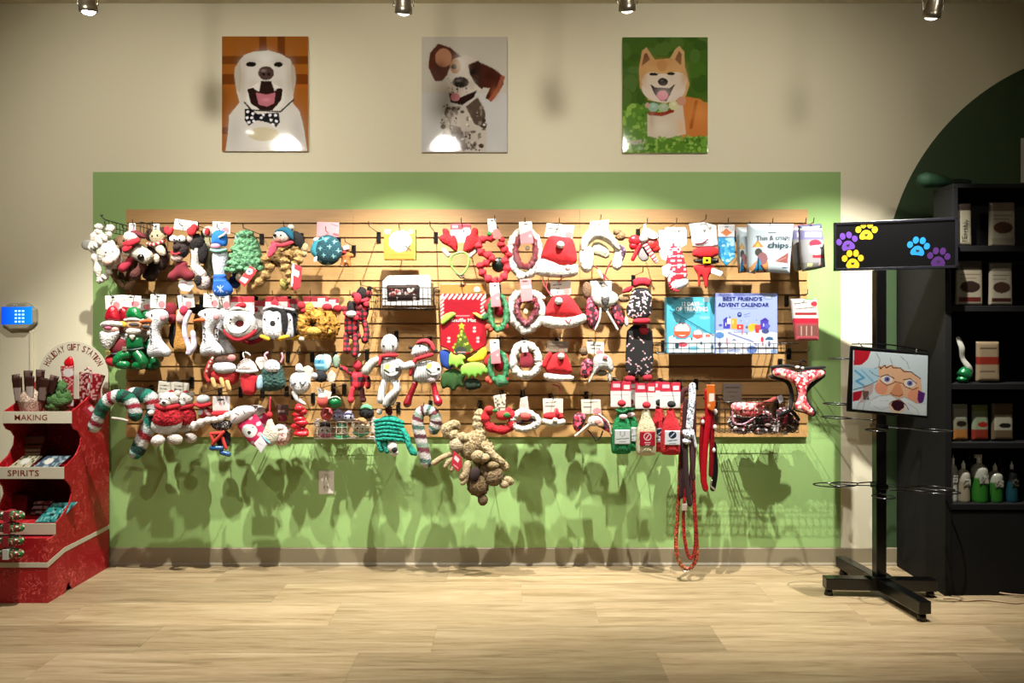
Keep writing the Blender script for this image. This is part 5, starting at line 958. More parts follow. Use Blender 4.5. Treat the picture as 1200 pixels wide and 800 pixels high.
t.pl('ball', [(339, 445), (342, 438), (350, 435), (360, 437), (365, 445), (363, 455), (357, 461), (349, 463), (341, 456)], 9, U('#e6e6e4'), fz=.2); t.pl('top', [(346, 436), (347, 427), (352, 425), (356, 430), (357, 436)], 4, U('#e0ddda'), dp=1); t.tb('eyelash', [(342, 447, 7), (345, 450, 9), (349, 448, 9)], .6, F('#4a4e62')); t.tb('eyelash', [(354, 447, 9), (357, 450, 9), (360, 447, 7)], .6, F('#4a4e62')); t.tb('tail', [(345, 460, 2), (350, 468, 3), (357, 473, 2)], [3, 3, 2], F('#d8d4cc')); t.card([(353, 431), (360, 428), (366, 432), (367, 440), (361, 445)], dp=-4, base='#e2d8bc', ops=[], part='round_tag'); t.hook('holding the round white face ornament')
display_hook(353, 412, .2, .24, 'behind a clear price sleeve, above the round white ornament', back=False)
t = Toy('plush_mitten', 'aqua and white plush mitten over a dark round head', 'plush toy', 379, 415, .27)
t.pl('mitten', [(369, 418), (375, 415), (386, 415), (389, 420), (388, 429), (383, 436), (372, 435), (368, 428)], 4, COL, st=.7, base='#9fdcea', ops=[('r', 369, 421, 381, 426, '#4a98bc'), ('r', 368, 429, 381, 432, '#5aa8cc'), ('p', [(382, 416), (389, 418), (388, 428), (384, 432)], '#e4f0ee')]); t.bl('head', [(376, 441, 1, 8, 7, 6, 15)], U('#17181c')); t.bl('face', [(370, 440, 6, 4, 4, 3)], U('#c9ced4')); t.card([(383, 438), (388, 433), (393, 438), (392, 446), (386, 449), (382, 444)], dp=-2, base='#dcd4c4', ops=[], part='round_tag'); t.pl('back_mitten', [(389, 416), (396, 415), (398, 424), (394, 433), (388, 430)], 3, F('#8fa890'), dp=-6); t.hook('holding the aqua mitten plush')
BP2 = plaid('buffalo_plaid_bright', '#dc2434', '#8a1020', '#14090b', .05)
t = Toy('plush_moose', 'small red and black checked plush moose with cream antlers, third row', 'plush toy', 420, 412, .25)
t.tb('antler', [(417, 420, 0), (415, 416, 0), (417, 415, 1), (419, 418, 1), (422, 415, 0)], 1.3, F('#d8d0bc')); t.bl('head', [(419, 428, 2, 5, 6, 5)], F('#cf2038')); t.pl('body', [(411, 434), (427, 434), (429, 448), (423, 458), (413, 456), (410, 446)], 5, BP2); t.tb('arm', [(411, 437, 2), (405, 432, 3), (401, 431, 3)], 2.8, BP2); t.tb('arm', [(427, 437, 2), (432, 444, 4), (432, 452, 4)], [2.6, 3, 3.4], BP2)
t.tb('leg', [(414, 455, 2), (412, 464, 3), (412, 468, 4)], [3, 3.2, 4], F('#d02436')); t.tb('leg', [(424, 456, 0), (425, 464, 1), (426, 468, 1)], [3, 3, 3.6], F('#5a1420')); t.hook('holding the small checked moose')
KW = M('#e6e8e4', 'knit')
def knitman(label, x, y, p, hatc, scarf, kind):
    t = Toy('plush_snowman' if kind == 0 else 'plush_penguin', label, 'plush toy', x, y, p); return t
t = Toy('plush_snowman', 'tall white corduroy snowman with red scarf and long limbs', 'plush toy', 455, 392, .28)
t.pl('head', [(446, 408), (448, 396), (454, 391), (462, 392), (467, 399), (467, 409), (462, 416), (451, 416)], 7, KW, dp=2); t.pl('body', [(445, 424), (450, 417), (464, 417), (470, 426), (471, 438), (464, 447), (450, 447), (445, 438)], 8, KW); t.tb('scarf', [(446, 418, 4), (455, 416, 9), (465, 416, 4)], 2.2, F('#c8202c')); t.pl('scarf_end', [(445, 418), (450, 417), (447, 428), (444, 429)], 1.5, F('#b81c28'), dp=7)
t.tb('arm', [(448, 420, 2), (438, 424, 4), (430, 434, 5)], [3, 5, 5.5], M('#d9d4c6', 'knit')); t.tb('arm', [(467, 424, 3), (474, 429, 6), (484, 427, 8)], [4, 4.4, 4], KW); t.tb('leg', [(451, 446, 2), (448, 458, 4), (447, 468, 5)], [3.5, 4.2, 4.6], KW); t.tb('leg', [(461, 446, 2), (466, 455, 4), (456, 466, 6), (453, 473, 6)], [3.5, 4.5, 4.4, 4], KW); t.tb('leg', [(466, 448, 1), (464, 460, 0), (459, 472, 0)], [3.5, 4, 3.5], M('#e8dac8', 'knit'))
lab = [('p', [(452, 427), (458, 425), (458, 431), (452, 433)], '#e8f06a'), ('l', [(452, 433), (457, 436)], 2.4, '#18301c'), ('l', [(457, 436), (464, 435)], .8, '#5a5a54'), ('r', 465, 430, 469, 435, '#141414')]
t.card([(451+9*math.cos(a_)+9, 432+8*math.sin(a_)) for a_ in [i*math.pi/8 for i in range(16)]], dp=9, base='#eef0ea', ops=lab, part='round_tag', st=.6); eye(t, [(451, 405), (462, 405)], 1.2, 9); t.hook('holding the tall corduroy snowman', dy=-3)
t = Toy('plush_penguin', 'white corduroy plush in red knit hat and scarf with dark red legs', 'plush toy', 497, 398, .28)
t.pl('head', [(481, 413), (487, 403), (497, 402), (505, 408), (503, 415), (492, 419), (483, 418)], 7, KW, dp=2); t.pl('body', [(484, 433), (490, 423), (505, 421), (514, 428), (518, 438), (513, 448), (486, 449), (482, 442)], 9, KW); t.pl('hat', [(486, 404), (492, 397), (502, 396), (509, 402), (512, 413), (506, 411), (503, 403), (494, 402)], 5, F('#d2303c'), dp=4); t.bl('pom', [(511, 411, 6, 2.6, 2.6, 2.4)], F('#160f10')); t.bl('nose', [(482, 407, 8, 2.4, 2, 2)], F('#160f10'))
t.tb('scarf', [(488, 421, 6), (497, 418, 10), (507, 415, 6)], 2.4, F('#bd1c2a')); t.tb('scarf_end', [(488, 421, 8), (484, 430, 8), (482, 438, 7)], 2.2, F('#bd1c2a')); t.bl('wing', [(507, 444, 6, 5, 4, 3)], U('#d6c4c8'))
t.tb('leg', [(487, 449, 2), (481, 463, 4), (478, 472, 5)], [3.2, 3.6, 5], M('#86101c', 'satin')); t.tb('leg', [(508, 449, 2), (511, 462, 4), (514, 470, 6)], [3.2, 3.6, 5.4], M('#b01c34', 'satin'))
lab = [('p', [(500, 427), (506, 424), (507, 430), (501, 432)], '#e8f06a'), ('l', [(501, 432), (506, 436)], 2.4, '#18301c'), ('l', [(506, 436), (514, 435)], .8, '#5a5a54'), ('r', 513, 430, 517, 434, '#141414')]
t.card([(509+9*math.cos(a_), 431+8*math.sin(a_)) for a_ in [i*math.pi/8 for i in range(16)]], dp=10, base='#eef0ea', ops=lab, part='round_tag', st=.6); eye(t, [(493, 405)], 1, 9); t.tb('hand', [(470, 430, 3), (477, 427, 5), (483, 425, 6)], 3.2, F('#dca4a4')); t.hook('holding the red hatted corduroy plush', dy=-2)

# ================================================================= ROW 4 LEFT
def stripes(seq, n_, tw): return lambda s, a: seq[int((s*n_+a*tw)*len(seq)/3) % len(seq)]
SQ = ['#0f7a5c', '#e8ece8', '#a82038', '#e8ece8', '#0f6a50', '#163c30']
t = Toy('plush_candy_cane', 'green white and red striped plush candy cane, leftmost in the lowest row', 'plush toy', 146, 458, .30)
t.tb('cane', [(113, 499, 4), (118, 488, 6), (124, 476, 7), (132, 467, 7), (142, 463, 6), (152, 466, 4), (158, 476, 3), (160, 486, 2)], 7.5, COLU, n=80, seg=14, colfn=stripes(SQ, 8, 1)); t.card([(103, 478), (113, 472), (121, 479), (112, 489)], dp=12, base='#b01c30', ops=[('p', [(110, 477), (114, 474), (118, 478), (114, 481)], '#eadcd8')], part='red_tag'); t.tb('price_loop', [(135, 489, 6), (145, 490, 7), (152, 492, 6)], 1.6, F('#c9c2b2')); t.hook('holding the leftmost striped plush cane')
t = Toy('plush_candy_cane', 'longer green white and red striped plush candy cane beside the polar bear', 'plush toy', 172, 455, .24)
t.tb('cane', [(150, 466, 5), (158, 462, 6), (168, 462, 6), (178, 466, 4), (182, 478, 2), (178, 492, 2), (171, 508, 2), (164, 524, 2), (161, 529, 2)], 8.5, COLU, n=90, seg=14, colfn=stripes(['#10806a', '#dfe9e6', '#b0202c', '#e8e6e2', '#0c4238', '#12302a'], 9, 1)); t.card([(158, 474), (168, 469), (171, 478), (165, 492), (157, 488)], dp=14, base='#c22430', ops=[('p', [(162, 474), (168, 477), (166, 483), (160, 480)], '#efe2dc'), ('l', [(159, 485), (164, 488)], 1.2, '#e8a0a0')], part='red_tag'); t.hook('holding the longer striped plush cane')
def bear(label, x, y, p):
    t = Toy('plush_bear', label, 'plush toy', x, y, p)
    t.bl('head', [(x, y+20, 3, 12, 8, 9), (x-2, y+24, 8, 7, 5, 6)], U('#e8e2da'), fz=.04); t.bl('ear', [(x-10, y+16, 3, 3.4, 3.4, 3)], U('#cfc8be')); t.bl('ear', [(x+9, y+14, 3, 4, 4, 3)], U('#ddd5ca')); t.bl('nose', [(x-1, y+23, 15, 2.2, 1.6, 1.5)], M('#15100f', 'gloss')); eye(t, [(x-6, y+19), (x+4, y+18)], .9, 12)
    t.pl('belly', [(x-23, y+50), (x-20, y+42), (x+14, y+44), (x+13, y+54), (x+4, y+62), (x-12, y+62), (x-22, y+57)], 9, U('#e4ded4'), dp=0); t.pl('sweater', [(x-18, y+36), (x-14, y+27), (x+8, y+27), (x+14, y+38), (x+14, y+50), (x+4, y+55), (x-12, y+54), (x-21, y+48)], 12, S('#dc1a2c'), dp=1, fz=1.0); t.tb('neck_roll', [(x-14, y+28, 5), (x-2, y+30, 11), (x+10, y+28, 5)], 3, F('#c21424'))
    t.bl('arm', [(x-20, y+36, 6, 4, 3.5, 4)], U('#efe9e0')); t.bl('foot', [(x-12, y+68, 6, 8, 6.5, 7, -15)], U('#efe9e2')); t.bl('foot', [(x+8, y+67, 4, 8, 6, 6, 10)], U('#e0d8cc')); t.card((x-14, y, x+5, y+14), dp=0, rot=6, base='#d8d2c0', ops=[('l', [(x-12, y+4), (x-2, y+5)], 1, '#4a463e'), ('l', [(x-12, y+8), (x-4, y+9)], 1, '#4a463e'), ('e', x+1, y+12, 3, 2.5, '#c23040')]); return t
t = bear('white polar bear plush in a thick red sweater, front one', 200, 447, .27); t.hook('holding the polar bear plushes'); t.dup('second polar bear plush in red sweater behind the front one', 17, 1, .13)
t = Toy('plush_ball', 'small red and white plush hanging left of the black skirt plush', 'plush toy', 240, 459, .22)
t.bl('head', [(239, 468, 2, 8, 6, 6)], F('#d3dcdc')); t.tb('band', [(231, 473, 4), (239, 475, 8), (248, 473, 4)], 2.4, F('#d8202e')); t.pl('body', [(232, 477), (248, 477), (250, 490), (232, 489)], 6, COL, base='#c41c2c', ops=[('e', 236, 482, 4, 3.6, '#dfe8e4'), ('l', [(241, 478), (249, 488)], 3, '#eec0c0')]); t.hook('holding the small red and white plush')
t = Toy('plush_elf', 'plush legs with white fur brim, black skirt, red crossed ribbons and blue shoes', 'plush toy', 261, 459, .27)
t.card((250, 464, 270, 481), dp=2, base='#f0e6e2', ops=[('e', 260, 468, 4, 1.2, '#2c2626'), ('e', 259, 473, 1.6, 1.8, '#e8a0a8')]); t.pl('red_band', [(249, 481), (270, 480), (271, 486), (249, 488)], 2, F('#d8202c'), dp=4); t.tb('fur_brim', [(229, 499, 4), (245, 492, 8), (260, 490, 8), (272, 484, 5)], [5.5, 4.2, 3.6, 3.6], U('#e9e2da'), wob=(.15, 6), n=34); t.pl('skirt', [(247, 493), (272, 490), (274, 501), (266, 504), (252, 503)], 5, speckle('black_lace', ['#0e0d0e', '#141214', '#1a181a', '#8a8680'], 190), dp=4)
for a_, b_ in (((250, 507, 7), (262, 506, 8)), ((252, 519, 7), (265, 505, 9)), ((250, 507, 7), (253, 517, 7)), ((263, 512, 6), (267, 524, 6))): t.tb('ribbon', [a_, b_], 2, F('#e03c30'))
t.pl('trousers', [(252, 505), (270, 504), (271, 520), (262, 527), (254, 522)], 4, F('#171a2c')); t.tb('shoe', [(250, 524, 5), (262, 524, 6)], 3, M('#2a5c94', 'satin')); t.tb('shoe', [(262, 529, 5), (270, 531, 6)], 3, M('#2a5c94', 'satin')); t.hook('holding the black skirt plush legs')
def stocking(label, ax, ay, p):
    pass
t = Toy('plush_stocking', 'pink dotted plush stocking with a round bear badge, white cuff', 'plush toy', 287, 460, .285)
dots = [('e', x, y, 2.6, 2.4, '#f2c4d0') for x, y in ((285, 492), (295, 489), (304, 496), (288, 505), (298, 518), (306, 508))]
t.pl('body', [(276, 497), (298, 482), (305, 492), (312, 508), (310, 520), (302, 525), (293, 520), (284, 508)], 6, COL, base='#d61c58', ops=dots+[('e', 294, 504, 9, 8, '#eef2ea'), ('e', 294, 504, 7.4, 6.4, '#f5f6f0'), ('e', 294, 506, 2, 2.2, '#171214'), ('e', 298, 500, .8, .8, '#171214'), ('e', 302, 521, 2, 2, '#f4d0a8')], st=.7)
t.pl('cuff', [(270, 488), (275, 477), (290, 474), (300, 477), (300, 484), (285, 494), (273, 498)], 6, COL, dp=3, base='#efe6e6', st=.6, ops=[('l', [(279, 483), (283, 485)], 1.2, '#2c262a'), ('l', [(288, 480), (290, 483)], 1.2, '#2c262a'), ('l', [(276, 492), (280, 488)], 1, '#2c262a')]); t.hook('holding the pink dotted stocking')
t.dup('dark red plush stocking behind the pink dotted one', 12, 0, .14)
t = Toy('plush_bottle', 'cream plush bottle with red cap and a white diamond tag', 'plush toy', 317, 458, .29)
t.tb('loop', [(317, 466, 0), (316, 472, 0), (316, 482, 0)], 1, F('#d8304c')); t.bl('cap', [(316, 486, 1, 3.6, 4, 3.4)], F('#c8202c')); t.pl('body', [(314, 490), (319, 490), (321, 497), (327, 504), (327, 515), (318, 524), (308, 520), (306, 510), (311, 500)], 6, U('#e6dfc8')); t.tb('ribbon', [(309, 509, 6), (314, 514, 8), (318, 518, 7)], 1, F('#7cc4e0')); t.card([(309, 509), (316, 519), (309, 529), (301, 518)], dp=10, base='#f1eff2', ops=[('l', [(306, 517), (311, 520)], .8, '#b0a8c0')], part='tag'); t.hook('holding the cream bottle plush')
t = Toy('plush_ornament', 'mottled pink plush globe with white face, right of cream bottle', 'plush toy', 332, 460, .2)
t.pl('globe', [(319, 508), (322, 499), (332, 495), (341, 501), (343, 511), (338, 520), (328, 523), (320, 519)], 8, speckle('pink_mottle', ['#c9a6a0', '#e3cfc6', '#a86a70', '#8c7a62', '#dcc0bc'], 90)); t.bl('face', [(329, 500, 6, 5, 4, 3)], F('#ece6e2')); t.pl('cap', [(327, 485), (336, 485), (337, 494), (326, 494)], 4, F('#7c1420')); t.card((324, 474, 338, 486), dp=0, base='#5a3a34', ops=[('r', 326, 480, 334, 483, '#c8a8a0')])
t.hook('holding the mottled pink globe')
t = Toy('plush_ruffle', 'small bright red ruffled plush toy hanging on its own in the lowest row', 'plush toy', 352, 470, .26)
t.bl('ruffle', [(352+3*math.sin(i*2.1), 478+i*4.2, 2+2*math.cos(i*1.7), 5.5+(i*.5), 3.6, 4.5) for i in range(8)], M('#dc2430', 'satin'), fz=.22, seg=12); t.bl('top', [(351, 476, 4, 4, 4, 3)], F('#b01824')); t.hook('holding the red ruffled toy', dy=-4)
# small balls on a peg
t = Toy('ball_toy', 'red and white round toy on a card above the small basket', 'dog toy', 378, 456, .25)
t.card([(371, 453), (374, 455), (389, 459), (386, 470), (373, 466)], base='#e8e6e0', ops=[('l', [(373, 456), (380, 464)], .8, '#4a4640')]); t.bl('ball', [(379, 469, 4, 6.5, 8, 6)], F('#dc5a50')); t.bl('ball_top', [(379, 464, 5, 5, 4, 5)], F('#e8dcd2')); t.hook('holding the red and white toy', dy=-2)
t = Toy('ball_toy', 'dark green ball right of the red and white one', 'dog toy', 393, 460, .22); t.bl('ball', [(393, 471, 3, 8.5, 7, 7)], COL if False else M('#1c7a42', 'foil')); t.tb('seam', [(385, 471, 5), (388, 466, 8), (396, 464, 8), (400, 467, 6)], .8, F('#d8e4c8')); t.hook('holding the dark green ball', dy=-6)
t = Toy('ball_toy', 'coral pink ball resting at the left of the small basket goods', 'dog toy', 383, 484, .16); t.bl('ball', [(383, 485, 0, 7.5, 7.5, 7)], F('#e2656a'))
# basket of small squeaky plush
def basket(label, cx, ytop, ybot, x0, x1, depth, p0, col='#2a241f', nx=10, ny=3, tilt=0, name='wire_basket'):
    t = Toy(name, label, 'basket', (x0+x1)/2, ybot, p0+depth); k = t.k; W_ = (x1-x0)*k/2; Hh = (ybot-ytop)*k
    g = Geo(); R_ = .0026
    for z in (Hh,): 
        g_tube(g, [(-W_, 0, z), (W_, 0, z), (W_, 0, z), (W_, depth, z+tilt), (W_, depth, z+tilt), (-W_, depth, z+tilt), (-W_, depth, z+tilt), (-W_, 0, z)], R_, 6, 29, caps=False)
    g.build('rim', M(col, 'gloss'), t.e); g = Geo(); r2 = .0014
    for i in range(nx+1):
        x = -W_+2*W_*i/nx; g_tube(g, [(x, 0, Hh), (x, 0, 0)], r2, 5, 2); g_tube(g, [(x, 0, 0), (x, depth, 0)], r2, 5, 2); g_tube(g, [(x, depth, 0), (x, depth, Hh+tilt)], r2, 5, 2)
    for j in range(ny):
        z = Hh*j/ny
        for q in ([(-W_, 0, z), (W_, 0, z)], [(-W_, 0, z), (-W_, depth, z)], [(W_, 0, z), (W_, depth, z)]): g_tube(g, q, r2, 5, 2)
    for j in range(1, 5): y = depth*j/5; g_tube(g, [(-W_, y, 0), (W_, y, 0)], r2, 5, 2); g_tube(g, [(-W_, y, 0), (-W_, y, Hh+tilt*y/depth)], r2, 5, 2); g_tube(g, [(W_, y, 0), (W_, y, Hh+tilt*y/depth)], r2, 5, 2)
    g.build('wire_grid', M(col, 'gloss'), t.e); g = Geo()
    for s in (-.8, .8): g_box(g, (s*W_-.01, depth-.001, Hh*.2), (s*W_+.01, depth+.004, Hh+tilt+.012), .001)
    for v_ in (0,): pass
    g.build('hanging_bracket', M(col, 'gloss'), t.e, False); return t
basket('small white wire basket of squeaky plush at the bottom of the display board', 0, 494, 514, 368, 440, .11, .032, col='#d8cfc4', nx=11)
def minip(label, x, y, dp, face, hat, r=9, p=.09, scarf=None):
    t = Toy('mini_plush', label, 'plush toy', x, y+r, p, None); t.bl('head', [(x, y, dp, r, r*.85, r*.8)], U(face), fz=.03); t.pl('hat', [(x-r*.95, y-r*.3), (x-r*.5, y-r*1.1), (x+r*.4, y-r*1.15), (x+r*.95, y-r*.3), (x, y-r*.5)], r*.7, F(hat), dp=dp+1); eye(t, [(x-3, y), (x+3, y+.5)], 1.1, dp+r*.75)
    if scarf: t.tb('scarf', [(x-r*.8, y+r*.6, dp+2), (x, y+r*.85, dp+r*.7), (x+r*.8, y+r*.6, dp+2)], 2.2, F(scarf))
    return t
minip('mini plush with black hat and pink band at the left end of the basket', 382, 503, 0, '#cfc9c0', '#1c1416', 8.5, scarf='#c26a80')
minip('mini plush with cream face and green scarf, in the basket centre', 401, 505, 2, '#e8ceA4'.lower(), '#6cc494', 8.5, scarf='#3fae72')
minip('mini plush with orange and mint hat at the right of the basket', 424, 500, 2, '#e6d8b4', '#e2a468', 10, scarf='#58b884')
minip('pale lilac mini plush with pointed ears, behind left in the basket', 394, 488, -9, '#cdc9ee', '#b9b6e6', 7.5, p=.07)
minip('pale lilac mini plush, right of its twin in the basket', 407, 489, -9, '#dad8f2', '#b4b0e2', 6.5, p=.07)
minip('mint and black mini plush lying at the back right of the basket', 428, 484, -8, '#2a2e30', '#7ed0a4', 9, p=.07)
t = Toy('plush_octopus', 'turquoise shaggy corded plush hanging upside down with a white face', 'plush toy', 458, 484, .27)
TQ = S('#14b097')
t.pl('body', [(440, 500), (444, 490), (455, 486), (466, 488), (473, 496), (475, 508), (468, 516), (452, 517), (441, 511)], 9, TQ); 
for i in range(6): t.tb('cord_roll', [(441+i*.4, 493+i*4.2, 5), (456, 490+i*4.4, 11), (472+i*.5, 494+i*4.2, 5)], 2.5, TQ, n=16)
for pts in ([(446, 512, 4), (446, 520, 6), (448, 526, 6)], [(452, 514, 5), (453, 521, 7), (455, 527, 7)], [(460, 513, 4), (461, 518, 4), (462, 522, 3)], [(472, 502, 5), (478, 511, 7), (480, 520, 8), (484, 529, 8)], [(476, 514, 4), (481, 522, 5), (487, 530, 6)]): t.tb('tentacle', pts, [3.2]*len(pts), TQ, n=14)
t.bl('face', [(461, 522, 8, 6, 7, 4), (463, 529, 7, 5, 4, 3)], F('#ebe8e2')); t.bl('mask', [(464, 525, 11, 3.6, 3, 1.4)], F('#181416')); t.bl('cap_ball', [(445, 482, 3, 3.6, 3.6, 3.4)], F('#efe9e0')); t.pl('red_strap', [(450, 474), (458, 473), (461, 486), (453, 487)], 1.6, M('#7c1020', 'satin')); t.bl('fin', [(442, 514, 2, 3.4, 5, 3)], F('#c9dcd6')); t.hook('holding the turquoise plush', dy=-6)
t = Toy('plush_candy_cane', 'pastel plaid fleece candy cane plush, right of the turquoise plush', 'plush toy', 498, 476, .27)
t.tb('cane', [(509, 502, 2), (511, 492, 3), (508, 483, 4), (500, 480, 4), (492, 484, 4), (490, 496, 4), (493, 510, 4), (496, 524, 4), (500, 541, 4)], [7, 7, 6.5, 6.5, 6.5, 7, 7, 7, 6.5], COLU, n=100, seg=14, colfn=lambda s, a: ['#d9d2cc', '#4c7466', '#e2dcd6', '#5a2430', '#ddd6d0', '#8ea894', '#7c3440'][int((s*22+a*2)) % 7]); t.hook('holding the plaid fleece cane')
t = Toy('plush_reindeer', 'large tan fleece plush reindeer hanging head down, antlers pointing left', 'plush toy', 560, 474, .27)
TN = S('#bea87c'); DK = U('#6e5836')
t.bl('body', [(555, 520, 4, 13, 20, 11, 30), (566, 530, 2, 12, 16, 10, 25)], S('#b49c70'), fz=.1, seg=18); t.tb('arm', [(562, 484, 0), (560, 496, 2), (564, 512, 4)], [5.5, 6.5, 6.5], TN, wob=(.12, 4), n=24); t.tb('arm', [(524, 502, 4), (535, 510, 7), (548, 512, 8)], [7.5, 6, 6], TN, wob=(.18, 3), n=24)
t.tb('arm', [(536, 500, 2), (534, 496, 4), (526, 500, 6), (524, 508, 6)], [4.5, 5, 6, 5.5], TN, n=20)
t.bl('belly', [(536, 520, 8, 9, 10, 7)], U('#c0ae8c'), fz=.05); t.bl('tail_tuft', [(560, 532, 12, 8, 7, 6)], U('#b29e76'), fz=.08)
t.bl('head', [(560, 566, 4, 13, 15, 10, -15), (572, 552, 3, 12, 14, 9)], S('#7c6440'), fz=.1, seg=18); t.bl('mouth', [(557, 553, 13, 6, 9, 4, 10)], F('#2c1210')); t.bl('nose_tip', [(566, 584, 6, 6, 7, 5)], DK); t.bl('cheek', [(580, 556, 8, 10, 12, 7, 20)], S('#8a7350'), fz=.06)
for pts, r_ in (([(535, 529, 6), (520, 534, 8), (509, 541, 9)], 3.2), ([(534, 534, 8), (526, 540, 9), (523, 545, 9)], 2.8), ([(533, 543, 8), (530, 549, 8)], 2.6), ([(549, 542, 10), (546, 552, 12), (543, 556, 12)], 5), ([(548, 553, 12), (546, 560, 13), (543, 563, 13)], 3)): t.tb('antler', pts, r_, U('#b5a078'), n=12)
t.bl('ear', [(590, 545, 5, 7, 6, 4, 25)], TN); t.bl('ear', [(596, 562, 5, 7, 5, 4, 30)], TN); t.tb('leg', [(566, 520, 8), (578, 532, 9), (588, 540, 8)], [5.5, 5, 4.5], TN, n=16); t.tb('leg', [(570, 516, 2), (577, 526, 4), (576, 523, 4)], 3, TN); t.bl('paw', [(569, 534, 12, 6, 5, 5)], U('#bca67e')); t.bl('paw', [(591, 566, 6, 6, 5, 5)], U('#bca67e')); t.bl('brow', [(578, 543, 10, 8, 5, 5)], U('#97815a'))
t.card([(533, 525), (542, 533), (543, 543), (538, 550), (530, 541)], dp=17, base='#c01c30', ops=[('p', [(535, 530), (540, 535), (538, 539), (533, 534)], '#eedfe0'), ('l', [(533, 541), (538, 545)], 1.2, '#e8a8a8')], part='red_tag'); t.hook('holding the large tan reindeer', dy=2)
# ================================================================= MIDDLE AND RIGHT
VEL = M('#d01424', 'fab'); WFUR = U('#efe9dc')
# --- wire basket with a boxed toy
basket('dark wire basket left of the red activity mat card, holding a white box', 0, 337, 361, 433, 508, .24, .03, col='#1d1815', nx=12)
t = Toy('boxed_plush', 'white box with a dark window showing red and white plush, in the wire basket', 'box', 476, 358, .235)
t.bx('box', 448, 330, 505, 358, -30, 0, M('#dcdad6', 'print'), bev=.6); t.pl('box_top', [(448, 330), (505, 330), (502, 321), (453, 322)], .25, M('#ecebe8', 'print'), dp=0, sm=0, st=1.2, warp=lambda X, Y: (Y-330)*1.4)
rg = random.Random(4); wo = [('p', [(454, 334), (490, 333.5), (492, 336), (492, 352), (454, 353), (453, 336)], '#2a1613')]
for i in range(26): wo.append(('e', rg.uniform(457, 489), rg.uniform(338, 350), rg.uniform(1, 2.6), rg.uniform(.8, 2), rg.choice(['#c8b0a8', '#8c1c24', '#e4d8d0', '#5a1218', '#a83038'])))
wo += [('l', [(456, 336), (488, 335)], 1, '#6c5c54'), ('l', [(490, 331), (498, 331)], 1, '#b86870')]
t.pl('window', [(448.5, 330.5), (504.5, 330.5), (504.5, 357.5), (448.5, 357.5)], .2, PR, dp=.3, sm=0, st=.5, base='#dcdad8', ops=wo)
# --- red antler headband
t = Toy('antler_headband', 'bright red plush antler headband with a green loop band, on a card', 'headband', 541, 262, .26)
t.card([(528, 262), (552, 262), (552, 284), (528, 284)], dp=-1, base='#ece4de', ops=[('r', 527, 261, 553, 269, '#c81c30'), ('r', 530, 264, 536, 267, '#f0d8d8'), ('r', 542, 267, 550, 280, '#f4efe8')])
RA = U('#d8131c')
t.pl('antler', [(535, 297), (528, 290), (519, 286), (514, 280), (516, 276), (520, 275), (518, 269), (521, 267), (526, 269), (528, 277), (533, 275), (536, 281), (537, 290)], 5, RA, dp=2, sm=2); t.pl('antler', [(542, 296), (544, 285), (547, 275), (551, 276), (553, 268), (557, 266), (561, 270), (560, 278), (566, 278), (568, 281), (563, 287), (556, 292), (549, 297)], 5, RA, dp=2, sm=2)
t.tb('ear', [(520, 293, 0), (525, 299, 1)], 2.8, F('#e5d9c4')); t.tb('ear', [(557, 294, 0), (551, 300, 1)], 2.8, F('#e5d9c4'))
t.tb('band', [(540, 296, 4), (530, 300, 4), (528, 308, 4), (533, 317, 3), (540, 322, 3), (547, 315, 3), (550, 305, 4), (547, 298, 4)], 1.3, M('#7fc05a', 'gloss'), closed=True, n=40); t.tb('clasp', [(535, 321, 3), (541, 326, 4), (544, 323, 3), (539, 321, 3), (544, 326, 3)], .8, M('#161412', 'plain')); t.hook('holding the red antler headband')
# --- ruffled collars and wreaths
def ruffle(t, pts, r, mat, n=70, wob=(.3, 13), part='ruffle', dp=0):
    return t.tb(part, [(x, y, dp+d) for x, y, d in pts], r, mat, closed=True, n=n, seg=10, wob=wob)
def ell(cx, cy, rx, ry, n=12, sq=0, d=0): return [(cx+rx*math.cos(2*math.pi*i/n), cy+ry*math.sin(2*math.pi*i/n), d+sq*math.sin(4*math.pi*i/n)) for i in range(n)]
def tag2(t, x0, y0, x1, y1, dp, pink=True, rot=2):
    h = y1-y0; t.card([(x0, y0), (x1-1, y0-.5), (x1, y1-h*.35), (x1+1, y1), (x0+2, y1+1), (x0+1, y0+h*.5)], dp=dp, base='#eceae0', ops=[('e', (x0+x1)/2, y0+h*.12, 2.4, .8, '#2c2824'), ('l', [(x0+3, y0+h*.25), (x1-3, y0+h*.25)], .8, '#8c887c'), ('l', [(x0+3, y0+h*.34), (x1-4, y0+h*.34)], .6, '#a8a498')]+([('p', [(x0, y1-h*.4), (x1-2, y1-h*.62), (x1+2, y1-h*.5), (x1+2, y1+2), (x0, y1+2)], '#e8848a'), ('e', x1-3, y1-h*.35, 1.6, 1.4, '#f2c0c0')] if pink else []))
t = Toy('ruffle_collar', 'twisted red velvet ruffle collar, topmost in its column', 'pet collar', 580, 259, .27)
t.tb('ruffle', [(577, 279, 2), (566, 281, 3), (561, 290, 3), (567, 298, 4), (577, 301, 5), (571, 308, 4), (563, 312, 4), (567, 322, 4), (577, 329, 4), (588, 327, 3), (594, 316, 1), (592, 305, 0), (596, 296, 0), (588, 290, 1), (588, 282, 2)], 4.2, M('#d3222f', 'fab'), n=110, wob=(.3, 17), seg=10); t.bl('dark_bow', [(584, 310, -3, 8, 9, 4)], M('#0f2416', 'satin')); tag2(t, 571, 257, 582, 272, 3, False); t.pl('tree_charm', [(570, 277), (573, 270), (577, 277)], 1, F('#2c8a3c'), dp=7, st=.6); t.card([(578, 270), (583, 268), (588, 276), (587, 281), (578, 280)], dp=6, base='#e8746c', ops=[], part='pink_tag'); t.hook('holding the twisted red ruffle collar')
t = Toy('wreath_collar', 'white and dark red double ruffle wreath collar, topmost of its column', 'pet collar', 615, 262, .26)
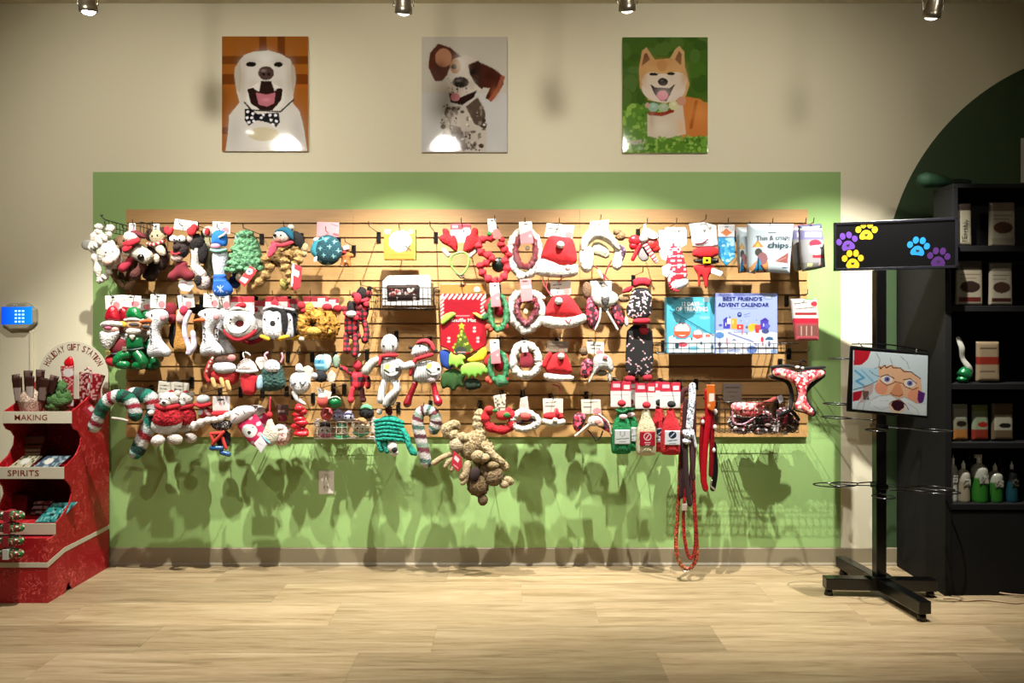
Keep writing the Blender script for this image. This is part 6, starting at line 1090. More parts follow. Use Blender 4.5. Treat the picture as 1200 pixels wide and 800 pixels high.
ruffle(t, ell(615, 296, 17, 26), 4.6, WFUR, wob=(.18, 11)); ruffle(t, ell(616, 294, 11.5, 19), 3.6, M('#8e1024', 'tinsel'), part='inner_ruffle', dp=3); t.bl('pompom', [(610, 324, 4, 5, 4.5, 4)], WFUR, fz=.1); t.bl('bell', [(618, 291, 1, 2.6, 2.6, 2)], M('#e8e0c8', 'gloss')); tag2(t, 608, 261, 624, 286, 8); t.hook('holding the white and dark red wreath collar, uppermost')
def santahat(label, ox, oy, s, p, trap=True, card=None):
    t = Toy('holiday_hat', label, 'hat', ox, oy, p); f = lambda L_: [(ox+a*s, oy+b*s) for a, b in L_]
    return t, f
HAT = M('#d4121d', 'fab')
t = Toy('holiday_hat', 'large red pet hat with white brim and pompom, topmost of three', 'hat', 655, 262, .27)
t.card([(641, 261), (673, 264), (671, 279), (638, 277)], dp=-2, base='#e9e2d0', ops=[('l', [(643, 267), (664, 269)], 1.2, '#5a544a'), ('l', [(644, 264), (650, 264)], .8, '#6a655a'), ('e', 667, 275, 5, 4, '#e07a7a')])
t.pl('hat', [(643, 276), (652, 276), (664, 278), (671, 279), (675, 292), (677, 310), (660, 311), (645, 309), (631, 303), (638, 288)], 9, HAT, dp=0, fz=.3, sm=1); t.pl('brim', [(633, 302), (648, 307), (658, 312), (668, 311), (676, 309), (678, 315), (676, 324), (660, 326), (640, 325), (625, 322), (627, 314)], 6, WFUR, dp=4, fz=.3); t.bl('pompom', [(656, 288, 11, 4.6, 4.2, 4.2)], WFUR); t.bl('patch', [(665, 314, 10, 3.4, 3.2, .8)], F('#efa2a4'))
for pts in ([(636, 324, 3), (637, 333, 3), (643, 342, 2), (648, 347, 1)], [(643, 325, 3), (640, 336, 3), (644, 345, 2)], [(654, 330, 1), (661, 325, 2)]): t.tb('cord', pts, .6, F('#c8505a'))
t.hook('holding the largest red hat')
t = Toy('trapper_hat', 'white fleece pet trapper hat with ear flaps, uppermost', 'hat', 703, 258, .28)
t.card([(692, 259), (714, 257), (713, 270), (690, 272)], dp=-3, base='#ece6d6', ops=[('l', [(696, 264), (706, 262)], 1, '#4a463c'), ('e', 711, 268, 3, 2, '#f0b8b0')]); FL = U('#f0ebd8')
t.pl('dome', [(688, 270), (697, 265), (708, 266), (716, 272), (723, 283), (728, 294), (722, 296), (712, 285), (700, 280), (692, 284), (686, 296), (679, 297), (679, 286), (683, 276)], 9, FL, fz=.4, dp=2); t.pl('ear_flap', [(679, 292), (688, 288), (694, 290), (696, 302), (694, 316), (687, 321), (680, 316), (677, 306)], 6, FL, dp=3, fz=.4)
t.pl('ear_flap', [(719, 288), (727, 291), (729, 303), (729, 314), (722, 318), (716, 312), (719, 303)], 5, FL, dp=1, fz=.3); t.pl('lining', [(692, 288), (700, 282), (711, 288), (716, 296), (712, 304), (702, 300), (694, 298)], 4, U('#c9bfa2'), dp=-1); t.pl('plaid_back', [(724, 286), (731, 286), (735, 294), (731, 306), (726, 308)], 4, speckle('plum_plaid', ['#2a1424', '#3c1c34', '#241020', '#8c7090'], 120), dp=-6); t.bl('fur_ear', [(728, 276, -6, 6, 5, 5), (724, 271, -6, 5, 4, 4)], U('#8a6c48'), fz=.15)
t.tb('cord', [(697, 312, 3), (704, 320, 3), (712, 327, 3)], .8, F('#b03040')); t.tb('cord', [(716, 306, 2), (710, 318, 3), (708, 328, 3)], .8, F('#b03040')); t.pl('cord_tag', [(698, 316), (702, 316), (708, 326), (705, 328)], .6, F('#e9e2d2'), dp=4); t.hook('holding the white fleece trapper hat')
t = Toy('bow_collar', 'red and white ribbon bow collar with white paper label on a peg', 'pet collar', 757, 262, .26)
t.bl('bow_loop', [(744, 282, 2, 8, 6, 4, 20), (743, 288, 1, 6, 5, 4)], M('#cc1c26', 'satin'), fz=.12); t.bl('bow_loop', [(764, 286, 2, 8, 7, 4, -20), (768, 291, 1, 6, 5, 4)], M('#d8302c', 'satin'), fz=.12)
t.tb('ribbon', [(753, 284, 5), (760, 295, 5), (768, 306, 4)], 3, COL, n=30, flat=.4, colfn=lambda s, a: '#c41828' if int(s*14) % 2 else '#e8d0cc'); t.tb('ribbon', [(750, 286, 4), (744, 298, 4), (741, 304, 4)], 2.4, M('#b81826', 'satin'), flat=.4); t.pl('tail', [(748, 288), (756, 290), (762, 302), (754, 308), (746, 300)], 2, F('#8c8684'), dp=1); t.bl('knot', [(753, 280, 6, 5, 5, 4)], F('#dcd4d4')); t.tb('strap', [(756, 264, 0), (754, 272, 2), (752, 279, 4)], 2, F('#e2d6ac'), flat=.4)
t.card([(752, 273), (757, 268), (768, 274), (770, 279), (764, 281), (753, 277)], dp=8, base='#f4f3ef', ops=[('l', [(757, 272), (764, 277)], 1.2, '#4a4844')], part='paper_label'); t.hook('holding the red and white ribbon bow collar')
t = Toy('pet_sweater', 'red sweater with white fair isle pattern and white hem on a card', 'pet sweater', 791, 262, .27)
t.card([(780, 266), (803, 266), (805, 270), (805, 286), (779, 300)], dp=-1, base='#f0f1ef', ops=[('p', [(790, 271), (793, 271), (791.5, 274)], '#6a6660')])
ops = [('n', 2.6, .36, 1, '#f2dede')]+[('l', [(780, y), (806, y-2)], 1, '#efc8cc') for y in (292, 301, 312, 322)]
t.pl('sweater', [(786, 285), (796, 284), (801, 300), (805, 316), (806, 326), (783, 334), (781, 322), (782, 305), (784, 293)], 3.5, COL, base='#cf1c34', st=.7, ops=ops); t.pl('hem', [(783, 331), (806, 325), (807, 334), (796, 339), (786, 341)], 3.5, U('#eceef0'), dp=1.5); t.tb('pom_trim', [(784, 332, 3), (787, 339, 3), (794, 341, 3)], 1.4, F('#c21c34'), wob=(.5, 5), n=24); t.card([(775, 313), (783, 309), (785, 320), (781, 325), (776, 322)], dp=3, base='#f1efe2', ops=[('l', [(778, 315), (781, 313)], .8, '#b0aca0')], part='paper_label'); t.hook('holding the red fair isle sweater')
t = Toy('pet_sweater', 'white card of another folded item half hidden behind the fair isle sweater', 'pet sweater', 778, 268, .2); t.card([(772, 270), (784, 268), (784, 306), (776, 304), (773, 298)], dp=0, base='#dcdcd8', ops=[]); t.pl('sweater', [(780, 300), (788, 296), (786, 320), (781, 330)], 2, F('#a8162c'), dp=1)
t = Toy('pet_costume', 'red costume with white top, black belt and gold buckle on a grey card', 'pet costume', 825, 258, .27)
t.card([(808, 262), (826, 260), (840, 264), (841, 284), (812, 288)], dp=-1.5, base='#dcdad2', ops=[('p', [(824, 269), (828, 269), (826, 273)], '#5a5650'), ('l', [(820, 263), (828, 262)], 1, '#5a5650')], rot=0)
t.pl('white_top', [(811, 284), (820, 283), (825, 281), (831, 284), (841, 282), (842, 290), (811, 291)], 3, U('#f3eff0'), dp=1); t.tb('moustache_trim', [(814, 286, 4), (822, 285, 5), (828, 281, 5)], .9, F('#b0505c')); t.pl('body', [(811, 290), (842, 288), (842, 302), (811, 303)], 4, HAT, dp=1); t.pl('belt', [(811, 303), (842, 301), (842, 310), (814, 309)], 3.5, M('#1c1412', 'gloss'), dp=1.5); t.bx('buckle', 822.5, 302, 831.5, 309, 4.6, 6, M('#e8b428', 'gloss'), bev=.5); t.bx('buckle_hole', 825.5, 304, 828.5, 307, 5.5, 6.3, M('#2a1c10', 'gloss'), bev=.2)
t.pl('skirt', [(812, 310), (838, 309), (835, 318), (830, 324), (829, 337), (826, 338), (824, 326), (820, 322), (821, 336), (818, 336), (818, 322), (813, 315)], 3, HAT, dp=0, sm=1); t.card([(833, 314), (845, 318), (846, 320), (843, 324), (832, 320)], dp=4, base='#f2f1ee', ops=[('e', 838, 319, 1.2, 1, '#8cc4dc')], part='paper_label'); t.hook('holding the red belted costume')
t = Toy('pet_bandana', 'blue patterned pointed bandana on a white card with an orange logo', 'bandana', 851, 262, .255)
cr = nin(842, 278, 860, 312, 40, 1.2, 3.2, ['#5ac0e8', '#9adcf2', '#2c90cc', '#bfeaf4'], 9)
t.pl('bandana', [(841, 263), (861, 263), (861, 302), (851, 312), (842, 301)], .8, PR, dp=0, R=1, sm=0, st=.5, base='#38a4dc', ops=cr+[('r', 840, 262, 862, 278, '#f1f1f2'), ('l', [(841, 278), (861, 278)], .9, '#5a60a4'), ('p', [(844, 272.5), (847, 271), (851, 267), (855, 271), (858, 272.5), (855, 274), (851, 277), (847, 274)], '#e88a4c'), ('l', [(849, 266), (853, 266)], .7, '#3a3a40')]); t.hook('holding the blue bandana')
# chips bags
def chips(label, x0, y0, x1, y1, p, full=True):
    t = Toy('treat_bag', label, 'bag', (x0+x1)/2, y0, p, None); X = lambda u: x0+(x1-x0)*u; Y = lambda v: y0+(y1-y0)*v
    ops = [('r', x0, y0, x1, Y(.09), '#dfe9ee'), ('l', [(X(.43), Y(.19)), (X(.58), Y(.19))], 1.2, '#6a7278'), ('p', [(X(.08), Y(.48)), (X(.2), Y(.34)), (X(.33), Y(.48))], '#d49a34'), ('p', [(X(.15), Y(.47)), (X(.2), Y(.38)), (X(.26), Y(.47))], '#f0c870'),
      ('p', [(X(.1), Y(.98)), (X(.02), Y(.9)), (X(.2), Y(.72)), (X(.3), Y(.62)), (X(.42), Y(.78)), (X(.42), Y(.98))], '#d89a5c'), ('e', X(.22), Y(.58), (x1-x0)*.08, (y1-y0)*.08, '#4a4a42'), ('e', X(.3), Y(.7), (x1-x0)*.11, (y1-y0)*.12, '#9c6a6e'), ('p', [(X(.12), Y(.95)), (X(.22), Y(.66)), (X(.32), Y(.93))], '#2c94c4'), ('l', [(X(.21), Y(.7)), (X(.21), Y(.95))], 1.4, '#17405c'), ('l', [(X(.27), Y(.84)), (X(.4), Y(.98))], 2, '#5a2a14'),
      ('p', [(X(.55), Y(.76)), (X(.68), Y(.68)), (X(.85), Y(.58)), (X(.84), Y(.8)), (X(.7), Y(.78))], '#a0605a'), ('l', [(X(.6), Y(.76)), (X(.8), Y(.68))], 1, '#c48c80'), ('l', [(X(.73), Y(.88)), (X(.84), Y(.88))], 1.3, '#4c5a6c')]
    t.pl('pouch', [(x0, y0), (x1, y0+.5), (x1-3, (y0+y1)/2), (x1-5, y1), ((x0+x1)/2, y1-2), (x0+3, y1-1), (x0+1, (y0+y1)/2)], 6, PR, dp=0, R=9, sm=0, st=.6, base='#cfe0e8', ops=ops); return t
t = chips('pale blue chip treat bag partly hidden behind the front chip bag', 862, 266, 890, 321, .2); t.hook('holding the rear chip bag')
t = chips('large pale blue thin and crispy chips treat bag, front one', 875, 262, 930, 321, .28); t.tx('Thin & crispy', 904, 280, 7, '#2c3438', 6.7, w=40, rot=2); t.tx('chips.', 911, 288.5, 8.5, '#3c5460', 6.9, w=27, off=.02); t.hook('holding the front chip bag')
for i, (dx, p, lb) in enumerate(((0, .27, 'silver treat bag with a red hatted white dog picture, front one at the right end'), (-9, .17, 'silver treat bag with pink top, behind the front silver bag'))):
    t = Toy('treat_bag', lb, 'bag', 950+dx, 262, p, None); x = dx
    t.pl('pouch', [(935+x, 264), (962+x, 262), (965+x, 280), (967+x, 313), (955+x, 316), (940+x, 318), (937+x, 300)], 6, PR, R=9, sm=0, st=.6, base='#a6a6a8', ops=[('r', 930+x, 260, 970+x, 268, '#5a6080' if i == 0 else '#e6828c'), ('p', [(934+x, 271), (963+x, 271), (965+x, 281), (936+x, 281)], '#8a88b4'), ('r', 941+x, 273, 961+x, 278, '#f1f1f4'), ('l', [(937+x, 269), (963+x, 269)], 2, '#e4e4e8'),
      ('e', 954+x, 293, 8.5, 6, '#f0eeea'), ('e', 953+x, 286, 7, 4.6, '#cf3c54'), ('l', [(946+x, 290), (961+x, 288)], 2, '#f2eef0'), ('e', 960+x, 291, 2, 1.6, '#4a4a4c'), ('r', 950+x, 299, 965+x, 303, '#c83848'), ('r', 938+x, 308, 968+x, 318, '#8c8c84'), ('r', 944+x, 309, 950+x, 313, '#d9dc9c'), ('r', 957+x, 308, 962+x, 312, '#e8c0bc')]); t.hook(['holding the front silver treat bag', 'holding the rear silver treat bag'][i])
# --- second row
def mat_leaf(t, part, q, c, th=2, dp=0): t.pl(part, q, th, F(c), dp=dp, sm=1)
t = Toy('activity_mat', 'red activity mat card with yellow tree and candy striped edge, fleece leaves hanging out', 'pet mat', 541, 342, .25)
st_ = []
for i in range(10): st_.append(('l', [(515+i*5.6, 350), (519+i*5.6, 345)], 2.4, '#f3e6dc'))
for i in range(6): st_.append(('l', [(515, 352+i*4.4), (519.5, 348+i*4.4)], 2, '#f3e6dc')); st_.append(('l', [(564, 352+i*4.4), (569, 348+i*4.4)], 2, '#f3e6dc'))
tri = [('e', 541+(r_*2.6)*math.cos(i*2.4), 388+r_*4.6+1.4*math.sin(i), 1.5, 1.5, ['#d8d24a', '#a8b83c', '#e8e470', '#7c9a30'][i % 4]) for i, r_ in enumerate([j/13*4.6 for j in range(60) if True][:60])]
t.pl('card', [(516, 332), (570, 332), (570, 404), (560, 410), (551, 414), (541, 417), (531, 415), (524, 409), (516, 405)], .8, PR, dp=0, R=1, sm=0, st=.5, base='#c62232', ops=[('r', 510, 330, 575, 345, '#e8974c'), ('r', 514, 344, 571, 350, '#c8303a'), ('r', 515, 349, 520, 372, '#c8303a'), ('r', 564, 349, 571, 372, '#c8303a'), ('r', 521, 350, 563, 368, '#b8182a'), ('l', [(540, 335), (543, 335)], 3, '#8c4c2c'), ('e', 559, 339, 4, 3.4, '#e6ded0'), ('l', [(552, 343), (566, 342)], 1, '#5a6a3c')]+st_+[('l', [(524, 357), (560, 352)], .5, '#98142a'), ('l', [(524, 352), (560, 366)], .5, '#98142a'),
  ('p', [(541, 383), (545, 390), (550, 402), (555, 411), (541, 414), (531, 411), (535, 400), (538, 390)], '#5f7228')]+tri+[('e', 540, 411, 7, 5, '#4a5248'), ('p', [(541, 377), (542, 380), (545, 380.5), (543, 383), (544, 386), (541, 384), (538, 386), (539, 383), (537, 380.5), (540, 380)], '#f4d83c')]+[('e', x, y+d, 2, 1.6, '#f0c4c4') for x, y in ((526, 396), (556, 384), (560, 396)) for d in (0, 4)]+[('l', [(530, 370), (550, 370)], .8, '#e8a8a8'), ('l', [(536, 412.5), (546, 412.5)], .7, '#f0b8b8')])
t.tx('Snuffle Mat', 543.5, 375, 4.4, '#f6efe6', 1.4, w=29, off=.015)
for part, q, c, th, dp in (('leaf', [(516, 376), (521, 368), (530, 365), (536, 368), (527, 375), (518, 382)], '#a8cc4c', 2, 3), ('leaf', [(562, 372), (570, 366), (577, 367), (576, 372), (567, 376)], '#2c6a34', 2, 3), ('leaf', [(552, 366), (560, 366), (568, 374), (562, 374)], '#c8b04c', 1.6, 3),
   ('mat_fold', [(514, 412), (522, 408), (530, 415), (532, 428), (526, 434), (516, 428)], '#1844a0', 2.4, -3), ('mat_fold', [(527, 410), (534, 417), (540, 413), (547, 419), (542, 423), (547, 429), (538, 427), (535, 433), (531, 427), (525, 430)], '#9ed84c', 2, 0), ('mat_fold', [(546, 421), (556, 416), (566, 406), (571, 408), (570, 421), (560, 424), (550, 425)], '#f0cc1c', 2, 1), ('mat_fold', [(539, 430), (547, 425), (558, 424), (567, 426), (574, 434), (570, 439), (566, 436), (564, 442), (560, 438), (557, 444), (553, 439), (549, 444), (546, 438), (541, 441)], '#93d850', 2, 2), ('mat_fold', [(518, 436), (530, 431), (540, 435), (546, 440), (541, 447), (545, 455), (536, 452), (531, 460), (525, 453), (518, 457), (515, 447)], '#2f5c1e', 3, -6), ('mat_fold', [(543, 444), (560, 443), (566, 454), (552, 458), (544, 456)], '#173018', 5, -6)): mat_leaf(t, part, q, c, th, dp)
t.hook('holding the red activity mat', dy=-6)
GT = M('#0f8a48', 'tinsel')
def green_collar(label, x, y, cy, ry, p):
    t = Toy('tinsel_collar', label, 'pet collar', x, y, p)
    ruffle(t, ell(x+1, cy, 9.5, ry, d=2), 3.4, GT, wob=(.2, 15)); t.tb('red_bow', [(x-8, cy-ry*.7, -2), (x-12, cy-ry*.35, -2), (x-9, cy, -3)], [4, 4.5, 3], F('#cf1b24')); t.tb('red_bow', [(x+8, cy-ry*.8, -2), (x+12, cy-ry*.4, -2), (x+13, cy, -3)], [3.4, 4, 3], F('#c81a24'))
    t.bl('berry', [(x+2, cy-2, 0, 6, 8, 5)], M('#9c1024', 'foil')); t.bl('candy', [(x-11, cy+ry*.85, 2, 3.6, 4, 3), (x-8, cy+ry, 2, 3, 3, 3)], F('#d8452c')); t.bl('candy', [(x+9, cy+ry*.8, 1, 4, 4, 3)], F('#cf2828')); tag2(t, x-9, y+1, x+3, y+28, 8); return t
t = green_collar('green tinsel wreath collar with red bows, second in its column', 583, 331, 366, 20, .27); t.hook('holding the upper green tinsel collar')
t = green_collar('green tinsel wreath collar bunched at its base, third in its column', 583, 397, 430, 17, .26); t.bl('bunch', [(587, 446, 4, 8, 7, 6)], GT, fz=.2); t.hook('holding the lower green tinsel collar bunched at its base')
t = Toy('wreath_collar', 'white and dark red ruffle wreath collar, second of its column', 'pet collar', 616, 326, .26)
ruffle(t, [(604, 347, 0), (616, 342, 0), (629, 346, 0), (634, 358, 0), (634, 373, 0), (624, 383, 0), (615, 387, 0), (607, 380, 0), (600, 372, 0), (599, 358, 0)], 4.8, WFUR, wob=(.2, 9)); ruffle(t, [(608, 354, 4), (617, 351, 4), (627, 354, 4), (628, 364, 4), (622, 374, 4), (616, 379, 4), (609, 372, 4), (606, 364, 4)], 3.6, M('#8a0f2c', 'tinsel'), part='inner_ruffle'); t.bl('bell', [(616, 365, 2, 2.6, 4, 2)], M('#ecd9a4', 'gloss')); t.bl('pompom', [(636, 349, 2, 3.4, 3, 3)], F('#e8d4b0'))
t.card([(609, 328), (622, 327), (624, 352), (611, 354)], dp=9, base='#e98a8c', ops=[('e', 615, 330, 4, 1, '#5a3434'), ('l', [(612, 337), (622, 336)], 2.4, '#f2dada')]); t.hook('holding the second white and red wreath')
t = Toy('wreath_collar', 'white ruffle wreath collar with red centre, third of its column', 'pet collar', 615, 398, .26)
ruffle(t, [(606, 408, 0), (616, 404, 0), (626, 409, 0), (631, 422, 0), (628, 434, 0), (616, 441, 0), (606, 436, 0), (601, 425, 0)], 4.6, WFUR, wob=(.15, 9)); t.pl('red_centre', [(613, 410), (622, 412), (626, 424), (622, 431), (610, 431), (608, 422)], 3, F('#8c1428'), dp=1); t.bl('pompom', [(616, 438, 3, 5, 4, 4)], WFUR, fz=.1); tag2(t, 610, 399, 618, 412, 6, False); t.hook('holding the third white wreath')
t = Toy('holiday_hat', 'red pet hat with white brim and pompom, second from the top', 'hat', 657, 328, .27)
t.card([(645, 329), (669, 329), (669, 345), (645, 347)], dp=-2, base='#eae2d0', ops=[('l', [(648, 334), (658, 333)], 1, '#5a544a'), ('l', [(648, 338), (656, 338)], 1, '#5a544a'), ('e', 664, 341, 4, 4, '#e89088')])
t.pl('hat', [(648, 346), (658, 345), (667, 345), (673, 352), (683, 367), (686, 372), (668, 374), (650, 373), (636, 370), (641, 357)], 9, HAT, fz=.3); t.pl('brim', [(637, 369), (655, 372), (670, 371), (684, 366), (688, 373), (686, 378), (672, 384), (655, 386), (638, 383), (634, 378)], 6, WFUR, dp=4, fz=.3); t.bl('pompom', [(654, 353, 10, 4.6, 4.4, 4.2)], WFUR); t.tb('heart_patch', [(662, 375, 10), (666, 378, 10), (668, 374, 10)], .7, F('#e8606c')); t.hook('holding the second red hat')
t = Toy('holiday_hat', 'red pet hat with ribbed white brim, third from the top', 'hat', 656, 398, .26)
t.card([(642, 399), (667, 400), (665, 413), (640, 412)], dp=-2, base='#8a7a64', ops=[('l', [(644, 403), (660, 404)], .9, '#c8b898'), ('l', [(644, 407), (654, 408)], .9, '#c8b898')])
t.pl('hat', [(648, 414), (662, 412), (668, 424), (672, 438), (656, 440), (637, 436), (641, 424)], 8, HAT, fz=.3); t.pl('brim', [(638, 436), (655, 438), (672, 439), (673, 446), (655, 447), (640, 446), (636, 441)], 5, WFUR, dp=3); t.bl('pompom', [(657, 417, 9, 4, 3.8, 3.6)], WFUR); t.tb('side_fold', [(644, 415, 2), (640, 422, 3), (638, 428, 3)], 3, HAT); t.tb('cord', [(648, 450, 2), (655, 453, 2), (656, 460, 1)], .8, F('#a83040')); t.hook('holding the third red hat')
t = Toy('holiday_hat', 'smallest red pet hat with white brim, at the bottom of its column', 'hat', 648, 467, .26)
t.card([(636, 467), (660, 467), (660, 484), (637, 485)], dp=-2, base='#ebe5d2', ops=[('l', [(639, 472), (652, 471)], .9, '#6a645a'), ('l', [(639, 476), (650, 476)], .9, '#6a645a'), ('e', 652, 482, 3, 4, '#e08080')])
t.pl('hat', [(636, 484), (650, 482), (660, 484), (661, 492), (637, 492)], 6, HAT, fz=.3); t.pl('brim', [(634, 489), (648, 491), (662, 489), (663, 497), (648, 500), (636, 497)], 5, WFUR, dp=3); t.bl('pompom', [(650, 491, 9, 3.2, 3, 3)], WFUR); t.tb('side_tassel', [(653, 484, 6), (652, 479, 6)], [2.6, .8], F('#d82838')); t.hook('holding the smallest red hat')
RP = speckle('red_plaid_flecks', ['#3a1020', '#a82038', '#2a0c14', '#d8586c', '#5c1424'], 75)
def trapper(label, x, y, p, s, ear, card, variant=0):
    t = Toy('trapper_hat', label, 'hat', x, y, p); f = lambda L_: [(x+a*s, y+b*s) for a, b in L_]
    return t, f
t = Toy('trapper_hat', 'plaid pet trapper hat with white heart shaped fleece front, second from the top', 'hat', 706, 327, .28)
t.card([(692, 329), (717, 329), (717, 344), (693, 347)], dp=-2, base='#eeeadc', ops=[('e', 705, 332, 4, .8, '#3a3834'), ('l', [(697, 337), (713, 335)], .8, '#8c887c'), ('e', 713, 341, 3, 3, '#e8a0a0')])
t.bl('brim', [(709, 350, 4, 15.5, 10, 5)], U('#eceade')); t.pl('heart', [(703, 346), (708, 349), (713, 346), (714, 352), (709, 360), (703, 354)], 2, U('#565250'), dp=8); t.pl('muzzle', [(704, 358), (714, 358), (713, 366), (706, 366)], 3, U('#8c8478'), dp=3)
t.pl('ear_flap', [(694, 344), (700, 356), (703, 368), (700, 380), (694, 387), (688, 380), (685, 366), (687, 352)], 5, RP, dp=0); t.pl('ear_flap', [(714, 360), (722, 352), (729, 364), (732, 378), (728, 385), (720, 378)], 5, RP, dp=0)
t.tb('flap_trim', [(703, 362, 5), (702, 374, 5), (697, 386, 4)], 1.3, U('#f0ece4')); t.tb('flap_trim', [(711, 366, 5), (717, 376, 5), (723, 386, 5)], 1.5, U('#f0ece4')); t.bl('fur_ear', [(688, 340, -2, 6, 10, 4)], U('#86664a'), fz=.08); t.bl('fur_ear', [(732, 349, -6, 7, 5, 5)], U('#b08c64'), fz=.1); t.hook('holding the plaid trapper hat with the heart')
t = Toy('trapper_hat', 'pet trapper hat with grey white front and dark plaid side, third from the top', 'hat', 697, 400, .27)
t.card([(687, 400), (708, 401), (708, 416), (689, 414)], dp=-2, base='#e9e2d0', ops=[('l', [(692, 404), (704, 405)], 1.2, '#3a3834'), ('l', [(691, 408), (703, 409)], 1, '#4a4640'), ('e', 703, 413, 4, 3, '#e88c94')])
t.pl('front', [(694, 422), (698, 415), (708, 414), (716, 419), (719, 430), (717, 437), (706, 431), (696, 438), (692, 445), (695, 432)], 6, U('#dcdcd8'), dp=3); t.bl('patch', [(708, 418, 10, 3, 2.6, .8)], F('#f09098')); t.pl('side', [(682, 424), (688, 419), (695, 423), (694, 436), (688, 444), (681, 442), (680, 432)], 6, RP, dp=0); t.pl('ear_flap', [(711, 434), (717, 436), (716, 448), (712, 447)], 3, U('#e2dfd2'), dp=2); t.tb('ear_flap_trim', [(694, 438, 5), (692, 443, 5), (690, 447, 4)], 1.2, U('#efeadc')); t.bl('fur_ear', [(684, 412, -2, 5, 5, 4)], U('#7c6448'), fz=.1); t.pl('lining', [(697, 436), (706, 432), (713, 437), (708, 441), (700, 440)], 3, U('#8c8470'), dp=-1); t.hook('holding the grey fronted trapper hat')
t = Toy('trapper_hat', 'plaid pet trapper hat with cream trim spread out, lowest of its column', 'hat', 693, 465, .28)
t.card([(681, 468), (704, 468), (705, 485), (682, 485)], dp=-2, base='#ece3d2', ops=[('l', [(684, 472), (700, 471)], .9, '#6a645a'), ('l', [(684, 477), (693, 477)], .9, '#6a645a'), ('e', 700, 482, 5, 4, '#e8a0a4')])
t.pl('side', [(671, 486), (680, 482), (688, 488), (684, 498), (678, 507), (671, 502)], 5, RP, dp=0); t.pl('side', [(696, 485), (704, 487), (712, 495), (716, 508), (706, 503), (696, 494)], 5, RP, dp=-1); t.pl('front', [(688, 490), (694, 486), (704, 488), (708, 497), (698, 499), (688, 499)], 4, U('#e8e0d4'), dp=4); t.bl('patch', [(700, 493, 8, 4, 3, .8)], F('#e8a8a0')); t.tb('trim', [(690, 496, 5), (682, 503, 6), (674, 510, 5)], 1.4, U('#efe8da')); t.tb('trim', [(702, 485, 3), (712, 494, 4), (716, 508, 3)], 1, U('#efe8da')); t.bl('snout', [(703, 497, 7, 4, 3, 3)], U('#a8865c')); t.tb('cord', [(689, 504, 2), (695, 511, 3), (698, 516, 3)], .8, F('#1c1412')); t.tb('cord', [(706, 505, 2), (703, 512, 3), (698, 516, 3)], .8, F('#1c1412')); t.hook('holding the lowest trapper hat')
t = Toy('pet_collar', 'red velvet collar bundle with a green holly tag, lowest of its column', 'pet collar', 587, 461, .27)
t.tb('band', [(574, 480, 3), (569, 486, 4), (572, 498, 4), (585, 503, 4), (598, 500, 3), (600, 488, 2), (596, 482, 1)], 5.2, U('#cf1220'), n=40, wob=(.15, 6)); t.bl('bow', [(573, 479, 6, 4.6, 4.4, 4), (590, 486, 5, 9, 6, 5)], F('#d8302c')); t.card([(578, 463), (593, 461), (592, 482), (581, 481)], dp=4, base='#e2d6c0', ops=[('n', 2, .25, 4, '#6a6052')]); t.bl('holly', [(580, 480, 9, 3, 2, 1.5), (594, 485, 10, 4, 3, 1.5)], F('#2c7c34')); t.hook('holding the red velvet collar bundle', dy=2)
t = Toy('wreath_collar', 'white fur collar with a coral bow, lowest of its column', 'pet collar', 613, 461, .27)
ruffle(t, [(603, 487, 2), (613, 482, 0), (625, 486, 2), (631, 494, 3), (620, 501, 4), (610, 502, 4), (601, 497, 4), (601, 491, 3)], 3.8, WFUR, wob=(.15, 8)); t.bl('bow', [(616, 487, 5, 6.5, 4.5, 4)], F('#e05a50')); t.tb('dark_band', [(606, 495, 2), (614, 493, 2), (628, 491, 2)], 2, F('#3a1a1a')); t.card([(610, 466), (618, 464), (620, 482), (608, 483)], dp=1, base='#e9d8cc', ops=[('e', 613, 476, 2.6, 4, '#c8beb0')]); t.hook('holding the white fur collar with coral bow', dy=2)
# --- black candy cane sweaters
cane = []
rg = random.Random(11)
for i in range(46):
    x, y = rg.uniform(735, 764), rg.uniform(339, 372); a_ = rg.uniform(0, 3.14)
    for k_ in range(3): cane.append(('e', x+math.cos(a_)*k_*1.5, y+math.sin(a_)*k_*1.5, .95, .85, ['#f2e2e4', '#e89aa4', '#f4eef0'][k_]))
t = Toy('pet_sweater', 'black sweater with white candy canes and red collar, above its pair', 'pet sweater', 752, 322, .28)
t.pl('body', [(741, 337), (762, 337), (764, 350), (763, 374), (736, 374), (733, 362), (739, 350)], 4, COL, base='#120d10', ops=cane, st=.55); t.pl('collar', [(741, 325), (763, 325), (762, 337), (752, 334), (742, 338)], 4, F('#c4142c'), dp=1); t.pl('sleeve', [(742, 334), (740, 342), (728, 344), (732, 337)], 2.5, F('#b8132a'), dp=0); t.pl('hem', [(741, 373), (762, 372), (762, 380), (741, 380)], 4, F('#c4142c'), dp=1); t.pl('sleeve_cuff', [(731, 372), (736, 370), (737, 382), (732, 383)], 2, COL, dp=1, base='#c8bcc0'); t.hook('holding the black candy cane sweaters', dy=-3)
cane2 = []
for i in range(24):
    x, y = rg.uniform(734, 764), rg.uniform(392, 442)
    for k_ in range(3): cane2.append(('e', x+k_*1.2, y+k_*1.3*(1 if i % 2 else -1), .9, .8, ['#d8c8cc', '#c86c78', '#e4dadc'][k_]))
t = Toy('pet_sweater', 'long black sweater pair with red cuffs below the candy cane sweater', 'pet sweater', 750, 376, .24)
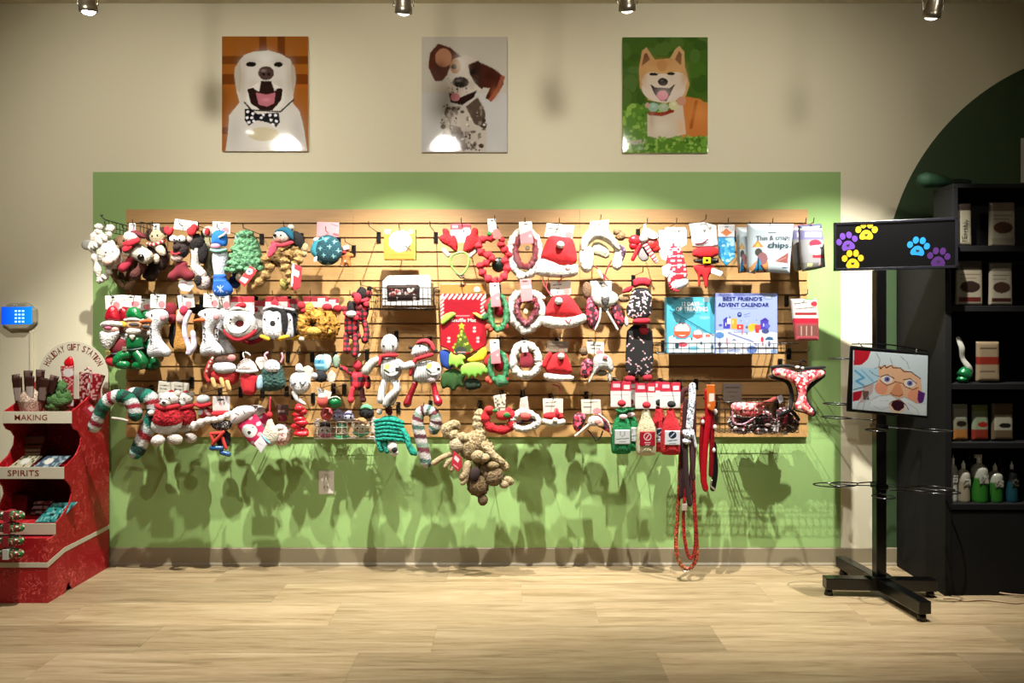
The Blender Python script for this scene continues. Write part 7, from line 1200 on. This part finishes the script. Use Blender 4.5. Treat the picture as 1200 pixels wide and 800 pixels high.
t.pl('body', [(735, 380), (764, 380), (766, 410), (764, 441), (751, 442), (749, 438), (746, 441), (733, 440), (733, 410)], 4, COL, base='#0e0b0d', ops=cane2, st=.6); t.pl('cuff', [(731, 440), (744, 440), (744, 448), (732, 448)], 3.5, F('#b4142c'), dp=1); t.pl('cuff', [(752, 439), (764, 438), (764, 446), (753, 447)], 3.5, F('#b4142c'), dp=1); t.pl('neck', [(748, 382), (760, 382), (759, 392), (749, 392)], 2, F('#a81020'), dp=4); t.bl('white_tab', [(758, 382, 7, 1, 3, 1)], F('#d8d4d4'))
# --- calendars in a wide wire basket
basket('wide dark wire basket holding the two calendar boxes', 0, 402, 414.5, 771, 925, .2, .03, col='#181412', nx=17, ny=2)
t = Toy('calendar_box', 'aqua twelve days treat calendar box with cable cars, on the left', 'box', 810, 413.5, .19)
t.bx('box', 781, 348, 838, 413.3, -12, 0, M('#4db4cc', 'print'), bev=.3)
Zc = tf([('r', 90, 105, 440, 390, '#5cc6e0'), ('e', 190, 130, 40, 8, '#a8e0ee'), ('e', 370, 280, 40, 12, '#93d8ea'), ('e', 330, 175, 30, 9, '#a0dcec'), ('e', 160, 300, 30, 9, '#8ed4e8'), ('p', [(90, 560), (90, 430), (170, 400), (260, 440), (360, 400), (450, 410), (450, 560)], '#e4f4f8'), ('p', [(130, 420), (190, 400), (250, 430), (220, 450), (150, 448)], '#4aa8c8'), ('l', [(100, 222), (440, 420)], 6, '#1f5068'), ('l', [(100, 240), (380, 395)], 3, '#2a6078'),
   ('e', 195, 380, 66, 60, '#e0553c'), ('e', 195, 375, 58, 50, '#d8f0f4'), ('r', 133, 385, 258, 418, '#e66a3c'), ('e', 317, 410, 40, 36, '#e0553c'), ('e', 317, 404, 33, 28, '#cfeaf2'), ('r', 280, 414, 356, 436, '#e66a5c'), ('l', [(190, 280), (178, 320)], 4, '#24566c'), ('l', [(310, 350), (312, 372)], 4, '#24566c'), ('r', 375, 410, 412, 434, '#e07a6c'),
   ('e', 200, 490, 36, 20, '#d8586c'), ('e', 155, 500, 16, 24, '#2c4a54'), ('e', 285, 520, 46, 16, '#74c8e0'), ('e', 345, 480, 8, 14, '#2c5c68'), ('e', 270, 445, 6, 14, '#2c5c68'), ('e', 130, 425, 5, 12, '#2c5c68'), ('e', 430, 510, 9, 20, '#3c7c8c'), ('r', 360, 112, 410, 155, '#c4e4ea'), ('l', [(220, 130), (300, 128)], 5, '#2c6478'), ('l', [(195, 252), (335, 250)], 4, '#2c7088')], 770, 330, 6.667)
t.pl('printed_front', [(781.5, 348.5), (838, 348), (838, 413), (781.5, 413)], .2, PR, dp=.3, sm=0, st=.5, base='#5cc6e0', ops=Zc); t.tx('12 DAYS', 809, 356, 5, '#f4fbfc', .6, w=20, off=.02, mat=M('#ffffff', 'plain')); t.tx('OF TREATING', 810.5, 362, 5, '#f4fbfc', .6, w=37, off=.02, mat=M('#ffffff', 'plain'))
t = Toy('calendar_box', 'lavender blue advent calendar box with a snowy village, on the right', 'box', 875, 413.5, .215)
t.bx('box', 838.5, 343.5, 911, 414.5, -13, 0, M('#8f9ee0', 'print'), bev=.3)
bl = lambda x0, y0, x1, y1, c: ('r', x0, y0, x1, y1, c)
Zb = tf([('p', [(430, 580), (430, 385), (560, 375), (700, 400), (800, 380), (940, 400), (940, 580)], '#e9eefa'), ('p', [(430, 88), (660, 88), (700, 110), (800, 88), (915, 88), (915, 110), (830, 105), (660, 120), (430, 115)], '#8c98e4'),
   bl(515, 300, 570, 368, '#4848b4'), ('p', [(510, 300), (542, 275), (572, 300)], '#3c3ca0'), bl(545, 285, 575, 330, '#e4dce8'), bl(575, 285, 622, 370, '#e8a840'), ('p', [(560, 288), (566, 262), (576, 288)], '#2c5a80'), bl(624, 332, 672, 372, '#d8443c'), bl(640, 345, 652, 360, '#f2d8c8'), bl(588, 300, 596, 330, '#f4d490'), bl(532, 320, 540, 345, '#d8d8f4'), ('e', 495, 340, 14, 10, '#5a64b0'),
   ('e', 735, 360, 26, 32, '#eec03c'), bl(735, 325, 775, 368, '#e8b83c'), bl(762, 335, 806, 375, '#d8504c'), bl(765, 370, 795, 400, '#c83c44'), bl(806, 305, 870, 372, '#5044b8'), ('p', [(800, 306), (845, 280), (875, 306)], '#4438a0'), bl(825, 325, 835, 350, '#c8c4f0'), ('e', 860, 345, 22, 18, '#5c64c8'), ('e', 700, 355, 10, 12, '#6a6a70'), ('e', 845, 388, 30, 18, '#4a5488'),
   ('l', [(560, 395), (600, 390), (690, 400)], 5, '#7c88b4'), ('l', [(555, 400), (640, 430), (740, 465), (775, 495)], 14, '#8a94c0'), ('l', [(600, 395), (690, 395)], 8, '#9aa4d0'), ('e', 488, 418, 36, 26, '#5a8cc8'), ('e', 488, 455, 3, 30, '#4a5a78'), ('p', [(838, 455), (862, 430), (900, 432), (910, 455)], '#3c6894'), ('e', 545, 465, 8, 36, '#e08c9c'), ('e', 820, 450, 12, 22, '#d83c4c'), ('e', 825, 485, 6, 18, '#c43040'), ('e', 665, 395, 6, 22, '#d86070'), ('e', 700, 405, 5, 14, '#5a5a70'), ('p', [(580, 460), (600, 445), (625, 460)], '#5c6c9c'), ('e', 875, 485, 10, 22, '#3c4c78'),
   ('e', 740, 530, 40, 30, '#6c8cd4'), ('e', 915, 545, 22, 20, '#8cb0e4'), ('e', 600, 535, 50, 16, '#b4c4ec'), ('e', 500, 540, 30, 14, '#a8bce8'), ('e', 488, 490, 14, 20, '#6a7484'), ('l', [(560, 545), (620, 520)], 5, '#5a74c0'), ('e', 643, 257, 18, 20, '#1c3478'), ('e', 643, 253, 9, 8, '#8c9cdc'), ('l', [(675, 262), (725, 245)], 4, '#4458a8'), ('l', [(680, 275), (725, 268)], 3, '#4458a8'), ('l', [(570, 212), (785, 212)], 3.5, '#5468c0'), ('e', 865, 118, 40, 26, '#8ca0c4'), ('r', 845, 108, 890, 130, '#b4c0dc'), ('e', 655, 305, 4, 4, '#3c4c90'), ('e', 775, 300, 4, 4, '#3c4c90'), ('e', 700, 305, 4, 4, '#d8e0f8')], 770, 330, 6.667)
t.pl('printed_front', [(839, 344), (910.5, 343.5), (911, 414), (839, 414)], .2, PR, dp=.3, sm=0, st=.5, base='#a3b4ee', ops=Zb); t.tx("BEST FRIEND'S", 870, 350, 4.6, '#1c2c7c', .9, w=46, off=.02); t.tx('ADVENT CALENDAR', 871, 357, 4.6, '#1c2c7c', .9, w=60, off=.02)
t = Toy('treat_pack', 'small clear treat pack with white card and red band, by the calendars', 'bag', 943, 347, .27)
t.pl('pack', [(926, 350), (957, 350), (959, 372), (959, 399), (932, 399), (929, 380)], 3, PR, R=5, sm=0, st=.6, base='#b8555a', ops=[('r', 924, 346, 960, 374, '#ece8e2'), ('l', [(930, 356), (945, 354)], 1, '#5c5a54'), ('l', [(932, 362), (955, 360)], 1.4, '#9c9890'), ('r', 931, 366, 956, 369, '#b03038'), ('r', 929, 373, 960, 379, '#d22c44'), ('r', 934, 381, 957, 394, '#8c5a50'), ('l', [(938, 382), (938, 393)], 1, '#d8b0a0'), ('l', [(944, 382), (944, 393)], 1, '#d8b0a0'), ('l', [(950, 382), (950, 393)], 1, '#d8b0a0'), ('e', 953, 356, 4, 3, '#e04050'), ('e', 948, 351, 6, 2, '#5c9a4c'), ('r', 930, 394, 960, 400, '#d8606a')]); t.hook('holding the small red banded treat pack', dy=-2)
# --- plush bottles
def pbottle(label, x, y, p, body, capc, lab, w_=12, h_=80, labbg='#e9ece8'):
    t = Toy('plush_bottle', label, 'plush toy', x, y, p)
    t.card([(x-12, y), (x+12, y), (x+12, y+30), (x-12, y+30)], dp=-3, base='#ece9e4', ops=[('r', x-13, y-1, x+13, y+11, '#c8183a'), ('r', x-9, y+3, x-1, y+7, '#f0c8d0'), ('r', x+3, y+4, x+10, y+9, '#e8e4dc'), ('l', [(x-9, y+16), (x+9, y+16)], .7, '#b8b4ac')])
    t.pl('body', [(x-4, y+30), (x+4, y+30), (x+5, y+38), (x+11, y+50), (x+w_, y+60), (x+w_, y+82), (x+9, y+85), (x-9, y+85), (x-w_, y+82), (x-w_, y+60), (x-10, y+50), (x-5, y+38)], 9, U(body)); t.bl('cap', [(x, y+25, 4, 5, 4, 5)], F(capc))
    t.pl('label', [(x-9, y+55), (x+9, y+55), (x+9, y+72), (x-9, y+72)], 1, PR, dp=9, R=1, sm=0, st=.5, base=labbg, ops=lab(x, y)); return t
la = lambda x, y: [('l', [(x-2.5, y+57), (x-2.5, y+61), (x, y+63), (x+2.5, y+61), (x+2.5, y+57)], .8, '#8a9c94'), ('l', [(x-7, y+66), (x+7, y+65)], 1, '#5a7468'), ('l', [(x-4, y+69), (x+4, y+69)], .7, '#8a9c94')]
lb_ = lambda x, y: [('e', x, y+61, 4.6, 4.6, '#eed8d4'), ('e', x, y+61, 3.4, 3.4, '#b81c30'), ('l', [(x-1.5, y+63), (x+1.5, y+59)], 1, '#f2e2e0'), ('l', [(x-3, y+68), (x+3, y+68)], 1.2, '#f0d4d4'), ('l', [(x-2, y+70.5), (x+2, y+70.5)], .8, '#f0d4d4')]
lc = lambda x, y: [('e', x, y+60, 4.6, 4.4, '#26344c'), ('l', [(x-2, y+62), (x+2, y+58)], 1.2, '#e4e8ee'), ('l', [(x-5, y+67), (x+5, y+66)], 1.2, '#5c6c84'), ('l', [(x-4, y+70), (x+4, y+70)], .7, '#8c94a0')]
t = pbottle('green plush bottle with red cap and white label, front one', 728, 447, .28, '#0f8f4c', '#c02430', la); t.tb('neck_ring', [(722, 480, 3), (728, 482, 8), (734, 480, 3)], 1.6, F('#0c6c38')); t.bl('neck_seal', [(729, 487, 9, 5, 3, 1.4)], F('#e8c8c8')); t.hook('holding the green plush bottles')
t.dup('green plush bottle behind the front green one', 9, -1, .17)
t = pbottle('cream plush bottle with red cap and red label', 757, 449, .3, '#e6deb4', '#cf1f2c', lb_, labbg='#b81c30'); t.hook('holding the cream plush bottle')
t = pbottle('red plush bottle with black cap and round bird label, front one', 786, 448, .28, '#d8202c', '#171a1c', lc, labbg='#eef0f2'); t.hook('holding the red plush bottles')
t.dup('red plush bottle behind the front red one', -14, -1, .17)
# --- leashes
def leash(label, x, y, y2, p, mats, loops, extra=None, w_=5):
    t = Toy('dog_leash', label, 'leash', x, y, p)
    return t
LE = speckle('red_leash_print', ['#8e1018', '#5c0a10', '#b83028', '#2c0a0a', '#7c1414'], 260, 'g')
LG = speckle('festive_webbing', ['#a82418', '#5c1410', '#d86a4c', '#2c5c2c', '#8c1c18'], 210, 'g')
t = Toy('dog_leash', 'long dark red patterned leashes hanging almost to the baseboard', 'leash', 809, 452, .26)
t.tb('webbing', [(800, 470, 0), (797, 540, 1), (794, 600, 1), (792, 640, 1), (797, 660, 2), (806, 666, 2), (815, 655, 2), (816, 630, 1), (812, 570, 1), (808, 500, 1)], 2.6, LG, n=60, flat=.35, seg=6); t.tb('webbing', [(805, 480, 3), (803, 560, 3), (800, 610, 3), (804, 645, 4), (810, 652, 4), (814, 630, 4), (812, 560, 3), (812, 490, 3)], 2.2, LE, n=60, flat=.35, seg=6)
t.tb('strap', [(803, 470, 4), (800, 520, 4), (797, 580, 3)], 3.6, M('#3a0d10', 'fab'), flat=.4, seg=6); t.tb('strap', [(812, 470, 4), (811, 540, 4), (807, 576, 4)], 3.6, M('#4c1014', 'fab'), flat=.4, seg=6); t.tb('handle_loop', [(799, 470, 0), (800, 460, 0), (805, 456, 0), (810, 462, 0), (808, 480, 0)], 3, M('#4a0e14', 'fab'), flat=.4)
t.bx('label_tab', 798, 589, 804, 597, 4, 5, M('#d8c4b4', 'paper')); t.tb('snap_hook', [(800, 664, 2), (800, 668, 2), (808, 668, 2), (809, 664, 2)], .9, M('#b8aa98', 'metal')); t.hook('holding the long red leashes', dy=4)
t = Toy('dog_leash', 'grey and white checked leash bundle with a ribbon knot, beside the long leashes', 'leash', 810, 450, .29)
t.tb('folded_webbing', [(811, 452, 2), (810, 470, 3), (808, 490, 3), (807, 500, 3)], 4.2, speckle('grey_check', ['#c8ccd0', '#4c545c', '#9aa4ac', '#e4e6e8'], 150), flat=.5); t.bl('knot', [(806, 508, 3, 7, 6, 4), (804, 516, 3, 5, 4, 3)], MC['grey_check'], fz=.2); t.tb('ribbon_tail', [(811, 504, 3), (813, 514, 3), (815, 523, 3)], 1.6, F('#c9cdd2'), flat=.4); t.tb('strap', [(803, 512, 2), (804, 560, 2), (808, 590, 2)], 3, M('#2c0c10', 'fab'), flat=.4); t.tb('strap', [(809, 512, 2), (812, 560, 2)], 2.6, M('#3c1014', 'fab'), flat=.4); t.hook('holding the grey checked leash')
t = Toy('dog_leash', 'glossy red leash bundle with an orange tag, right of the long leashes', 'leash', 830, 449, .27)
t.tb('strap', [(828, 458, 2), (829, 490, 3), (825, 530, 3), (824, 560, 3), (826, 572, 3)], 3.6, M('#b0101e', 'satin'), flat=.5); t.tb('strap', [(834, 475, 0), (834, 520, 1), (833, 556, 1)], 3, M('#7c0c18', 'satin'), flat=.5); t.tb('strap', [(824, 490, 0), (822, 530, 0), (824, 565, 0)], 3, M('#90101c', 'satin'), flat=.5); t.tb('black_strap', [(836, 520, 0), (838, 550, 1), (835, 572, 1)], 3.4, M('#0f0d0e', 'satin'), flat=.5); t.pl('orange_tag', [(826, 450), (836, 450), (837, 475), (834, 482), (827, 478)], 1.2, PR, dp=6, R=1, sm=0, st=.6, base='#d8681c', ops=[('p', [(829, 460), (835, 460), (835, 469), (829, 470)], '#eee4d8'), ('e', 829, 474, 2, 2, '#f0b07c')]); t.bl('bells', [(838, 482, 2, 2.4, 3.4, 2.2), (823, 494, 2, 2, 3, 2), (837, 500, 2, 2, 3, 2), (836, 527, 2, 2, 3, 2)], M('#c9c0b8', 'gloss')); t.tb('snap_hook', [(833, 562, 4), (832, 568, 4), (836, 572, 4)], 1, M('#cfc9c0', 'metal')); t.hook('holding the glossy red leash bundle')
# --- lower right basket with harnesses
basket('dark wire basket of folded harnesses at the bottom right of the board', 0, 471, 507, 843, 936, .2, .03, col='#2a211c', nx=14, ny=4)
t = Toy('price_sign', 'small beige price sign standing behind the harness basket', 'sign', 858, 470, .03); t.card([(847, 449), (869, 449), (869, 471), (847, 471)], dp=1, base='#a89c90', ops=[('l', [(850, 454), (866, 454)], 1.2, '#6a5c54'), ('l', [(852, 459), (864, 459)], 1.2, '#6a5c54'), ('l', [(855, 464), (861, 464)], 1, '#6a5c54')], part='printed_card'); t.bx('holder_foot', 852, 470, 864, 473, 0, 2, M('#5c5048', 'gloss'))
HP = speckle('festive_harness_print', ['#d84c5c', '#e88c80', '#c22c3c', '#f0c4b0', '#a81c30', '#e86c70', '#f4e4d8'], 85)
H2 = speckle('dark_harness_print', ['#141012', '#1c1416', '#5c1a22', '#d8ccc4', '#0e0c0d', '#241a18', '#8c2a30'], 120)
t = Toy('dog_harness', 'coral patterned harness lying on top of the basket pile at left', 'harness', 876, 474, .19)
t.pl('panel', [(856, 474), (862, 471), (892, 472), (898, 478), (890, 487), (878, 489), (864, 486), (857, 480)], 5, HP, dp=0); t.tb('strap', [(886, 474, 6), (898, 470, 8), (905, 466, 9)], 2.6, F('#d8685c'), flat=.5); t.card([(907, 464), (912, 461), (915, 468), (910, 472)], dp=10, base='#e6e4ee', ops=[], part='tag'); t.tb('pink_edge', [(857, 482, 5), (858, 494, 6), (868, 496, 7), (880, 490, 7)], 1, F('#e09cb0'))
t = Toy('dog_harness', 'dark patterned harness in the basket, left part of the pile', 'harness', 870, 500, .13); t.bl('folds', [(862, 494, 2, 10, 8, 8), (876, 496, 4, 12, 8, 9), (868, 503, 3, 13, 5, 9)], H2, fz=.15, seg=16); t.tb('strap', [(868, 492, 12), (878, 487, 12), (886, 492, 12)], 2, F('#101010'), flat=.5); t.bl('buckle', [(859, 500, 10, 2.4, 2.4, 2)], M('#d8cec0', 'gloss'))
t = Toy('dog_harness', 'dark patterned harness in the basket, middle of the pile', 'harness', 897, 500, .13); t.bl('folds', [(893, 490, 2, 12, 10, 9), (903, 498, 4, 12, 9, 9), (890, 503, 3, 12, 5, 9)], H2, fz=.15, seg=16); t.card([(902, 497), (909, 494), (907, 504), (901, 503)], dp=14, base='#dcd2d0', ops=[], part='tag'); t.tb('red_strap', [(918, 486, 12), (914, 494, 12)], 1.4, F('#d0243c')); t.bl('clip', [(896, 496, 11, 4, 2, 2)], M('#d8b8b4', 'gloss'))
t = Toy('dog_harness', 'dark patterned harness in the basket, right part of the pile', 'harness', 922, 500, .13); t.bl('folds', [(918, 486, 2, 10, 9, 8), (924, 497, 3, 11, 9, 8)], H2, fz=.15, seg=16); t.tb('strap', [(910, 485, 11), (922, 480, 12), (932, 490, 10)], 2, F('#131112'), flat=.5); t.pl('price_flag', [(912, 507), (916, 502), (920, 508)], .8, F('#e0dcd4'), dp=12)
t = Toy('dog_harness', 'pink red patterned harness with black edging, spread open on a peg at the right', 'harness', 937, 428, .29)
o_ = [(906, 430), (911, 429), (928, 433), (936, 437), (942, 433), (962, 432), (968, 436), (965, 441), (954, 446), (947, 451), (944, 462), (946, 472), (955, 482), (953, 488), (944, 483), (932, 480), (931, 476), (936, 464), (934, 452), (926, 446), (914, 442), (905, 440)]
cx_, cy_ = 937, 455
oo = [(x+(1.6 if x > cx_ else -1.6)*(.8), y+(1.6 if y > cy_ else -1.2)) for x, y in o_]
t.pl('black_edging', oo, 2.4, F('#0d0b0c'), dp=-1.5, sm=1); t.pl('panel', o_, 2.6, HP, dp=0, sm=1); t.tb('top_strap', [(904, 430, 1), (922, 428, 2), (938, 431, 2), (966, 430, 1)], 1.6, F('#0f0d0e'), flat=.5); t.bl('buckle', [(933, 430, 4, 3, 1.8, 1.6), (939, 431, 4, 2, 1.6, 1.4)], M('#c8c8bc', 'gloss'), seg=8); t.tb('belly_strap', [(905, 441, -2), (925, 448, -6), (931, 465, -8), (928, 478, -6)], 2.6, F('#100e0f'), flat=.5, n=20); t.tb('belly_strap', [(966, 440, -2), (950, 455, -6), (947, 466, -8), (956, 484, -4)], 2.4, F('#100e0f'), flat=.5, n=20); t.tb('hanger', [(937, 428, 0), (940, 422, 0), (944, 424, 0)], 1.1, M('#121010', 'gloss')); t.hook('holding the open pink red harness', dy=-4)
display_hook(945, 411, .26, .29, 'with nothing on it, above the pink red harness')
# ------------------------------------------------------------------ lights
track(-.95, 'pale ceiling lighting track nearest the display wall')
track(-2.44, 'pale ceiling lighting track further from the display wall')
WARM = (1, .935, .84)
near = [(103, 6, (-1.62, -.6, 0), 225, 'left end track lamp, its bulb glaring brightly'), (473, 7, (-.62, 0, .3), 310, 'small steel track lamp above the spaniel portrait, left of two'),
        (735, 4, (.62, 0, .3), 310, 'small steel track lamp left of the red dog portrait, right of two'), (1093, 12, (1.65, 0, .3), 280, 'pale track lamp at the right end above the dark arch')]
for px, py, aim, pw, lb in near: lamp(px, py, .95, lb, aim, pw*1.06, 100 if px == 103 else 77, blend=1, glow=30 if px == 103 else 6, col=(1, .965, .90), rad=.012)
FAR = 'unseen steel track lamp on the far track, aimed at the display wall'
for X, aim, pw in ((-1.92, (-1.9, 0, 2.0), 95), (-.57, (-.6, 0, 2.08), 84), (.85, (.9, 0, 2.08), 84), (2.0, (1.75, 0, 2.0), 26)): lamp(0, 0, 2.44, FAR, aim, pw, 66, z=2.79, X=X, blend=1, col=WARM, rad=.10)
for X, aim, pw in ((-1.3, (-1.3, 0, .35), 70), (-.15, (-.2, 0, .3), 30), (1.1, (.9, 0, .35), 38)): lamp(0, 0, 2.44, FAR, aim, pw, 66, z=2.79, X=X, blend=1, col=WARM, rad=.014)  # extra low-aimed lamps, added to even out the light down the board
w = bpy.data.worlds.new('World'); bpy.context.scene.world = w; w.use_nodes = True
w.node_tree.nodes['Background'].inputs[0].default_value = (1, .88, .68, 1); w.node_tree.nodes['Background'].inputs[1].default_value = .055
cam = bpy.data.cameras.new('camera'); co = bpy.data.objects.new('camera', cam); C.objects.link(co)
co.location = (0, -D, H); co.rotation_euler = (math.pi/2, 0, 0); cam.sensor_width = 36; cam.lens = 36*FPX/1200; cam.shift_y = -15/1200; cam.clip_start = .05
bpy.context.scene.camera = co
vs_ = bpy.context.scene.view_settings; vs_.view_transform = 'Standard'; vs_.look = 'None'; vs_.exposure = .55; vs_.gamma = 1; vs_.use_curve_mapping = False
